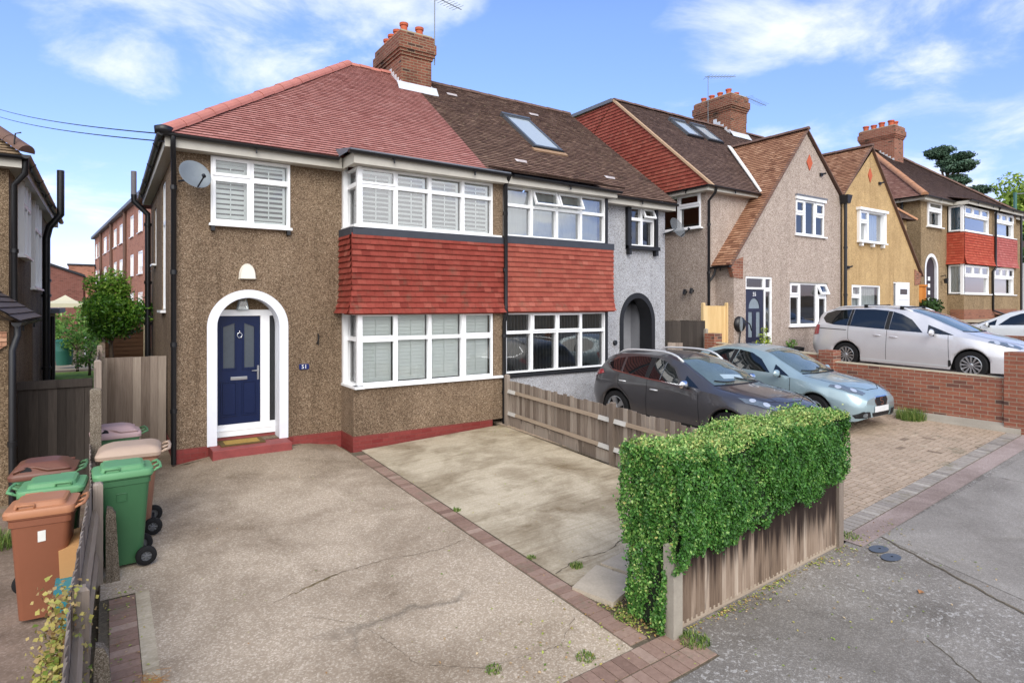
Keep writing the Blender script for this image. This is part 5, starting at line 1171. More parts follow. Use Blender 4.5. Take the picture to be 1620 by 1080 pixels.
class Car:
    def __init__(s, label, cat_label, S, paint, loc, rz):
        s.S = S; L = S['L']; s.root = thing('parked_car', label, 'car', loc, rz, None, True)
        rw, Ra = S['r'], S['r']+.045; ax = (S['ax'], S['ax']+S['wbase'])
        ys = set([0, .03, .07, .12, L, L-.03, L-.08])
        y = 0
        while y < L: ys.add(round(y, 3)); y += .05
        for a in ax:
            for k in range(-12, 13): ys.add(round(a+Ra*sin(k/12*pi/2), 4))
        ys = sorted(ys); ys = [q for i, q in enumerate(ys) if i == 0 or q-ys[i-1] > .006]
        secs = []
        for y in ys:
            g = {k: interp(S[k], y) for k in ('zb', 'wb', 'zm', 'wm', 'zs', 'ws', 'zt', 'wt', 'zc')}
            for a in ax:
                if abs(y-a) < Ra: g['zb'] = max(g['zb'], rw+sqrt(max(0, Ra*Ra-(y-a)**2)))
            g['zm'] = max(g['zm'], g['zb']+.03); g['zs'] = max(g['zs'], g['zm']+.03); g['zt'] = max(g['zt'], g['zs']+.015); g['zc'] = max(g['zc'], g['zt']+.004)
            pts = []
            for k in range(6): t = k/6; pts.append((lerp(g['wb'], g['wm'], sin(t*pi/2)), lerp(g['zb'], g['zm'], t)))
            for k in range(4): t = k/4; pts.append((lerp(g['wm'], g['ws'], t**1.7), lerp(g['zm'], g['zs'], t)))
            for k in range(5): t = k/5; pts.append((lerp(g['ws'], g['wt'], t)+.012*sin(pi*t), lerp(g['zs'], g['zt'], t)))
            for k in range(7): t = k/6; x = g['wt']*(1-t); pts.append((x, lerp(g['zt'], g['zc'], 1-(1-t)**2.2)))
            secs.append(pts)
        mb = MB(); n = len(secs[0]); row = 2*n-1; V_ = []
        for y, p in zip(ys, secs): V_ += [(-x, y, z) for x, z in p]+[(x, y, z) for x, z in p[-2::-1]]
        F_ = [(i*row+k, i*row+k+1, (i+1)*row+k+1, (i+1)*row+k) for i in range(len(ys)-1) for k in range(row-1)]
        for i in (0, len(ys)-1):
            c = len(V_); zz = [V_[i*row+k][2] for k in range(row)]; V_.append((0, ys[i]+(-.025 if i == 0 else .02), .5*(min(zz)+max(zz))))
            for k in range(row): F_.append((c, i*row+(k+1) % row, i*row+k) if i == 0 else (c, i*row+k, i*row+(k+1) % row))
        mb.add(V_, [f[::-1] for f in F_])
        s.body = make('body', mb, paint, s.root, smooth=True, auto=32)
        s.bvh = BVHTree.FromPolygons([V(v) for v in V_], F_)
        ub = MB(); W2 = interp(S['wm'], L/2); ub.box(-W2+.14, W2-.14, .25, L-.25, .17, .62); ub.box(-W2+.06, W2-.06, ax[0]+Ra+.02, ax[1]-Ra-.02, .18, .4); make('underbody', ub, 'seam', s.root)
        for a in ax:
            for sd in (-1, 1): wheel(s.root, sd*(W2-.115), a, rw, .2, S['rim'], sd, S.get('spokes', 10))
    def hit(s, proj, a, b, off):
        o, d = {'L': ((-4, a, b), (1, 0, 0)), 'R': ((4, a, b), (-1, 0, 0)), 'F': ((a, -4, b), (0, 1, 0)), 'B': ((a, 9, b), (0, -1, 0)), 'T': ((a, b, 6), (0, 0, -1))}[proj]
        h, nn, i, ds = s.bvh.ray_cast(V(o), V(d))
        if h is None: return None
        if nn.dot(V(d)) > 0: nn = -nn
        return h+nn*off
    def decal(s, name, proj, polys, m, off=.004, parent=None, step=.05, both=True, smooth=True, rimw=0):
        last = None; plist = polys if isinstance(polys[0][0], (list, tuple)) else [polys]
        for pj in ((proj, 'R') if proj == 'L' and both else (proj,)):
            mb = MB()
            for poly in plist:
                ol = []
                for i in range(len(poly)):
                    p, q = V(poly[i]), V(poly[(i+1) % len(poly)]); k = max(1, int((q-p).length/step))
                    ol += [p+(q-p)*t/k for t in range(k)]
                n = len(ol); vs = list(ol); xs = [p.x for p in ol]; zs = [p.y for p in ol]
                gx = min(xs)+step*.5
                while gx < max(xs):
                    gz = min(zs)+step*.5
                    while gz < max(zs): vs.append(V((gx, gz))); gz += step
                    gx += step
                r = delaunay_2d_cdt(vs, [], [list(range(n))], 1, 1e-5)
                P = [s.hit(pj, v.x, v.y, off) for v in r[0]]
                fs = [f for f in r[2] if all(P[i] is not None for i in f)]
                used = sorted({i for f in fs for i in f}); mp = {u: k for k, u in enumerate(used)}
                out = []
                for f in fs:
                    g = [mp[i] for i in f]; a, b, c = (P[i] for i in f[:3]); nn = (b-a).cross(c-a)
                    dirn = {'L': V((-1, 0, 0)), 'R': V((1, 0, 0)), 'F': V((0, -1, 0)), 'B': V((0, 1, 0)), 'T': V((0, 0, 1))}[pj]
                    out.append(g if nn.dot(dirn) > 0 else g[::-1])
                mb.add([P[i] for i in used], out)
            last = make(name, mb, m, parent or s.body, smooth=smooth)
        return last
    def line(s, proj, pts, w=.010, m='seam', name='panel_gap', off=.003):
        polys = []
        for p, q in zip(pts, pts[1:]):
            p, q = V(p), V(q); d = (q-p).normalized(); e = V((-d.y, d.x))*w/2; polys.append([tuple(p-e), tuple(q-e), tuple(q+e), tuple(p+e)])
        return s.decal(name, proj, polys, m, off, step=.08)
    def mirror(s, y, z, m, sz=1.):
        for sd, pj in ((-1, 'L'), (1, 'R')):
            p = s.hit(pj, y, z, 0); mb = MB(); c = p+V((sd*.13, .0, .07)); n = 12; rows = []
            for i in range(9):
                t = -1+2*i/8; r = sqrt(max(0, 1-t*t))**.8+.02
                rows.append([c+V((sd*t*.105*sz, -.055*sz*r*cos(a)*(1 if cos(a) > 0 else .35), .075*sz*r*sin(a))) for a in [2*pi*k/n for k in range(n)]])
            mb.add([q for r in rows for q in r], [(i*n+k, i*n+(k+1) % n, (i+1)*n+(k+1) % n, (i+1)*n+k) for i in range(8) for k in range(n)])
            o = make('wing_mirror', mb, m, s.body, smooth=True)
            ar = MB(); ar.tube([p-V((sd*.02, 0, 0)), p+V((sd*.06, 0, .02)), c-V((0, 0, .04))], [.03, .025, .03]); make('mirror_arm', ar, 'trim', o)
    def handle(s, y, z, m):
        for sd, pj in ((-1, 'L'), (1, 'R')):
            p = s.hit(pj, y, z, 0); mb = MB(); mb.tube([p+V((sd*.0, -.09, 0)), p+V((sd*.03, -.06, .005)), p+V((sd*.03, .06, .005)), p+V((0, .09, 0))], [.012, .014, .014, .012]); make('door_handle', mb, m, s.body, smooth=True)
    def reflectors(s, proj, pts, r):
        for a, b in pts:
            q = [(a+r*cos(k*pi/6), b+r*sin(k*pi/6)) for k in range(12)]
            for sg in (1, -1): s.decal('lamp_reflector', proj, q if sg == 1 else mirrored(q), 'lamp_bowl', .010, step=.03)
    def wiper(s, x0, x1, y0):
        for a, b in ((x0, x1),):
            mb = MB(); pts = [s.hit('T', a+(b-a)*t, y0+.11*t*t, .018) for t in (0, .25, .5, .75, 1)]
            if all(pts): mb.tube(pts, .011, 6); make('wiper', mb, 'trim', s.body)
    def rails(s, y0, y1, x, lift, m, r=.017):
        for sd in (-1, 1):
            mb = MB(); pts = []
            for k in range(13):
                t = k/12; y = lerp(y0, y1, t); h = s.hit('T', sd*x, y, 0); e = min(1, min(t, 1-t)*7); pts.append(h+V((0, 0, lift*sqrt(e)-.005)))
            mb.tube(pts, r, 8); make('roof_rail', mb, m, s.body, smooth=True)
def mirrored(poly): return [(-a, b) for a, b in poly]

# grey crossover
S_suv = dict(L=4.16, ax=.83, wbase=2.54, r=.335, rim=.235, spokes=5,
    zb=[(0, .34), (.15, .24), (.5, .2), (3.7, .22), (4.0, .3), (4.16, .4)], wb=[(0, .50), (.1, .64), (.35, .78), (.8, .83), (3.4, .83), (3.9, .80), (4.16, .66)],
    zm=[(0, .5), (.5, .58), (3.5, .62), (4.16, .62)], wm=[(0, .54), (.08, .66), (.25, .77), (.5, .84), (.85, .87), (3.4, .87), (3.85, .845), (4.05, .79), (4.16, .70)],
    zs=[(0, .66), (.3, .80), (.8, .89), (1.3, .95), (2.2, .99), (3.2, 1.05), (3.8, 1.08), (4.05, .98), (4.16, .86)], ws=[(0, .48), (.1, .60), (.3, .72), (.8, .81), (1.3, .835), (2.2, .845), (3.3, .83), (3.85, .78), (4.16, .62)],
    zt=[(0, .70), (.15, .80), (.4, .89), (.8, .955), (1.2, 1.01), (1.6, 1.21), (2.0, 1.385), (2.5, 1.455), (3.1, 1.44), (3.6, 1.385), (3.85, 1.30), (4.05, 1.03), (4.16, .9)],
    wt=[(0, .42), (.15, .54), (.4, .63), (.9, .69), (1.25, .69), (1.7, .63), (2.1, .60), (2.8, .60), (3.5, .57), (3.85, .55), (4.05, .60), (4.16, .56)],
    zc=[(0, .74), (.15, .85), (.4, .945), (.8, 1.005), (1.2, 1.06), (1.6, 1.26), (2.0, 1.44), (2.5, 1.52), (3.1, 1.505), (3.6, 1.45), (3.85, 1.36), (4.05, 1.08), (4.16, .95)])
P_grey = carpaint('dark_grey_car_paint', '4b4a4d', .4, .34)
gx, gy = 9.47, 5.50
C = Car('dark grey five-door crossover car with silver roof rails, parked behind the hedge', 'car', S_suv, P_grey, (gx, gy, (G(gx, gy+.8)+G(gx, gy+3.4))/2), 0)
C.root.rotation_euler = (atan2(G(gx, gy+3.4)-G(gx, gy+.8), 2.6), 0, 0); C.root.scale = (1.02, 1.045, 1.0)
C.decal('side_window', 'L', [[(1.80, 1.005), (2.05, 1.265), (2.25, 1.355), (2.50, 1.41), (2.53, 1.03)]], 'car_glass')
C.decal('quarter_light', 'L', [[(1.42, .985), (1.74, 1.0), (1.745, 1.165)]], 'car_glass')
C.decal('rear_side_window', 'L', [[(2.63, 1.035), (2.62, 1.41), (2.95, 1.405), (3.24, 1.36), (3.21, 1.075)]], 'car_glass')
C.decal('rear_quarter_window', 'L', [[(3.27, 1.08), (3.30, 1.35), (3.48, 1.315), (3.70, 1.20), (3.50, 1.105)]], 'car_glass')
C.decal('door_pillar', 'L', [[(2.535, 1.03), (2.51, 1.41), (2.615, 1.41), (2.625, 1.035)]], 'trim', .003)
C.line('L', [(1.80, .995), (2.53, 1.018), (3.21, 1.063), (3.5, 1.09), (3.715, 1.19), (3.72, 1.215), (3.49, 1.33)], .016, 'chrome', 'window_trim', .006)
C.line('L', [(2.245, 1.35), (2.27, 1.03)], .018, 'alu', 'window_trim', .007)
C.decal('windscreen', 'T', [(-.60, 1.27), (-.3, 1.19), (0, 1.165), (.3, 1.19), (.60, 1.27), (.585, 1.7), (.53, 2.08), (0, 2.04), (-.53, 2.08), (-.585, 1.7)], 'car_screen')
C.decal('rear_window', 'T', [(-.46, 3.86), (.46, 3.86), (.5, 4.03), (-.5, 4.03)], 'car_glass', .012, step=.03)
C.decal('scuttle', 'T', [(-.64, 1.24), (-.3, 1.13), (0, 1.11), (.3, 1.13), (.64, 1.24), (.60, 1.27), (.3, 1.188), (0, 1.163), (-.3, 1.188), (-.60, 1.27)], 'trim', .003)
C.line('L', [(1.36, .36), (1.42, .97)]); C.line('L', [(2.56, .3), (2.56, 1.02)]); C.line('L', [(2.95, .32), (3.02, .62), (3.30, .82), (3.32, 1.08)])
C.line('T', [(-.64, 1.2), (-.62, .75), (-.5, .33), (-.2, .2), (.2, .2), (.5, .33), (.62, .75), (.64, 1.2)]); C.line('T', [(-.35, .3), (-.42, 1.1)], .03, P_grey, 'bonnet_crease', .006); C.line('T', [(.35, .3), (.42, 1.1)], .03, P_grey, 'bonnet_crease', .006)
C.decal('headlamp', 'T', [(-.74, .72), (-.69, .62), (-.5, .16), (-.56, .13), (-.68, .28), (-.77, .55)], 'lamp', .006); C.decal('headlamp', 'T', [(.74, .72), (.69, .62), (.5, .16), (.56, .13), (.68, .28), (.77, .55)], 'lamp', .006)
C.reflectors('T', [(.665, .50), (.60, .30)], .052); C.decal('grille', 'F', [(-.4, .42), (.4, .42), (.46, .62), (-.46, .62)], 'trim', .005); C.decal('number_plate', 'F', [(-.26, .36), (.26, .36), (.26, .47), (-.26, .47)], 'plate', .012)
C.decal('tail_lamp', 'L', [(3.72, 1.0), (3.78, 1.07), (3.97, 1.03), (4.10, .92), (4.12, .82), (4.05, .84), (3.96, .93)], 'lamp_red', .012)
C.decal('sill_trim', 'L', [(1.25, .22), (2.95, .22), (2.95, .33), (1.25, .33)], 'trim', .004)
C.mirror(1.62, .97, 'chrome', 1.05); C.handle(2.38, .83, 'rail_silver'); C.handle(3.18, .9, 'rail_silver'); C.wiper(-.1, -.5, 1.24); C.wiper(.5, .05, 1.24); C.rails(1.96, 3.6, .555, .075, 'rail_silver', .021)
mb = MB(); C.decal('parking_papers', 'T', [(-.22, 1.36), (.28, 1.30), (.3, 1.42), (-.2, 1.47)], plain('white_paper_dash', '9fb0b8', .2), .006)

# light blue hatchback
S_hat = dict(L=4.06, ax=.84, wbase=2.47, r=.30, rim=.2, spokes=7,
    zb=[(0, .26), (.15, .19), (.5, .18), (3.6, .2), (3.95, .28), (4.06, .36)], wb=[(0, .48), (.1, .62), (.35, .76), (.8, .81), (3.4, .81), (3.85, .78), (4.06, .64)],
    zm=[(0, .42), (.5, .54), (3.5, .58), (4.06, .58)], wm=[(0, .54), (.08, .65), (.25, .75), (.5, .81), (.85, .845), (3.3, .845), (3.75, .82), (3.95, .76), (4.06, .68)],
    zs=[(0, .57), (.3, .71), (.8, .80), (1.3, .88), (2.2, .92), (3.2, .97), (3.7, 1.0), (3.95, .9), (4.06, .8)], ws=[(0, .5), (.1, .6), (.3, .71), (.8, .79), (1.3, .81), (2.2, .815), (3.3, .80), (3.75, .74), (4.06, .6)],
    zt=[(0, .60), (.15, .70), (.4, .79), (.8, .865), (1.15, .92), (1.6, 1.13), (2.05, 1.325), (2.5, 1.385), (3.1, 1.36), (3.5, 1.29), (3.75, 1.19), (3.95, .95), (4.06, .84)],
    wt=[(0, .42), (.15, .54), (.4, .62), (.9, .67), (1.2, .67), (1.7, .61), (2.1, .57), (2.8, .56), (3.4, .53), (3.75, .52), (3.95, .56), (4.06, .52)],
    zc=[(0, .63), (.15, .745), (.4, .845), (.8, .92), (1.15, .98), (1.6, 1.18), (2.05, 1.375), (2.5, 1.44), (3.1, 1.42), (3.5, 1.35), (3.75, 1.25), (3.95, 1.0), (4.06, .88)])
def hatch(label, paint, loc, rz, emblem):
    C = Car(label, 'car', S_hat, paint, loc, rz)
    C.decal('side_window', 'L', [[(1.78, .93), (2.05, 1.18), (2.3, 1.29), (2.62, 1.335), (2.72, .955)]], 'car_glass')
    C.decal('quarter_light', 'L', [[(1.36, .90), (1.71, .925), (1.72, 1.10)]], 'car_glass')
    C.decal('rear_side_window', 'L', [[(2.80, .96), (2.76, 1.335), (3.05, 1.32), (3.38, 1.22), (3.45, 1.06), (3.2, .98)]], 'car_glass')
    C.decal('door_pillar', 'L', [[(2.725, .955), (2.64, 1.335), (2.755, 1.335), (2.795, .96)]], 'trim', .003)
    C.decal('windscreen', 'T', [(-.57, 1.22), (-.3, 1.13), (0, 1.105), (.3, 1.13), (.57, 1.22), (.56, 1.65), (.505, 2.09), (0, 2.07), (-.505, 2.09), (-.56, 1.65)], 'car_screen')
    C.decal('rear_window', 'T', [(-.43, 3.77), (.43, 3.77), (.46, 3.94), (-.46, 3.94)], 'car_glass', .012, step=.03)
    C.decal('scuttle', 'T', [(-.6, 1.19), (-.3, 1.07), (0, 1.05), (.3, 1.07), (.6, 1.19), (.57, 1.22), (.3, 1.128), (0, 1.103), (-.3, 1.128), (-.57, 1.22)], 'trim', .003)
    C.line('L', [(1.30, .32), (1.33, .88)]); C.line('L', [(2.78, .3), (2.76, .95)]); C.line('T', [(-.61, 1.14), (-.60, .75), (-.5, .33), (-.2, .15), (.2, .15), (.5, .33), (.60, .75), (.61, 1.14)])
    for sg in (1, -1):
        q = [(.74, .60), (.66, .60), (.42, .22), (.36, .10), (.50, .09), (.66, .25)]
        C.decal('headlamp', 'T', q if sg == 1 else mirrored(q), 'lamp', .006)
        q = [(.36, .27), (.66, .25), (.70, .31), (.58, .385), (.40, .37)]
        C.decal('fog_grille', 'F', q if sg == 1 else mirrored(q), 'trim', .004); q = [(.53+.045*cos(k*pi/5), .315+.04*sin(k*pi/5)) for k in range(10)]; C.decal('fog_lamp', 'F', q if sg == 1 else mirrored(q), 'lamp', .009, step=.02)
    C.reflectors('T', [(.655, .46), (.53, .24)], .058)
    C.decal('lower_grille', 'F', [(-.28, .24), (.28, .24), (.34, .345), (-.34, .345)], 'trim', .004)
    gr = C.decal('grille', 'F', [(-.17, .46), (.17, .46), (.23, .56), (.20, .625), (-.20, .625), (-.23, .56)], 'trim', .005); C.line('F', [(-.17, .455), (.17, .455), (.235, .56), (.205, .63), (-.205, .63), (-.235, .56), (-.17, .455)], .014, 'chrome', 'grille_trim', .008)
    C.decal('number_plate', 'F', [(-.26, .35), (.26, .35), (.26, .46), (-.26, .46)], 'plate', .014)
    if emblem: C.line('F', [(.05, .60), (-.045, .60), (-.05, .56), (.05, .535), (.045, .49), (-.05, .49)], .022, 'chrome', 'emblem', .011)
    C.decal('tail_lamp', 'L', [(3.66, .98), (3.80, .97), (3.95, .82), (3.9, .76), (3.75, .84)], 'lamp_red', .01)
    C.mirror(1.55, .88, paint); C.handle(2.52, .80, paint); C.wiper(-.05, -.5, 1.17); C.wiper(.5, .05, 1.17)
    return C
P_blue = carpaint('light_blue_car_paint', '94a9b0', .3, .3)
bx, by = 12.13, 5.58
C = hatch('light blue three-door hatchback parked beside the low brick garden wall', P_blue, (bx, by, (G(bx, by+.8)+G(bx, by+3.4))/2), 0, True)
C.root.rotation_euler = (atan2(G(bx, by+3.4)-G(bx, by+.8), 2.6), 0, 0)
P_white = carpaint('white_car_paint', 'd3d8dc', .1, .3)
hatch('white hatchback cut off by the right edge, parked nose-in beyond the silver people carrier', P_white, (23.75, 8.9, 1.1), pi, False)

# silver people carrier
S_mpv = dict(L=4.85, ax=.92, wbase=2.92, r=.335, rim=.225, spokes=12,
    zb=[(0, .30), (.15, .21), (.5, .19), (4.3, .21), (4.7, .3), (4.85, .4)], wb=[(0, .56), (.1, .70), (.35, .85), (.8, .91), (4.1, .91), (4.6, .88), (4.85, .74)],
    zm=[(0, .46), (.5, .58), (4.2, .62), (4.85, .62)], wm=[(0, .60), (.08, .73), (.25, .84), (.5, .91), (.9, .95), (4.1, .95), (4.55, .93), (4.75, .87), (4.85, .80)],
    zs=[(0, .66), (.3, .80), (.8, .93), (1.3, 1.0), (2.2, 1.05), (3.4, 1.10), (4.3, 1.14), (4.7, 1.1), (4.85, .95)], ws=[(0, .54), (.1, .66), (.3, .79), (.8, .885), (1.3, .915), (2.2, .92), (4.2, .91), (4.6, .87), (4.85, .74)],
    zt=[(0, .70), (.15, .80), (.4, .90), (.8, 1.0), (1.05, 1.06), (1.5, 1.25), (2.0, 1.47), (2.5, 1.60), (3.2, 1.635), (4.0, 1.61), (4.5, 1.53), (4.68, 1.40), (4.80, 1.1), (4.85, 1.0)],
    wt=[(0, .45), (.15, .58), (.4, .68), (.9, .74), (1.15, .75), (1.7, .71), (2.2, .67), (3, .67), (4.0, .65), (4.5, .63), (4.7, .66), (4.85, .66)],
    zc=[(0, .74), (.15, .85), (.4, .955), (.8, 1.055), (1.05, 1.115), (1.5, 1.31), (2.0, 1.53), (2.5, 1.665), (3.2, 1.71), (4.0, 1.68), (4.5, 1.60), (4.68, 1.46), (4.80, 1.15), (4.85, 1.05)])
P_sil = carpaint('silver_car_paint', 'cfcfd3', .35, .32)
C = Car('silver people carrier with roof bars on the raised drive above the brick wall', 'car', S_mpv, P_sil, (17.95, 4.90, .87), 0)
C.root.rotation_euler = (.02, 0, 0)
C.decal('side_window', 'L', [[(1.95, 1.05), (2.25, 1.36), (2.5, 1.49), (2.72, 1.555), (2.74, 1.08)]], 'car_glass')
C.decal('quarter_light', 'L', [[(1.28, 1.02), (1.85, 1.045), (1.87, 1.25)]], 'car_glass')
C.decal('rear_side_window', 'L', [[(2.86, 1.09), (2.84, 1.575), (3.2, 1.60), (3.72, 1.59), (3.74, 1.13)]], 'car_glass')
C.decal('rear_quarter_window', 'L', [[(3.83, 1.135), (3.80, 1.585), (4.25, 1.55), (4.50, 1.46), (4.56, 1.32), (4.44, 1.20), (4.2, 1.15)]], 'car_glass')
C.decal('door_pillar', 'L', [[(2.745, 1.08), (2.73, 1.555), (2.835, 1.57), (2.855, 1.09)]], 'trim', .003); C.decal('door_pillar', 'L', [[(3.745, 1.13), (3.73, 1.59), (3.795, 1.585), (3.825, 1.135)]], 'trim', .003)
C.decal('windscreen', 'T', [(-.66, 1.2), (-.35, 1.08), (0, 1.05), (.35, 1.08), (.66, 1.2), (.64, 1.8), (.58, 2.36), (0, 2.32), (-.58, 2.36), (-.64, 1.8)], 'car_screen')
C.decal('rear_window', 'T', [(-.52, 4.66), (.52, 4.66), (.56, 4.78), (-.56, 4.78)], 'car_glass')
C.decal('scuttle', 'T', [(-.7, 1.16), (-.35, 1.02), (0, 1.0), (.35, 1.02), (.7, 1.16), (.66, 1.2), (.35, 1.078), (0, 1.048), (-.35, 1.078), (-.66, 1.2)], 'trim', .003)
C.line('L', [(1.36, .4), (1.40, 1.02)]); C.line('L', [(2.80, .3), (2.79, 1.08)]); C.line('L', [(3.50, .3), (3.62, .6), (3.78, .78), (3.79, 1.12)]); C.line('L', [(3.84, 1.02), (4.68, 1.04)], .02); C.line('T', [(-.68, 1.1), (-.66, .7), (-.5, .3), (-.2, .14), (.2, .14), (.5, .3), (.66, .7), (.68, 1.1)])
for sg in (1, -1):
    q = [(.86, .62), (.78, .60), (.50, .22), (.40, .08), (.56, .09), (.76, .28)]
    C.decal('headlamp', 'T', q if sg == 1 else mirrored(q), 'lamp', .006)
C.reflectors('T', [(.76, .47), (.62, .26)], .06); C.decal('lower_grille', 'F', [(-.70, .28), (.70, .28), (.73, .39), (.5, .42), (-.5, .42), (-.73, .39)], 'trim', .005)
C.decal('grille', 'F', [(-.42, .58), (.42, .58), (.46, .70), (-.46, .70)], 'trim', .004); C.line('F', [(-.42, .62), (.42, .62)], .012, 'chrome', 'grille_bar', .009); C.line('F', [(-.43, .66), (.43, .66)], .012, 'chrome', 'grille_bar', .009)
C.line('F', [(.075*cos(k*pi/8), .645+.075*sin(k*pi/8)) for k in range(17)], .014, 'chrome', 'emblem', .016); C.line('F', [(-.035, .70), (0, .655), (.035, .70)], .012, 'chrome', 'emblem', .017); C.line('F', [(-.055, .665), (-.028, .60), (0, .645), (.028, .60), (.055, .665)], .012, 'chrome', 'emblem', .017)
C.decal('number_plate', 'F', [(-.26, .43), (.26, .43), (.26, .54), (-.26, .54)], 'plate', .012)
C.decal('tail_lamp', 'L', [(4.62, .86), (4.60, 1.12), (4.72, 1.14), (4.80, 1.0), (4.80, .84)], 'lamp_red', .012)
C.decal('mud_flap', 'L', [(1.31, .2), (1.38, .2), (1.38, .42), (1.33, .42)], 'trim', .008)
C.line('L', [(1.4, .27), (3.45, .27)], .03, P_white, 'sill_trim', .006)
C.mirror(1.72, 1.0, P_sil, 1.15); C.handle(2.62, .90, P_sil); C.handle(3.02, .92, P_sil); C.rails(2.3, 4.35, .63, .05, 'rail_silver', .022)
for y in (2.55, 3.45):
    mb = MB(); e = [C.hit('T', sd*.63, y, 0)+V((0, 0, .07)) for sd in (-1, 1)]; mb.tube([e[0]-V((.05, 0, 0)), e[1]+V((.05, 0, 0))], .014, 8)
    cb_ = make('roof_bar', mb, 'trim', C.body); mb = MB()
    for q in e: mb.box(q.x-.03, q.x+.03, q.y-.045, q.y+.045, q.z-.08, q.z+.02)
    make('bar_foot', mb, 'trim', cb_)

# ------------------------------------------------------------------ fences and walls
def board_run(mb, p0, p1, z0, z1, n=None, w=.1, t=.012, jit=.012, seed=1, lap=.012, lean=0):
    """feather-edge boards between two ground points; z0, z1 give bottom and top along the run"""
    p0, p1 = V(p0), V(p1); L = (p1-p0).length; d = (p1-p0)/L; nn = V((d.y, -d.x, 0)); k = max(1, round(L/w)); rr = random.Random(seed)
    for i in range(k):
        a, b = L*i/k-.004, L*(i+1)/k+lap; q = [p0+d*a, p0+d*b]; tn = rr.random(); o = rr.uniform(0, .004)
        zt = z1((a+b)/2/L)+rr.uniform(-jit, jit); zb = z0((a+b)/2/L)+rr.uniform(-jit, jit)*.4; sk = rr.uniform(-.006, .006)
        lo = [q[0]+nn*(t*.4+o), q[1]+nn*(t+.006+o), q[1]+nn*o, q[0]+nn*o]
        hi = [p+d*sk+nn*lean*(zt-zb) for p in lo]
        mb.hexa([(p.x, p.y, zb) for p in lo]+[(p.x, p.y, zt) for p in hi], tn)
def post(mb, x, y, w, z0, z1, tint=.5, chamfer=.02, d=None):
    d = d or w; h = w/2; e = d/2; c = chamfer
    mb.hexa([(x-h, y-e, z0), (x+h, y-e, z0), (x+h, y+e, z0), (x-h, y+e, z0), (x-h, y-e, z1-c), (x+h, y-e, z1-c), (x+h, y+e, z1-c), (x-h, y+e, z1-c)], tint)
    mb.hexa([(x-h, y-e, z1-c), (x+h, y-e, z1-c), (x+h, y+e, z1-c), (x-h, y+e, z1-c), (x-h+c, y-e+c, z1), (x+h-c, y-e+c, z1), (x+h-c, y+e-c, z1), (x-h+c, y+e-c, z1)], tint)
def rail(mb, p, q, w=.05, h=.075, tint=.5):
    p, q = V(p), V(q); d = (q-p).normalized(); nn = V((d.y, -d.x, 0)).normalized()*w/2
    u = V((0, 0, h/2)); v = V((0, 0, h*.36))
    mb.hexa([p-nn*.2-u, p+nn-v, p+nn*.2+u, p-nn+v, q-nn*.2-u, q+nn-v, q+nn*.2+u, q-nn+v], tint)
# low fence between the two drives
fx = lambda y: 6.74+(y-3.7)*.043
fd = thing('picket_fence', 'low weathered feather-edge fence between the concrete drive and the grey car', 'fence', (6.9, 7.4, 0))
ys_ = [10.62, 7.28, 3.95]
for i in range(2):
    a, b = ys_[i], ys_[i+1]
    mb = MB(); board_run(mb, (fx(a)+.04, a, 0), (fx(b)+.04, b, 0), lambda t: lerp(G(fx(a), a), G(fx(b), b), t)+.12, lambda t: lerp(G(fx(a), a), G(fx(b), b), t)+.95-.012*sin(pi*t), seed=i+2, jit=.02); make('boards', mb, 'wood_grey', fd)
    mb = MB(); board_run(mb, (fx(a)+.035, a, 0), (fx(b)+.035, b, 0), lambda t: lerp(G(fx(a), a), G(fx(b), b), t)-.03, lambda t: lerp(G(fx(a), a), G(fx(b), b), t)+.2, w=.5, t=.02, seed=i+5); make('gravel_board', mb, 'wood_grey', fd)
    for z in (.26, .72):
        mb = MB(); rail(mb, (fx(a)-.0, a, G(fx(a), a)+z), (fx(b)-.0, b, G(fx(b), b)+z)); r_ = make('rail', mb, 'wood_rail', fd)
        for (c, dd) in ((a-.04, -1), (b+.05, 1)):   # pale repair pieces let into the rails beside the posts
            q = MB(); y0, y1 = (c-.28, c) if dd < 0 else (c, c+.3); zz = lambda y: lerp(G(fx(a), a), G(fx(b), b), (a-y)/(a-b))+z
            rail(q, (fx(y1)-.008, y1, zz(y1)), (fx(y0)-.008, y0, zz(y0)), .058, .084); make('repair_piece', q, plain('grey_painted_wood', 'b9b6b0', .7, var=.15), r_)
for y in ys_:
    mb = MB(); post(mb, fx(y)-.01, y, .085, G(fx(y), y)-.1, G(fx(y), y)+1.03+(.04 if y > 10 else 0), random.Random(int(y*10)).random()); make('post', mb, 'wood_grey', fd)
# panel under the hedge
pf = thing('panel_fence', 'low stained board fence with dark weather streaks under the clipped hedge', 'fence', (5.4, 3.6, -.1))
z0 = lambda t: Zs(lerp(4.1, 6.85, t))
mb = MB(); board_run(mb, (4.08, 3.60, 0), (6.80, 3.60, 0), lambda t: z0(t)+.03, lambda t: z0(t)+.80, w=.062, seed=9, jit=.006, lean=0); make('boards', mb, 'wood_hedge', pf)
mb = MB(); mb.hexa([(4.05, 3.585, z0(0)-.03), (6.85, 3.585, z0(1)-.03), (6.85, 3.62, z0(1)-.03), (4.05, 3.62, z0(0)-.03), (4.05, 3.585, z0(0)+.05), (6.85, 3.585, z0(1)+.05), (6.85, 3.62, z0(1)+.05), (4.05, 3.62, z0(0)+.05)], .9); make('gravel_board', mb, 'wood_rail', pf)
for x in (4.07, 6.84):
    mb = MB(); post(mb, x, 3.555 if x < 5 else 3.6, .115 if x < 5 else .095, Zs(x)-.1, Zs(x)+.80, .45); make('post', mb, 'conc_plain' if x < 5 else 'wood_grey', pf)
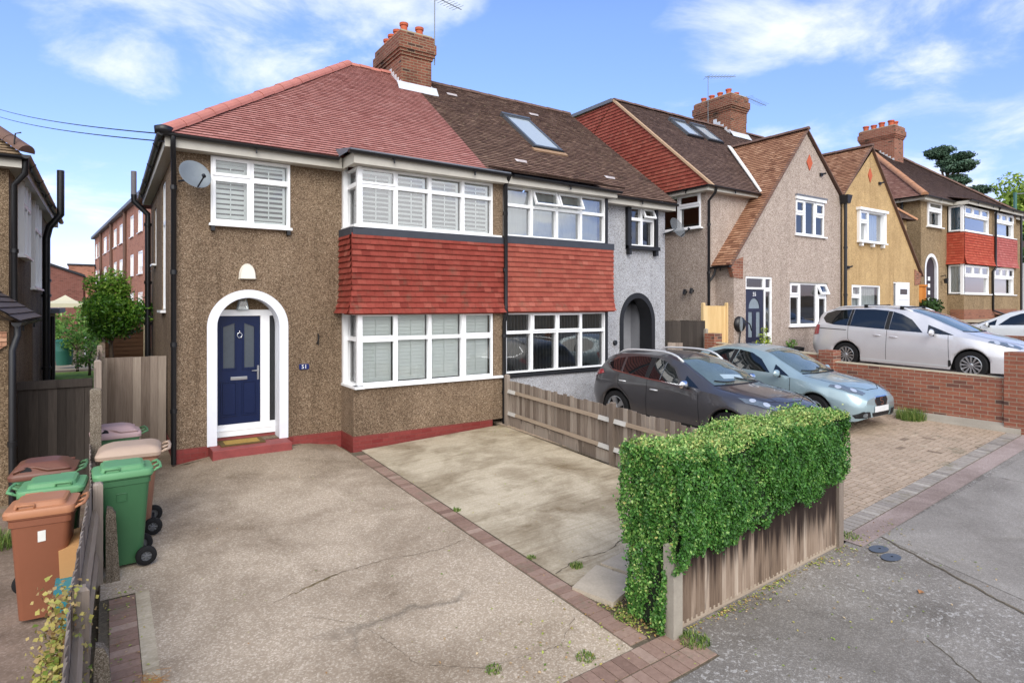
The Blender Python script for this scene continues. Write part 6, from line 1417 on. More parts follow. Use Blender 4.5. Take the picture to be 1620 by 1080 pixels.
# boundary fence seen end-on at the left
bf = thing('picket_fence', 'leaning wooden boundary fence with concrete spurs between the two sets of bins', 'fence', (-.12, 6.5, -.1))
ps = [(-.12, 3.7), (-.13, 5.02), (-.06, 7.42), (-.10, 9.25)]
for (x0, y0), (x1, y1) in zip(ps, ps[1:]):
    g = lambda t: lerp(G(x0, y0), G(x1, y1), t)
    mb = MB(); board_run(mb, (x0-.07, y0, 0), (x1-.07, y1, 0), lambda t: g(t)+.06, lambda t: g(t)+1.0, seed=int(y0*7), jit=.02, t=.012, lean=-.0); make('boards', mb, 'wood_grey', bf)
    for z in (.30, .72): mb = MB(); rail(mb, (x0-.02, y0, g(0)+z), (x1-.02, y1, g(1)+z), .06, .09, .7); make('rail', mb, 'wood_rail', bf)
for i, (x, y) in enumerate(ps[:3]):
    mb = MB(); post(mb, x, y, .085, G(x, y)-.1, G(x, y)+1.02, .3+.2*i, d=.10); make('post', mb, 'wood_grey', bf)
    mb = MB(); h = .60 if i == 1 else .76; w = .055; X0 = x+.12; g = G(x, y)
    mb.hexa([(X0-w, y-.06, g-.1), (X0+w*1.3, y-.06, g-.1), (X0+w*1.3, y+.06, g-.1), (X0-w, y+.06, g-.1), (X0-w, y-.055, g+h-.1), (X0+w*.55, y-.055, g+h-.08), (X0+w*.55, y+.055, g+h-.08), (X0-w, y+.055, g+h-.1)])
    mb.hexa([(X0-w, y-.055, g+h-.1), (X0+w*.55, y-.055, g+h-.08), (X0+w*.55, y+.055, g+h-.08), (X0-w, y+.055, g+h-.1), (X0-w+.01, y-.04, g+h), (X0, y-.04, g+h-.02), (X0, y+.04, g+h-.02), (X0-w+.01, y+.04, g+h)]); make('concrete_spur', mb, 'conc_post', bf)
mb = MB(); post(mb, -.10, 9.3, .12, -.3, 1.60, .5); tp = make('concrete_post', mb, 'conc_post', bf)
tf = thing('panel_fence', 'tall narrow grey fence seen edge-on beyond the concrete post', 'fence', (-.08, 11, 0))
mb = MB(); board_run(mb, (-.12, 9.4, 0), (-.10, 12.9, 0), lambda t: 0, lambda t: 1.86, seed=77); make('boards', mb, 'wood_gate', tf)
mb = MB(); post(mb, -.08, 9.45, .08, -.1, 1.95, .6); make('post', mb, 'wood_gate', tf); mb = MB(); post(mb, -.08, 12.9, .08, -.1, 1.95, .6); make('post', mb, 'wood_gate', tf)
def gate(label, x0, x1, y, z0, z1, m, seed, rails_=(.3, .8), cap=False, w=.1, cat='gate'):
    g = thing('side_gate', label, cat, ((x0+x1)/2, y, z0)); mb = MB()
    board_run(mb, (x0, y, 0), (x1, y, 0), lambda t: z0, lambda t: z1, seed=seed, w=w, jit=.004); make('boards', mb, m, g)
    for f in rails_: mb = MB(); z = lerp(z0, z1, f); mb.box(x0, x1, y+.002, y+.05, z-.045, z+.045, .5); make('rail', mb, m, g)
    if cap: mb = MB(); mb.box(x0-.01, x1+.01, y-.045, y-.021, z1-.12, z1, .6); make('top_rail', mb, m, g)
    return g
gate('grey-brown timber side gate between the tall fence and the brown house corner', -.12, .93, 13.0, .03, 1.71, 'wood_gate', 15, w=.13)
gate('dark almost black timber side gate behind the left-hand bins', -1.05, -.17, 11.3, .0, 1.54, 'wood_dark', 16, cap=True, w=.11)
# tall dark fence and new gate between 53 and 55
df = thing('panel_fence', 'tall dark weathered fence between the grey-white house and the pinkish one', 'fence', (13.3, 11.0, .4))
mb = MB(); board_run(mb, (12.86, 11.55, 0), (13.82, 10.95, 0), lambda t: .4, lambda t: 2.22, seed=18, w=.11); make('boards', mb, 'wood_dark', df)
mb = MB(); board_run(mb, (12.9, 11.45, 0), (13.25, 11.25, 0), lambda t: .4, lambda t: 1.62, seed=19, w=.11); make('lower_panel', mb, 'wood_gate', df)
mb = MB(); post(mb, 13.84, 10.93, .1, .3, 2.0, .7); make('post', mb, 'conc_plain', df)
gt = gate('pale new pine side gate standing left of the dark blue front door', 14.02, 14.98, 11.12, .95, 2.63, 'wood_new', 20, w=.12)
for x in (13.96, 15.0): mb = MB(); post(mb, x, 11.1, .085, .7, 2.72, .8); make('post', mb, 'wood_new', gt)
og = thing('panel_fence', 'bright orange-brown fence panel beside the yellow house', 'fence', (27.3, 11.3, 1.2))
mb = MB(); board_run(mb, (26.75, 11.3, 0), (28.45, 11.3, 0), lambda t: 1.3, lambda t: 3.42, seed=21, w=.12); make('boards', mb, 'wood_orange', og); mb = MB(); mb.box(26.72, 28.48, 11.24, 11.34, 3.42, 3.50); make('capping', mb, 'wood_orange', og)
# brick wall between the drives of 53 and 55
bw = thing('brick_wall', 'red brick garden wall stepping down along the block-paved drive, with square piers', 'garden wall', (13.8, 7, .3))
def wallseg(name, x0, x1, y0, y1, zt, m='brick_wall', zb=None):
    mb = MB(); b0 = G(13.7, y0)-.2 if zb is None else zb; b1 = G(13.7, y1)-.2 if zb is None else zb; z0_, z1_ = zt if isinstance(zt, tuple) else (zt, zt)
    mb.hexa([(x0, y0, b0), (x1, y0, b0), (x1, y1, b1), (x0, y1, b1), (x0, y0, z0_), (x1, y0, z0_), (x1, y1, z1_), (x0, y1, z1_)]); return make(name, mb, m, bw)
wallseg('wall', 13.72, 13.93, 7.62, 10.5, (1.50, 1.62)); wallseg('wall', 13.72, 13.93, 4.15, 7.28, (1.30, 1.36))
for y0, y1, zt in ((10.5, 10.82, 1.88), (7.28, 7.62, 1.62), (3.78, 4.15, 1.80)): wallseg('pier', 13.66, 13.99, y0, y1, zt)
for y0, y1, z0_, z1_ in ((7.62, 10.5, 1.50, 1.62), (4.15, 7.28, 1.30, 1.36)):
    mb = MB(); mb.hexa([(13.715, y0, z0_+.001), (13.935, y0, z0_+.001), (13.935, y1, z1_+.001), (13.715, y1, z1_+.001), (13.75, y0, z0_+.022), (13.9, y0, z0_+.022), (13.9, y1, z1_+.022), (13.75, y1, z1_+.022)]); make('mortar_capping', mb, 'mortar', bw)
mb = MB(); mb.hexa([(13.55, 3.9, .2), (13.718, 3.9, .2), (13.718, 6.4, .3), (13.55, 6.4, .3), (13.62, 3.9, G(13.6, 3.9)+.05), (13.718, 3.9, G(13.6, 3.9)+.16), (13.718, 6.4, G(13.6, 6.4)+.12), (13.66, 6.4, G(13.6, 6.4)+.02)]); make('concrete_footing', mb, 'conc_plain', bw)
b2 = thing('brick_wall', 'short orange-red brick wall behind the nose of the silver people carrier', 'garden wall', (20.9, 5, 1))
mb = MB(); mb.box(20.8, 21.02, 3.7, 6.5, .6, 1.80); make('wall', mb, 'brick_wall', b2); mb = MB(); mb.box(20.74, 21.08, 3.4, 3.7, .4, 2.1); make('pier', mb, 'brick_wall', b2)

# ------------------------------------------------------------------ wheelie bins
def bin_(label, x, y, rz, body, lid, style='flat', sticker=False, h=1.05, group='wheelie bins on both sides of the fence', s=1.):
    t = thing('wheelie_bin', label, 'wheelie bin', (x, y, G(x, y)+.005), rz, group, True)
    # local: handle side +x, front -x ; y across
    def ring(x0, x1, w, z, r=.05):
        o = []
        for cx, cy, a0 in ((x1-r, w/2-r, 0), (x0+r, w/2-r, 90), (x0+r, -w/2+r, 180), (x1-r, -w/2+r, 270)):
            o += [(cx+r*cos(radians(a0+k*30)), cy+r*sin(radians(a0+k*30)), z) for k in range(4)]
        return o
    def loft(rs, cap0=True, cap1=True):
        mb = MB(); n = len(rs[0]); mb.add([p for r in rs for p in r], [(i*n+k, i*n+(k+1) % n, (i+1)*n+(k+1) % n, (i+1)*n+k) for i in range(len(rs)-1) for k in range(n)])
        if cap0: mb.poly(rs[0][::-1])
        if cap1: mb.poly(rs[-1])
        return mb
    mb = loft([ring(-.20*s, .17*s, .36*s, .03), ring(-.205*s, .175*s, .37*s, .1), ring(-.255*s, .235*s, .455*s, h-.16), ring(-.275*s, .25*s, .47*s, h-.155), ring(-.275*s, .25*s, .47*s, h-.1), ring(-.285*s, .265*s, .485*s, h-.09), ring(-.29*s, .27*s, .49*s, h-.05)])
    b = make('body', mb, body, t, smooth=True, auto=30)
    mb = MB(); e = -.2262*s-.004
    for q in (((-.09, .77), (.01, .77)), ((.01, .77), (.01, .69)), ((.01, .69), (-.09, .69)), ((-.09, .69), (-.09, .77))):
        a, c = q; yy = lambda z: -(.185+.0425*(z*h-.1)/(h-.26))*s-.003; mb.tube([(a[0]*s, yy(a[1]), a[1]*h), (c[0]*s, yy(c[1]), c[1]*h)], .004, 5)
    if not sticker: make('moulded_panel', mb, body, b)
    # lid: skirt and domed top
    rs = [ring(-.315*s, .275*s, .505*s, h-.075, .06), ring(-.32*s, .28*s, .515*s, h-.035, .06), ring(-.305*s, .275*s, .49*s, h-.01, .06)]
    if style == 'flat': rs += [ring(-.24*s, .20*s, .41*s, h+.0, .05), ring(-.23*s, .19*s, .39*s, h+.035, .05), ring(-.20*s, .16*s, .34*s, h+.045, .05)]
    elif style == 'dome': rs += [ring(-.27*s, .25*s, .46*s, h+.02, .06), ring(-.2*s, .2*s, .40*s, h+.045, .06), ring(-.1*s, .12*s, .25*s, h+.052, .05)]
    else: rs += [ring(-.27*s, .22*s, .43*s, h+.015, .06), ring(-.25*s, .18*s, .38*s, h+.06, .08), ring(-.19*s, .1*s, .27*s, h+.085, .06)]
    l = make('lid', loft(rs), lid, t, smooth=True, auto=35)
    if style == 'flat':
        for sy in (-1, 1):
            mb = MB(); mb.tube([(-.2*s, sy*.21*s, h-.005), (-.2*s, sy*.215*s, h+.03), (-.06*s, sy*.215*s, h+.03), (-.06*s, sy*.21*s, h-.005)], .013*s, 6); make('lid_grip', mb, lid, l, smooth=True)
    if style == 'waist':
        for sy in (-1, 1):
            mb = MB(); pts = [(-.27+.5*k/10, sy*(.235-.05*sin(pi*min(1, k/6))**2)*s, h+.012+.035*sin(pi*min(1, k/6))) for k in range(11)]; mb.tube([(p[0]*s, p[1], p[2]) for p in pts], .016, 6); make('lid_grip', mb, lid, l, smooth=True)
            mb = MB(); mb.lathe([(0, .0), (.05, .002)], (-.16*s, sy*.222*s, h+.01), (0, sy, .35), 12); make('hand_hole', mb, 'rubber', l)
    hb = MB(); hb.tube([(.30*s, -.20*s, h-.03), (.35*s, -.19*s, h-.015), (.36*s, 0, h-.01), (.35*s, .19*s, h-.015), (.30*s, .20*s, h-.03)], .016*s, 8)
    for sy in (-.2, 0, .2): hb.tube([(.25*s, sy*s, h-.06), (.31*s, sy*s, h-.03), (.355*s, sy*.95*s, h-.013)], .014*s, 6)
    make('handle', hb, body if style == 'waist' else lid, t, smooth=True)
    mb = MB(); mb.tube([(.20*s, -.25*s, .1), (.20*s, .25*s, .1)], .012, 8); make('axle', mb, 'iron', t)
    for sy in (-1, 1):
        mb = MB(); mb.lathe([(.05, -.028), (.085, -.028), (.1, -.018), (.1, .018), (.085, .028), (.05, .028)], (.20*s, sy*.235*s, .1), (0, 1, 0), 24); w = make('wheel', mb, 'rubber', t, smooth=True, auto=40)
        mb = MB(); mb.lathe([(.052, -.02), (.052, .02)], (.20*s, sy*.235*s, .1), (0, 1, 0), 20); mb.lathe([(.052, .0), (0, .0)], (.20*s, sy*.235*s, .1), (0, sy, 0), 20)
        for k in range(7): a = 2*pi*k/7; mb.tube([(.20*s, sy*.252*s, .1), (.20*s+.05*cos(a), sy*.25*s, .1+.05*sin(a))], .007, 5)
        make('hub', mb, 'hub_grey', w)
    if sticker:
        mb = MB(); yy = lambda z: -(.185+.0425*(z*h-.1)/(h-.26))*s-.004; mb.poly([(-.03*s, yy(.70), .70*h), (.035*s, yy(.70), .705*h), (.035*s, yy(.80), .80*h), (-.03*s, yy(.80), .795*h)]); make('label', mb, 'sticker', b)
    return t
M['hub_grey'] = plain('grey_hub', '6a6c70', .5, var=.2)
bin_('bright green wheelie bin on the drive, in front of the beige-lidded brown one', .175, 7.80, radians(2), 'bin_green', 'lid_green', 'flat', s=.92, h=1.04)
bin_('brown wheelie bin with faded beige lid, between the bright green and pink-lidded bins', .27, 8.70, radians(-4), 'bin_dusty', 'lid_beige', 'dome', s=1.12, h=1.02)
bin_('green wheelie bin with a faded pink lid, farthest back on the drive side', .14, 10.2, radians(3), 'bin_sage', 'lid_pink', 'waist', s=1., h=.92)
bin_('orange-brown wheelie bin with a white label, nearest of the bins left of the fence', -.455, 7.02, radians(-5), 'bin_brown', 'lid_orange', 'flat', True, s=.88, h=1.03)
bin_('dark green wheelie bin with a lighter green lid, right behind the orange-brown bin', -.45, 7.72, radians(176), 'bin_green_dark', 'lid_green', 'flat', h=1.0, s=.92)
bin_('sage green wheelie bin with a dark brown lid, beside the dark side gate', -.53, 8.45, radians(-3), 'bin_sage', 'lid_brown', 'waist', s=1.0, h=.98)
mb = MB(); g = G(-.2, 6.9); mb.hexa([(-.33, 6.55, g), (-.17, 6.55, g), (-.17, 7.3, g), (-.33, 7.3, g), (-.36, 6.5, g+.34), (-.15, 6.5, g+.34), (-.15, 7.35, g+.34), (-.36, 7.35, g+.34)])
tb = one('recycling_box', mb, 'teal', 'teal plastic recycling box wedged between the bins and the leaning fence', 'recycling box', (-.25, 6.9, g)); mb = MB(); mb.box(-.37, -.14, 6.49, 7.36, g+.34, g+.37); make('rim', mb, 'teal', tb)
mb = MB(); mb.hexa([(-.34, 6.8, g+.371), (-.16, 6.8, g+.371), (-.16, 7.3, g+.371), (-.34, 7.3, g+.371), (-.35, 6.8, g+.62), (-.2, 6.8, g+.66), (-.2, 7.3, g+.66), (-.35, 7.3, g+.62)]); one('cardboard_box', mb, 'card', 'brown cardboard box lying in the teal recycling box', 'cardboard box', (-.25, 7.05, g+.371))

# ------------------------------------------------------------------ greenery
import numpy as np
def leaves(name, P, N, size, m, parent=None, tint=None, seed=1, fold=.25, aspect=.62, loc=None, kind=None, jitter=.75):
    """many small folded leaves: P points, N outward directions"""
    rs = np.random.RandomState(seed); P = np.asarray(P, float); N = np.asarray(N, float); n = len(P)
    N = N+rs.normal(0, jitter, (n, 3)); N /= np.linalg.norm(N, axis=1)[:, None]+1e-9
    A = np.cross(N, rs.normal(0, 1, (n, 3))); A /= np.linalg.norm(A, axis=1)[:, None]+1e-9; B = np.cross(N, A)
    s = (size*rs.uniform(.65, 1.35, n))[:, None]
    v = np.stack([P-A*s*.5, P+B*s*aspect*.5-N*s*fold*.5*-1, P+A*s*.5, P-B*s*aspect*.5+N*s*fold*.5], 1).reshape(-1, 3)
    mid = None
    off = np.array(loc if loc is not None else (parent.location if parent is not None else (0, 0, 0)), float)
    me = bpy.data.meshes.new(name); me.vertices.add(4*n); me.vertices.foreach_set('co', (v-off).ravel().astype(np.float32))
    idx = np.arange(4*n).reshape(n, 4)
    tri = np.concatenate([idx[:, [0, 1, 2]], idx[:, [0, 2, 3]]], 1).reshape(-1)
    me.loops.add(6*n); me.polygons.add(2*n); me.loops.foreach_set('vertex_index', tri.astype(np.int32))
    me.polygons.foreach_set('loop_start', np.arange(0, 6*n, 3, dtype=np.int32)); me.update(calc_edges=True)
    t = np.clip(rs.normal(.5, .2, n) if tint is None else np.asarray(tint), 0, 1)
    at = me.attributes.new('tint', 'FLOAT', 'FACE'); at.data.foreach_set('value', np.repeat(t, 2).astype(np.float32))
    me.materials.append(M[m]); o = bpy.data.objects.new(name, me); COL.objects.link(o)
    if parent is not None: o.parent = parent
    if loc is not None: o.location = loc
    if kind: o['kind'] = kind
    return o
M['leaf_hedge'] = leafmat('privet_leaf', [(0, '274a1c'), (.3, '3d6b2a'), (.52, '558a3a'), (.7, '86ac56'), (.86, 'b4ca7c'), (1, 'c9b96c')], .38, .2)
M['leaf_ivy'] = leafmat('wilting_ivy_leaf', [(0, '4b6a2a'), (.3, '7c8c3c'), (.55, 'ada556'), (.8, 'b39a68'), (1, '80603e')], .5, .25)
M['leaf_bay'] = leafmat('bay_leaf', [(0, '1d3a14'), (.35, '36621f'), (.6, '5f9130'), (.85, '93bb48'), (1, 'b4cf63')], .35, .25)
M['leaf_garden'] = leafmat('garden_leaf', [(0, '2a4a1c'), (.4, '4f8030'), (.7, '86ab50'), (1, 'b4cc7c')], .5, .3)
M['leaf_pine'] = leafmat('pine_needle', [(0, '223523'), (.4, '364d38'), (.7, '54705a'), (1, '7c9480')], .6, .1)
M['leaf_far'] = leafmat('far_tree_leaf', [(0, '3c5522'), (.4, '6b8a30'), (.7, '98b04a'), (1, 'bcca68')], .5, .3)
M['leaf_dark'] = leafmat('dark_tree_leaf', [(0, '1c3017'), (.4, '2f4d22'), (.7, '4a6b30'), (1, '6b8a48')], .5, .2)
M['leaf_gold'] = leafmat('golden_conifer_leaf', [(0, '5f7d1c'), (.5, '93a82c'), (1, 'c6cc50')], .5, .2)
M['litter'] = leafmat('fallen_leaf', [(0, '5d7a2a'), (.3, '93a548'), (.5, 'b6b560'), (.7, 'a07a4a'), (1, 'd0b890')], .7, .1)
M['grass'] = leafmat('grass_blade', [(0, '45622a'), (.4, '66823a'), (.75, '94a05a'), (1, 'b8ab7c')], .6, .25)
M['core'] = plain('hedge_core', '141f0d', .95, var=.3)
# clipped hedge: a bowed block with a low skirt and an ivy-like fall at its left end
def hedge():
    rs = np.random.RandomState(8)
    hx0, hx1, hy0, hy1 = 3.99, 6.80, 3.44, 4.08
    h = thing('hedge', 'clipped privet hedge with pale yellow-green top, growing over the stained board fence', 'hedge', (5.4, 3.75, -.1))
    top = lambda x: 1.365+.035*(x-4)+.02*np.sin(x*5)+.015*np.sin(x*11+1)
    low = lambda x: np.interp(x, [3.9, 4.0, 4.2, 4.6, 5.2, 5.8, 6.4, 6.75, 7], [.40, .46, .50, .50, .53, .65, .72, .82, .9])+.045*np.sin(x*9)+.03*np.sin(x*23)
    P = []; N = []; T = []
    def emit(p, n, t): P.append(p); N.append(n); T.append(t)
    def bulge(x, z): return .03*np.sin(x*3.1+z*2)+.02*np.sin(x*7.3+z*5.1)+.014*np.sin(x*19+z*13)+.012*np.sin(x*31-z*23)
    def patch(x, z): return .08*np.sin(x*5.3+z*7.1+1)*np.sin(x*2.7-z*9.3)+.06*np.sin(x*17-z*11)
    for i in range(36000):      # street face
        x = rs.uniform(hx0, hx1); z = rs.uniform(low(x)-.05*rs.rand(), top(x)); k = (z-low(x))/(top(x)-low(x)+1e-6)
        y = hy0-bulge(x, z)+.11*max(0, .2-k)*4*.5+(.07*max(0, (z-top(x)+.12)/.12)**2)-rs.exponential(.012)+rs.uniform(0, .035)
        if patch(x*1.7+2, z*1.9) > .135 and rs.rand() < .4: continue
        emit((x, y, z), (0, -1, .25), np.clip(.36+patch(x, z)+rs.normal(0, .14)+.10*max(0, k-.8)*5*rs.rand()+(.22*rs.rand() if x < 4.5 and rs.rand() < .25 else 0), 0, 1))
    for i in range(15000):      # top
        x = rs.uniform(hx0, hx1); y = rs.uniform(hy0, hy1); e = min(y-hy0, hy1-y, x-hx0, hx1-x)
        z = top(x)+.025*np.sin(y*9+x*4)-.05*max(0, 1-e/.09)**2+rs.exponential(.014)-.02
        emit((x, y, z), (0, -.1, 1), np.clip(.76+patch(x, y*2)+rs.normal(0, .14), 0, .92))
    for i in range(17000):      # left end, down to the ground
        y = rs.uniform(hy0+.03, hy1-.0); z = rs.uniform(-.17, top(hx0)); w = .0 if z > .5 else .0
        if z < .47 and not (3.57 < y < 4.01): continue
        x = hx0-.0-bulge(y*2, z)-rs.exponential(.012)+rs.uniform(0, .03)
        emit((x, y, z), (-1, -.1, .25), np.clip(.42+patch(y*1.5, z)+rs.normal(0, .16)+(.3*rs.rand() if rs.rand() < .3 else 0), 0, 1))
    for i in range(6000):       # right end and back
        if i % 2: x = rs.uniform(hx0, hx1); emit((x, hy1+rs.uniform(-.03, .02), rs.uniform(.2, top(x))), (0, 1, .2), np.clip(.4+rs.normal(0, .15), 0, 1))
        else: emit((hx1+rs.uniform(-.03, .02), rs.uniform(hy0, hy1), rs.uniform(.85, top(hx1))), (1, 0, .2), np.clip(.4+rs.normal(0, .15), 0, 1))
    for i in range(900):        # stray shoots
        x = rs.uniform(hx0, hx1); y = rs.uniform(hy0, hy1); emit((x, y, top(x)+abs(rs.normal(0, .03))), (0, 0, 1), np.clip(.7+rs.normal(0, .15), 0, 1))
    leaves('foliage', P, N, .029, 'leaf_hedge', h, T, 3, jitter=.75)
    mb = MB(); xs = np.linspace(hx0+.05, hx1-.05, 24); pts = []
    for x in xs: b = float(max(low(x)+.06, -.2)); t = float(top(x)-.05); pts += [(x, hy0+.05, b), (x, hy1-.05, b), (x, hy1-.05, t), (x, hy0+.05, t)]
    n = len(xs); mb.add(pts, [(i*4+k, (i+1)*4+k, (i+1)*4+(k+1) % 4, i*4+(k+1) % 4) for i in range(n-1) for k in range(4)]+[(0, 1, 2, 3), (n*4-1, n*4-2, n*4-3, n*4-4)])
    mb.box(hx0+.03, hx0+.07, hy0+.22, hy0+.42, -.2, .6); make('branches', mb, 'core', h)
hedge()
def crown_pts(blobs, dens, rs, shell=.45):
    P, N, T = [], [], []
    for (cx, cy, cz, rx, ry, rz, t0) in blobs:
        n = int(dens*(rx*ry+ry*rz+rx*rz)); d = rs.normal(0, 1, (n, 3)); d /= np.linalg.norm(d, axis=1)[:, None]
        r = (1-shell*rs.rand(n)**1.6)*(1+.12*np.sin(d[:, 0]*7+cx)*np.sin(d[:, 1]*6+cz)+.1*np.sin(d[:, 2]*9+cy))
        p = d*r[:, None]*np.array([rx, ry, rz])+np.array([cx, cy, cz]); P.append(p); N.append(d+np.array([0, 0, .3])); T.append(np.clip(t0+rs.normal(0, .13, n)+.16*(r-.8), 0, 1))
    return np.concatenate(P), np.concatenate(N), np.concatenate(T)
def tree(name, label, cat, base, h_trunk, r_trunk, blobs, dens, leaf, m, seed, limbs=4, group=None, shell=.45, lean=(0, 0), aspect=.5):
    rs = np.random.RandomState(seed); t = thing(name, label, cat, base, 0, group); b = V(base)
    mb = MB(); top = b+V((lean[0], lean[1], h_trunk)); mb.tube([b-V((0, 0, .1)), b.lerp(top, .3)+V((.01, 0, 0)), b.lerp(top, .7)-V((.01, 0, 0)), top], [r_trunk*1.25, r_trunk, r_trunk*.85, r_trunk*.6], 8)
    for k in range(min(limbs, len(blobs))):
        c = V(blobs[k][:3]); s = b.lerp(top, .75+.25*rs.rand()); mid = s.lerp(c, .5)+V((0, 0, .1*h_trunk*rs.rand())); mb.tube([s, mid, c], [r_trunk*.5, r_trunk*.35, r_trunk*.12], 6)
    make('trunk', mb, 'bark', t, smooth=True)
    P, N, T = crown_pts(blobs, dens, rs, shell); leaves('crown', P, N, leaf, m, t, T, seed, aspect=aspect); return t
rs = np.random.RandomState(5)
# clipped lollipop bay behind the gate
bl = [(.05+rs.normal(0, .30), 17.5+rs.normal(0, .26), 2.55+rs.normal(0, .26), .36, .36, .34, .52+.12*rs.rand()) for k in range(18)]
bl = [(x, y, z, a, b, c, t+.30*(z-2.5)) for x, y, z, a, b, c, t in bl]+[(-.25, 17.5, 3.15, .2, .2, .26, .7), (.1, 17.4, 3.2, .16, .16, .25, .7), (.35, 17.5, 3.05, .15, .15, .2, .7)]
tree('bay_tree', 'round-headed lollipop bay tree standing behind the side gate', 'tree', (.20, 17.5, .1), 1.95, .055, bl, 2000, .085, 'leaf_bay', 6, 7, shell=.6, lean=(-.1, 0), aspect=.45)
mb = MB(); mb.lathe([(.0, 0), (.26, 0), (.30, .5), (.22, .72), (.1, .8), (.0, .8)], (.2, 17.5, .1), n=14); one('planter', mb, plain('blue_grey_sack', '7c8794', .8), 'blue-grey planter wrapped around the foot of the lollipop bay tree', 'planter', (.2, 17.5, .1), smooth=True)
for i, (x, y, z, r, sz, lab) in enumerate([(-.85, 27.5, 1.25, .75, .13, 'bright green bush beside the green water butt'), (-.55, 30, 1.9, .95, .14, 'taller pale green shrub under the gazebo roof'), (-1.2, 32, 1.9, 1.1, .15, 'leafy green bush behind the water butt'), (-.45, 25.6, .8, .5, .11, 'low grey-green flowering plant by the brown shed'), (.4, 31, 1.7, 1.0, .15, 'large green shrub behind the round-headed tree')]):
    b = [(x+rs.normal(0, r*.45), y+rs.normal(0, r*.4), z+rs.normal(0, r*.42), r*.5, r*.5, r*.45, .45+.2*rs.rand()) for k in range(7)]
    tree('garden_shrub', lab, 'shrub', (x, y, .3), z*.6, .04, b, 330, sz, 'leaf_garden', 30+i, 4, 'shrubs in the back garden', .6)
b = []
for k in range(52):
    t = rs.rand(); ang = rs.rand()*6.28; rr_ = (4.6*(1-t)**.7+.8)*rs.uniform(.25, 1); z = 6.5+11.6*t
    b.append((80.8+rr_*cos(ang), 29.8+rr_*sin(ang), z+3, 1.1+.4*rs.rand(), 1.1, .42, .35+.3*rs.rand()))
tree('pine_tree', 'dark layered cedar standing behind the far roofs', 'tree', (80.8, 29.8, 2), 16, .3, b, 300, .36, 'leaf_pine', 51, 20, None, .75, aspect=.35)
for i, (x, y, zc, r, m, lab) in enumerate([(64, 19.2, 10.6, 2.9, 'leaf_far', 'yellow-green tree at the right edge beside the green lamp post'), (67, 17.6, 10.8, 3.2, 'leaf_far', 'yellow-green tree farthest right behind the last roof'), (55, 15.6, 6.0, 2.4, 'leaf_dark', 'dark green tree behind the white garage')]):
    b = [(x+rs.normal(0, r*.5), y+rs.normal(0, r*.5), zc+rs.normal(0, r*.42), r*.42, r*.42, r*.36, .45+.3*rs.rand()) for k in range(16)]
    tree('street_tree', lab, 'tree', (x, y, 2.5), zc-3, .22, b, 60, .42, m, 60+i, 8, 'trees beyond the far houses', .6)
lp = thing('lamp_post', 'green lamp post with a thin arm rising over the far trees at the right edge', 'lamp post', (56.2, 16.4, 2.2))
mb = MB(); mb.tube([(56.2, 16.4, 2.2), (56.2, 16.4, 11)], [.13, .11], 10); make('post', mb, plain('green_post', '3f6a62', .5), lp); mb = MB(); mb.tube([(56.2, 16.4, 10.9), (57.4, 16.0, 11.02)], .04, 6); make('arm', mb, 'galv', lp)
mb = MB(); mb.lathe([(0, -.06), (.14, -.04), (.16, .04), (0, .1)], (57.5, 16.0, 11.0), n=10); make('lantern', mb, 'galv', lp)
# wilting climber on the near left fence
rs = np.random.RandomState(17); P = []; N = []; T = []
for k in range(40):
    t = k/39; c = np.array([-.22+rs.normal(0, .05)-.14*(1-t)*rs.rand(), 4.35+.75*t+rs.normal(0, .10), -.2+1.0*t*rs.uniform(.5, 1.0)])
    n = 60; q = rs.normal(0, 1, (n, 3)); P.append(c+q*np.array([.06, .07, .075])); N.append(q+np.array([.2, -.6, .5])); T.append(np.clip(.15+.55*t+rs.normal(0, .2, n), 0, 1))
cl_ = thing('climbing_plant', 'yellowing climber tangled over the end of the leaning fence at the lower left', 'climbing plant', (-.25, 4.8, -.25))
leaves('foliage', np.concatenate(P), np.concatenate(N), .034, 'leaf_ivy', cl_, np.concatenate(T), 4, aspect=.85)
mb = MB()
for k in range(9): a = rs.normal(0, .06); mb.tube([(-.25+a, 4.5+.06*k, -.25), (-.22+a*.5, 4.65+.05*k, .2), (-.17, 4.8+.04*k, .45+.4*rs.rand())], .005, 5)
make('stems', mb, 'bark', cl_)
# potted plants and shrubs in front of 55 / 59
def potplant(name, label, x, y, z, ph, pr, blobs, m, lf, potm='trim'):
    t = thing(name, label, 'potted plant', (x, y, z)); mb = MB(); mb.lathe([(0, 0), (pr*.8, 0), (pr, ph), (pr*.88, ph), (pr*.85, ph*.85), (0, ph*.85)], (x, y, z), n=16); make('pot', mb, potm, t, smooth=True, auto=40)
    P, N, T = crown_pts(blobs, 1300, np.random.RandomState(int(x*10)), .7); leaves('foliage', P, N, lf, m, t, T, 3)
    mb = MB(); mb.tube([(x, y, z+ph*.8), (x, y, z+ph+.2)], .015, 6); make('stem', mb, 'bark', t)
potplant('potted_conifer', 'small golden conifer in a pot in front of the dark blue door', 15.72, 10.35, .97, .36, .28, [(15.72, 10.35, 1.5, .24, .24, .2, .5), (15.72, 10.35, 1.7, .17, .17, .2, .5), (15.72, 10.35, 1.9, .09, .09, .2, .6)], 'leaf_gold', .05)
potplant('potted_plant', 'low green plant in a wide dark bowl under the ground-floor window', 17.15, 10.4, .97, .42, .36, [(17.2, 10.4, 1.5, .18, .18, .12, .5), (17.0, 10.4, 1.46, .1, .1, .08, .4)], 'leaf_garden', .06)
potplant('potted_plant', 'bushy green plant by the arched dark door of the far house', 27.9, 10.9, 2.0, .4, .3, [(27.9, 10.9, 2.65, .42, .4, .3, .4), (28.2, 10.9, 2.5, .3, .3, .2, .35)], 'leaf_dark', .12)
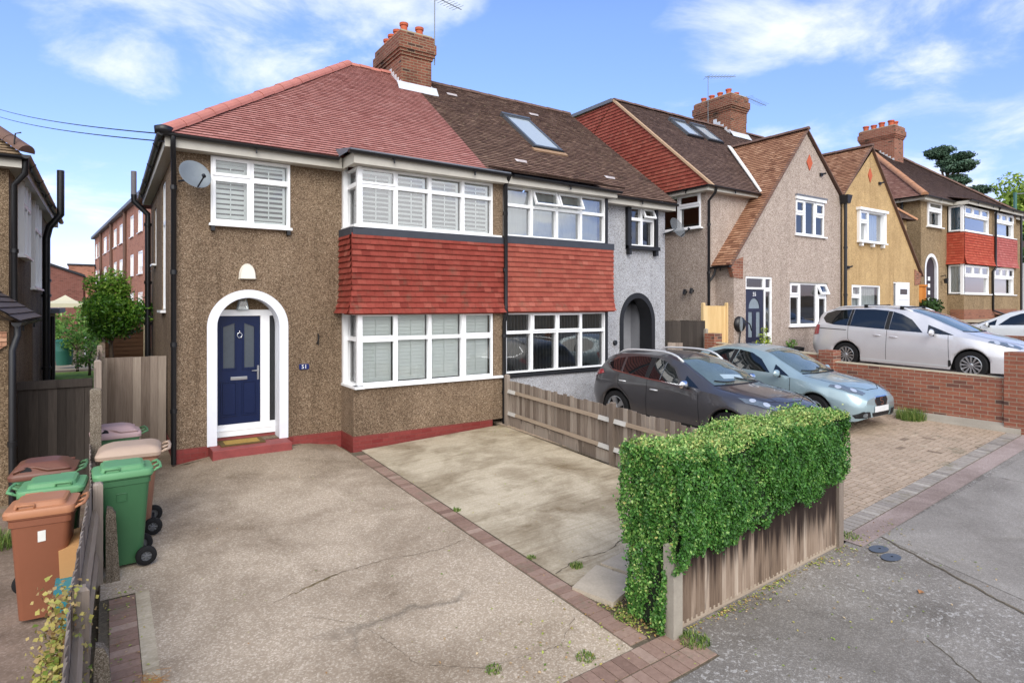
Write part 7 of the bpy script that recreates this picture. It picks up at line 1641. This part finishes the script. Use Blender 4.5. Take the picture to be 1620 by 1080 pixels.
# small weeds, grass and litter
def tuft(label, x, y, r, n, hgt, seed, name='grass_tuft', m='grass', group='weeds in the paving joints'):
    rs = np.random.RandomState(seed); mb = MB(); t = []
    for k in range(n):
        a = rs.rand()*6.28; d = r*sqrt(rs.rand()); px, py = x+d*cos(a), y+d*sin(a); g = G(px, py)+.003; h = .65*hgt*rs.uniform(.4, 1.3); b = rs.rand()*6.28; w = .0035+.0025*rs.rand(); o = rs.uniform(.2, .9)*h
        ex, ey = cos(b)*w, sin(b)*w; fx_, fy = -sin(b)*o, cos(b)*o
        mb.add([(px-ex, py-ey, g), (px+ex, py+ey, g), (px+ex*.7+fx_*.4, py+ey*.7+fy*.4, g+h*.7), (px-ex*.7+fx_*.4, py-ey*.7+fy*.4, g+h*.7), (px+fx_, py+fy, g+h)], [(0, 1, 2, 3), (3, 2, 4)], float(np.clip(rs.normal(.45, .2), 0, 1)))
    one(name, mb, m, label, 'weeds', (x, y, G(x, y)), group)
tuft('clump of long green grass at the brick wall foot by the light blue car', 13.50, 5.62, .26, 600, .30, 1)
tuft('weed clump on the corner of the brick apron below the hedge', 4.15, 3.38, .13, 260, .07, 2)
tuft('weed clump at the crumbled end of the brick strip beside the paving slab', 3.95, 4.0, .12, 160, .05, 3)
tuft('small grass tuft at the concrete edge above the paving slabs', 4.2, 5.0, .07, 150, .06, 4)
tuft('grass tuft halfway along the brick strip', 3.92, 7.15, .05, 90, .06, 5)
tuft('small grass tuft on the brick strip near the slab end', 3.93, 5.45, .05, 80, .04, 6)
tuft('flat patch of weeds in the middle of the aggregate drive', 2.55, 4.05, .07, 120, .03, 7)
tuft('weed patch near the lower right corner of the aggregate drive', 3.25, 3.75, .08, 130, .04, 8)
tuft('bright green weeds at the corner of the block paving by the hedge end', 7.15, 3.62, .12, 130, .05, 9)
tuft('tall grass growing through the foot of the left boundary fence', -.34, 4.75, .12, 330, .26, 10)
tuft('low grass in the neighbouring yard at the lower left', -.75, 4.6, .22, 380, .07, 11)
tuft('long grass against the corner of the left-hand house', -1.02, 9.0, .22, 400, .22, 12)
tuft('sparse grass in the yard beside the orange-brown bin', -.95, 5.9, .18, 200, .06, 13)
rs = np.random.RandomState(29); P = []
for k in range(620):
    x = rs.uniform(4.1, 6.9)
    if rs.rand() < .35+.65*(np.sin(x*6.1)*np.sin(x*2.3+1) > -.1): P.append((x, 3.56-abs(rs.normal(0, .055+.05*(np.sin(x*4) > .3)))-.01, G(x, 3.5)+.006+.01*rs.rand()))
for k in range(520): x = 3.85+abs(rs.normal(0, .28)); y = rs.uniform(3.62, 4.3); P.append((x, y, G(x, y)+.01+.01*rs.rand()))
for k in range(110): x = rs.uniform(4.1, 7.6); y = rs.uniform(2.2, 3.5); P.append((x, y, G(x, y)+.007))
for k in range(150): x = rs.normal(3.2, .5); y = rs.normal(3.85, .4); P.append((x, y, G(x, y)+.008))
for k in range(50): x = rs.uniform(7.0, 8.0); y = rs.normal(3.45, .1); P.append((x, y, G(x, y)+.012))
for k in range(60): x = rs.normal(6.7, .25); y = rs.normal(10.3, .25); P.append((x, y, G(x, y)+.012))
for k in range(90): x = rs.uniform(.0, .3); y = rs.uniform(4.5, 7.2); P.append((x, y, G(x, y)+.012))
for k in range(130): x = rs.uniform(.6, 6.4); y = rs.uniform(4.2, 10); P.append((x, y, G(x, y)+.006))
o = leaves('leaf_litter', P, [(0, 0, 1)]*len(P), .026, 'litter', None, np.clip(rs.normal(.5, .28, len(P)), 0, 1), 5, loc=(5, 3.6, 0), kind='stuff', jitter=.25)
tag(o, 'small fallen leaves scattered along the hedge foot and over the drive', 'fallen leaves')
rs = np.random.RandomState(33); mb = MB()
for k in range(70): a = rs.rand()*3.1; c = (rs.normal(.28, .05), rs.normal(5.35, .07)); l = rs.uniform(.03, .08); g = G(*c)+.008; mb.tube([(c[0]-l*cos(a), c[1]-l*sin(a), g), (c[0]+l*cos(a), c[1]+l*sin(a), g+.006)], .0016, 4)
one('pine_needles', mb, plain('dry_needles', 'b98a52', .8), 'small heap of dry orange-brown needles on the brick border', 'plant debris', (.28, 5.35, -.2))
mb = MB()
x, y = 6.45, 2.6; g = G(x, y)+.008; mb.add([(x-.04, y, g), (x, y-.03, g+.012), (x+.05, y+.01, g), (x+.01, y+.035, g+.014), (x, y, g+.004)], [(0, 1, 4), (1, 2, 4), (2, 3, 4), (3, 0, 4)]); one('fallen_leaf', mb, plain('dry_leaf', 'a8764a', .7), 'single curled brown leaf on the pavement', 'leaf', (x, y, g))
mh = thing('inspection_cover', 'round split metal inspection cover in the pavement near the hedge end', 'manhole cover', (7.05, 3.2, G(7.05, 3.2)))
for i, (cx, cy) in enumerate(((7.08, 3.27), (6.98, 3.10))):
    mb = MB(); c = V((cx, cy, G(cx, cy)+.009)); mb.poly([c+V((.13*cos(t*pi/14), .085*sin(t*pi/14), 0)) for t in range(28)]); mb.poly([c+V((.02+.016*cos(t*pi/4), .012*sin(t*pi/4), .002)) for t in range(8)], 0, 1); make('cover', mb, ['iron_blue', 'seam'] if 'iron_blue' in M else [plain('blue_grey_iron', '5d6570', .6, .2), 'seam'], mh)

# ------------------------------------------------------------------ left-hand house and the backdrop between the houses
h49 = thing('house', 'brown pebbledash house cut off by the left edge with thick black pipes', 'house', (-1.4, 13.7, 0))
mb = MB(); wall(mb, front(13.7), rect(-9, -1.4, -.3, 5.2)); wall(mb, right(-1.4), [(13.7, -.3), (23, -.3), (23, 5.2), (13.7, 5.2)], [rect(15.0, 16.3, 3.62, 5.1), rect(17.5, 19.2, 3.05, 5.1)], .08)
mb.box(-4, -1.07, 10.5, 13.7, -.4, 2.45); mb.box(-1.9, -1.42, 23, 26, 0, 2.4); make('wall', mb, 'pebble_dark', h49)
window(h49, right(-1.4), grid_cells([15.0, 15.65, 16.3], [3.62, 4.6, 5.1], [['', ''], ['', '']]), d0=-.08, d1=.10, sill=(14.95, 16.35, 3.62, .14)); window(h49, right(-1.4), grid_cells([17.5, 18.35, 19.2], [3.05, 4.4, 5.1], [['', ''], ['', '']]), d0=-.08, d1=.08, sill=(17.4, 19.3, 3.05, .12))
mb = MB(); slope(mb, [(-9, 13.45, 5.25), (-1.18, 13.45, 5.25), (-5.2, 18.2, 8.9), (-9, 18.2, 8.9)], seed=71); slope(mb, [(-1.18, 13.45, 5.25), (-1.18, 23.3, 5.25), (-5.2, 18.2, 8.9)], seed=72); rf = make('roof', mb, 'tile_old', h49)
ridge(rf, (-1.12, 13.4, 5.33), (-5.2, 18.2, 8.95), 'ridge_brown', .13, .42, 'hip_tiles'); mb = MB(); mb.tube([(-1.3, 13.4, 5.42), (-1.28, 13.38, 5.6), (-1.2, 13.38, 5.63)], .012, 6); make('hip_iron', mb, 'black', rf)
mb = MB(); mb.box(-9, -1.2, 13.43, 13.46, 5.03, 5.22); mb.box(-1.23, -1.2, 13.46, 23.3, 5.03, 5.22); mb.box(-9, -1.23, 13.46, 13.7, 5.035, 5.05); mb.box(-1.4, -1.23, 13.7, 23.3, 5.035, 5.05); make('fascia', mb, 'fascia', h49)
mb = MB(); gutter(mb, (-9, 13.36, 5.24), (-1.1, 13.36, 5.22), .06); gutter(mb, (-1.13, 13.3, 5.24), (-1.13, 23.4, 5.22), .065); gutter(mb, (-.98, 10.35, 2.42), (-.98, 13.6, 2.42), .055); make('gutter', mb, 'black', h49)
mb = MB(); pipe(mb, [(-1.16, 13.5, 5.2), (-1.16, 13.5, 4.95), (-1.32, 13.62, 4.75), (-1.32, 13.62, 2.5)], .05, [(-1.32, 13.62, 3.6)]); make('downpipe', mb, 'black', h49, smooth=True, auto=50)
mb = MB(); pipe(mb, [(-.98, 10.5, 2.38), (-.98, 10.5, 2.25), (-1.03, 10.44, 2.05), (-1.03, 10.44, -.2)], .042, [(-1.03, 10.44, .8)]); make('downpipe', mb, 'black', h49, smooth=True, auto=50)
mb = MB(); pipe(mb, [(-1.28, 20, -.2), (-1.28, 20, 4.4), (-1.22, 20, 4.7), (-.98, 20, 5.05), (-.98, 20, 6.22)], .085, [(-1.28, 20, z) for z in (2.9, 3.3, 1.0)]); make('soil_pipe', mb, 'black', h49, smooth=True, auto=50)
mb = MB(); pipe(mb, [(-1.36, 23.6, 2.3), (-1.36, 23.6, -.2)], .06); make('downpipe', mb, 'black', h49); mb = MB(); mb.box(-2.2, -1.15, 22.9, 26.2, 2.4, 2.55); make('extension_roof', mb, 'lead', h49)
mb = MB(); slope(mb, [(-3.4, 10.3, 4.35), (-.95, 10.3, 2.44), (-.95, 13.7, 2.44), (-3.4, 13.7, 4.35)], seed=73, gauge=.14, tw=.2); mb.poly([(-3.4, 10.35, 4.3), (-1.0, 10.35, 2.4), (-1.0, 10.5, 2.4), (-3.4, 10.5, 4.3)]); make('porch_roof', mb, plain('dark_slate_tile', '5a4e4a', .7, var=.2), h49)
mb = MB(); slope(mb, [(-4, 10.47, 1.75), (-1.6, 10.47, 1.75), (-1.09, 10.47, 2.12), (-1.09, 10.47, 2.3), (-4, 10.47, 2.3)], n=(0, -1, 0), gauge=.06, tw=.22, seed=74); make('hung_tiles', mb, 'tile_orange', h49)
bt = thing('water_butt', 'dark green plastic water butt on the patio behind the left-hand house', 'water butt', (-1.27, 28, .42))
mb = MB(); mb.lathe([(0, 0), (.23, 0), (.27, .25), (.275, .5), (.28, .52), (.275, .54), (.26, .82), (.265, .85), (0, .85)], (-1.27, 28, .42), n=24); make('body', mb, 'butt', bt, smooth=True, auto=40); mb = MB(); mb.lathe([(.28, .85), (.285, .9), (.22, .95), (.05, .97), (0, .97)], (-1.27, 28, .42), n=24); make('lid', mb, 'butt', bt, smooth=True, auto=40)
sh = thing('garden_shed', 'brown horizontally boarded shed behind the side gate', 'shed', (.5, 21, .1))
mb = MB(); mb.box(-.0, .94, 21, 24, .1, 2.55)
for i in range(20): mb.fbox(front(21), 0, .94, .12+i*.12, .225+i*.12, 0, .012+.004*(i % 2), random.Random(i).random())
make('wall', mb, 'wood_shed', sh); mb = MB(); mb.box(-.1, 1.05, 20.9, 24.1, 2.55, 2.64); make('roof', mb, 'lead', sh); mb = MB(); mb.box(.94, 1.02, 20.95, 21.0, .1, 2.5); make('corner_post', mb, plain('cream_post', 'cdbd9c', .6), sh)
gz = thing('gazebo', 'cream canvas gazebo roof above the garden shrubs', 'gazebo', (-1.5, 34, .4))
mb = MB(); c = V((-1.5, 34, 3.1)); q = [c+V((x, y, -.38)) for x, y in ((-.75, -.75), (.75, -.75), (.75, .75), (-.75, .75))]
for i in range(4):
    a, b = q[i], q[(i+1) % 4]; m1, m2 = a.lerp(c, .5)-V((0, 0, .06)), b.lerp(c, .5)-V((0, 0, .06)); mb.poly([a, b, m2, m1]); mb.poly([m1, m2, c]); mb.poly([a-V((0, 0, .18)), b-V((0, 0, .18)), b, a])
make('canopy', mb, 'canvas', gz)
for p in q: mb = MB(); mb.tube([p-V((0, 0, 2.3)), p], .025, 6); make('pole', mb, 'upvc', gz)
fl_ = thing('apartment_block', 'three-storey red brick block of flats with white windows, far behind the alley', 'flats', (1.68, 50, 0))
d = V((-2.72, 30.3, 0)).normalized(); nf = V((-d.y, d.x, 0)); O = V((1.75, 52.2, 0))
Ff_ = lambda a, b, dd=0: O-d*a+nf*dd+V((0, 0, b))
Lf = 30.4
mb = MB()
cols = [(-9.2, -7.6), (-4.1, -1.9), (.2, 2.0), (6.4, 8.5), (10.3, 12.6), (14.5, 16.4), (18.4, 21), (23.6, 26.2), (27.6, 29.6)]
hol = [rect(-b, -a, z0, z1) for a, b in cols for z0, z1 in ((7.7, 9.3), (4.8, 6.4), (1.95, 3.55))]
wall(mb, Ff_, [(-Lf, -.5), (12, -.5), (12, 10.0), (-Lf, 10.0)], hol, .12)
mb.poly([O+d*Lf+V((0, 0, -.5)), O+d*Lf-nf*9+V((0, 0, -.5)), O+d*Lf-nf*9+V((0, 0, 10)), O+d*Lf+V((0, 0, 10))]); mb.poly([O-d*12+V((0, 0, -.5)), O-d*12+V((0, 0, 10)), O-d*12-nf*9+V((0, 0, 10)), O-d*12-nf*9+V((0, 0, -.5))])
make('wall', mb, 'brick_flats', fl_)
for a, b in cols:
    for z0, z1 in ((7.7, 9.3), (4.8, 6.4), (1.95, 3.55)): window(fl_, Ff_, [(-b, -(a+b)/2, z0, z1, ''), (-(a+b)/2, -a, z0, z1, 's')], bw=.09, sill=(-b-.08, -a+.08, z0, .1), mats=('upvc', 'glass_sky'))
mb = MB(); mb.hexa([Ff_(-Lf-.3, 10.0, .35), Ff_(12.3, 10.0, .35), Ff_(12.3, 10.0, -9.3), Ff_(-Lf-.3, 10.0, -9.3), Ff_(-Lf-.3, 10.25, .35), Ff_(12.3, 10.25, .35), Ff_(12.3, 10.25, -9.3), Ff_(-Lf-.3, 10.25, -9.3)]); make('roof', mb, 'lead', fl_)
for a in (4.1, 14.1-.7, 22.5): mb = MB(); mb.tube([Ff_(-a, 9.95, .12), Ff_(-a, 0, .12)], .12, 8); make('downpipe', mb, 'ridge_brown', fl_)
bk = thing('brick_building', 'low dark brick building with a sloping roofline beyond the garden', 'building', (-2.4, 52, 0)); mb = MB()
mb.prism([(-6, 52, -.5), (-1.28, 52, -.5), (-1.28, 52, 4.62), (-3.3, 52, 5.4), (-6, 52, 6.0)], (0, 6, 0)); make('wall', mb, 'brick_far', bk); mb = MB(); mb.prism([(-1.2, 51.85, 4.62), (-3.3, 51.85, 5.42), (-3.3, 51.85, 5.58), (-1.2, 51.85, 4.78)], (0, 6, 0)); make('roof', mb, 'iron', bk)
b3 = thing('brick_building', 'paler flat-roofed brick building with a white window, behind the dark brick one', 'building', (-2, 70, 0)); mb = MB(); mb.box(-2.85, -.85, 70, 76, 0, 6.35); make('wall', mb, 'brick_flats', b3); mb = MB(); mb.box(-2.95, -.75, 69.9, 76, 6.35, 6.5); make('roof', mb, 'iron', b3)
window(b3, front(70), [(-1.9, -1.1, 3.8, 5.4, '')], bw=.1, mats=('upvc', 'glass_sky'))
# ------------------------------------------------------------------ things fixed to the houses
def dish(label, c, aim, r, m, group, foot):
    t = thing('satellite_dish', label, 'satellite dish', c, 0, group); a = V(aim).normalized(); c = V(c)
    mb = MB(); mb.lathe([(0, -.035), (r*.4, -.028), (r*.75, -.008), (r, .02), (r*1.02, .02), (r*.75, -.016), (0, -.045)], c, a, 32); make('reflector', mb, m, t, smooth=True)
    lo = (V((0, 0, -1))-a*a.dot(V((0, 0, -1)))).normalized(); mb = MB(); mb.tube([c+lo*r*.95, c+lo*r*.75+a*r*1.1], .013, 6); mb.tube([c+lo*r*.78+a*r*1.08, c+lo*r*.62+a*r*1.02], .03, 8); make('feed_arm', mb, 'iron', t)
    mb = MB(); mb.tube([c-a*.05, c-a*.12-V((0, 0, .02)), V(foot)], .018, 8); make('bracket', mb, 'iron', t); return t
_m = bpy.data.materials.new('dish_mesh'); _m.use_nodes = True; _t2 = NT(_m.node_tree); _mx = _t2.n('MixShader', {0: .5, 1: _t2.n('BsdfTransparent'), 2: _t2.n('BsdfDiffuse', {'Color': (.16, .17, .18, 1)})}); _t2.t.links.new(_mx, _t2.n('OutputMaterial', None, None).inputs[0]); M['dish_mesh'] = _m
dish('grey satellite dish on the brown wall beside the small upper window', (1.22, 11.12, 4.79), (.28, -.86, .38), .25, 'galv', 'satellite dishes', (1.02, 11.46, 4.72))
dish('see-through mesh satellite dish on the corner of the grey-white house', (12.82, 11.05, 4.74), (.1, -.9, .4), .29, 'dish_mesh', 'satellite dishes', (12.76, 11.48, 4.6))
mb = MB(); pr = [(cos(t*pi/10), sin(t*pi/10)) for t in range(11)]; k = [Fm(2.09+.145*x, 3.11+.28*y**.8, .003) for x, y in pr]; kk = [Fm(2.09+.12*x, 3.12+.25*y**.8, .075) for x, y in pr]; n = len(k)
mb.add(k+kk, [(i, (i+1) % n, n+(i+1) % n, n+i) for i in range(n)]+[tuple(range(n, 2*n))]); one('alarm_box', mb, 'alarm', 'blank ivory alarm box with a domed top above the white arch', 'alarm box', (2.09, YW, 3.11))
mb = MB(); o8 = [(-.075, -.05), (.075, -.05), (.09, -.035), (.09, .035), (.075, .05), (-.075, .05), (-.09, .035), (-.09, -.035)]; mb.prism([Fm(3.07+a, 1.51+b, .003) for a, b in o8], Fm(0, 0, .02)-Fm(0, 0, 0))
pq = one('house_number', mb, 'plaque', 'small blue enamel plaque with the number 51 on the brown wall', 'number plaque', (3.07, YW, 1.51))
_t = thing('tmp', 'x', 'x', (3.07, YW, 1.51)); nt = text('51', .105, Fm, 3.07, 1.508, .026, _t); nt.parent = pq; bpy.data.objects.remove(_t)
mb = MB(); mb.tube([Fm(3.33, 2.1, .0), Fm(3.33, 2.08, .06), Fm(3.32, 1.98, .05), Fm(3.30, 1.93, .02)], .013, 6); mb.tube([Fm(3.33, 2.12, .01), Fm(3.335, 1.9, .01)], .009, 6); one('wall_hook', mb, 'black', 'small black iron hanging-basket hook on the brown wall by the bay window', 'hook', (3.33, YW, 2))
mb = MB(); mb.lathe([(.07, 0), (.07, .03), (.05, .05), (0, .05)], Fm(10.95, 1.68, .002), (0, -1, 0), 16); one('door_bell', mb, 'iron', 'round dark bell push on the grey-white wall left of the black arch', 'door bell', (10.95, YW, 1.68), smooth=True, auto=40)
for z, lab in ((3.05, 'left of the two small black lamps on the pinkish house side wall'), (3.08, 'right of the two small black lamps on the pinkish house side wall')):
    y = 12.2 if z < 3.06 else 11.95; mb = MB(); mb.tube([(14.585, y, z), (14.5, y, z)], .03, 8); mb.tube([(14.5, y, z+.07), (14.46, y, z-.08)], .05, 8); one('wall_lamp', mb, 'black', lab, 'lamp', (14.55, y, z))
ev = thing('car_charger', 'rounded black and grey electric car charger on the pinkish wall', 'car charger', (15.24, YG, 2.1))
mb = MB(); mb.lathe([(.0, .14), (.12, .135), (.2, .1), (.23, .02), (.23, 0)], Fg(15.24, 2.1, 0), (0, -1, 0), 24); b_ = make('housing', mb, 'black', ev, smooth=True); mb = MB(); mb.prism([Fg(15.16+.11*cos(a)*.55, 2.1+.21*sin(a), .125) for a in [2*pi*k/16 for k in range(16)]], Fg(0, 0, .03)-Fg(0, 0, 0)); make('face', mb, 'galv', b_)
mb = MB(); mb.tube([Fg(15.24, 1.88, .06), Fg(15.2, 1.5, .05), Fg(15.2, 1.0, .05)], .02, 6); mb.tube([Fg(15.4, 2.2, .1), Fg(15.6, 2.1, .12), Fg(15.72, 1.9, .1)], .018, 6); make('cable', mb, 'black', ev, smooth=True)
for lab, x, y, z in (('small black security lamp on the yellow wall by the shared drainpipe', 21.3, YG, 3.95), ('tiny dark lamp high on the yellow gable', 23.55, YG, 7.1), ('tiny black bracket high on the pinkish gable', 19.6, YG, 6.95)):
    mb = MB(); F = front(y); mb.fbox(F, x-.06, x+.06, z-.05, z+.05, 0, .06); mb.tube([F(x, z, .05), F(x+.12, z+.04, .12)], .03, 6); one('security_lamp', mb, 'black', lab, 'lamp', (x, y, z))
mb = MB(); mb.tube([F9(30.45, 3.9, 0), F9(30.45, 3.95, .18), F9(30.45, 3.85, .2)], .02, 6); mb.lathe([(.03, .1), (.1, .05), (.07, -.12), (0, -.14)], F9(30.45, 3.72, .2), n=8); one('wall_lantern', mb, 'black', 'black carriage lantern beside the arched dark door', 'lantern', (30.45, YM, 3.8))
def aerial(label, base, h, boom, dr, nel, m='iron', r=.012):
    t = thing('tv_aerial', label, 'aerial', base, 0, 'rooftop aerials'); b = V(base); d = V(dr).normalized(); top = b+V((0, 0, h)); mb = MB(); mb.tube([b, top], r*1.3, 6); make('mast', mb, 'galv', t)
    mb = MB(); mb.tube([top-d*.15-V((0, 0, .05)), top+d*boom-V((0, 0, .05))], r, 5); e = d.cross(UP)
    for k in range(nel): p = top+d*(boom*(k+.5)/nel-.1)-V((0, 0, .05)); w = .22 if k else .3; mb.tube([p-e*w, p+e*w], r*.5, 4)
    make('boom', mb, 'galv', t); return t
aerial('tall thin television aerial on the nearest chimney', (CX1+.12, 15.1, 9.3), 1.95, 1.1, (.9, .3, .05), 9)
aerial('television aerial on a white pole in front of the middle chimney', (20.3, 15.9, 10.0), 1.95, 1.3, (.9, -.3, .1), 9)
aerial('leaning television aerial on the right side of the middle chimney', (21.55, 15.0, 10.0), 1.1, 1.6, (.95, .1, .0), 10)
for k, (z, lab) in enumerate(((5.42, 'upper telephone wire running from the brown house corner off to the left'), (5.30, 'lower telephone wire running from the brown house corner off to the left'))):
    p, q = V((.80, 11.25, z)), V((-7.2, 48, 15.3-.45*k)); mb = MB(); mb.tube([p.lerp(q, t/24)-V((0, 0, 1.5*4*(t/24)*(1-t/24)*.25)) for t in range(25)], .011, 5); one('telephone_wire', mb, 'iron', lab, 'wire', tuple(p), 'telephone wires')
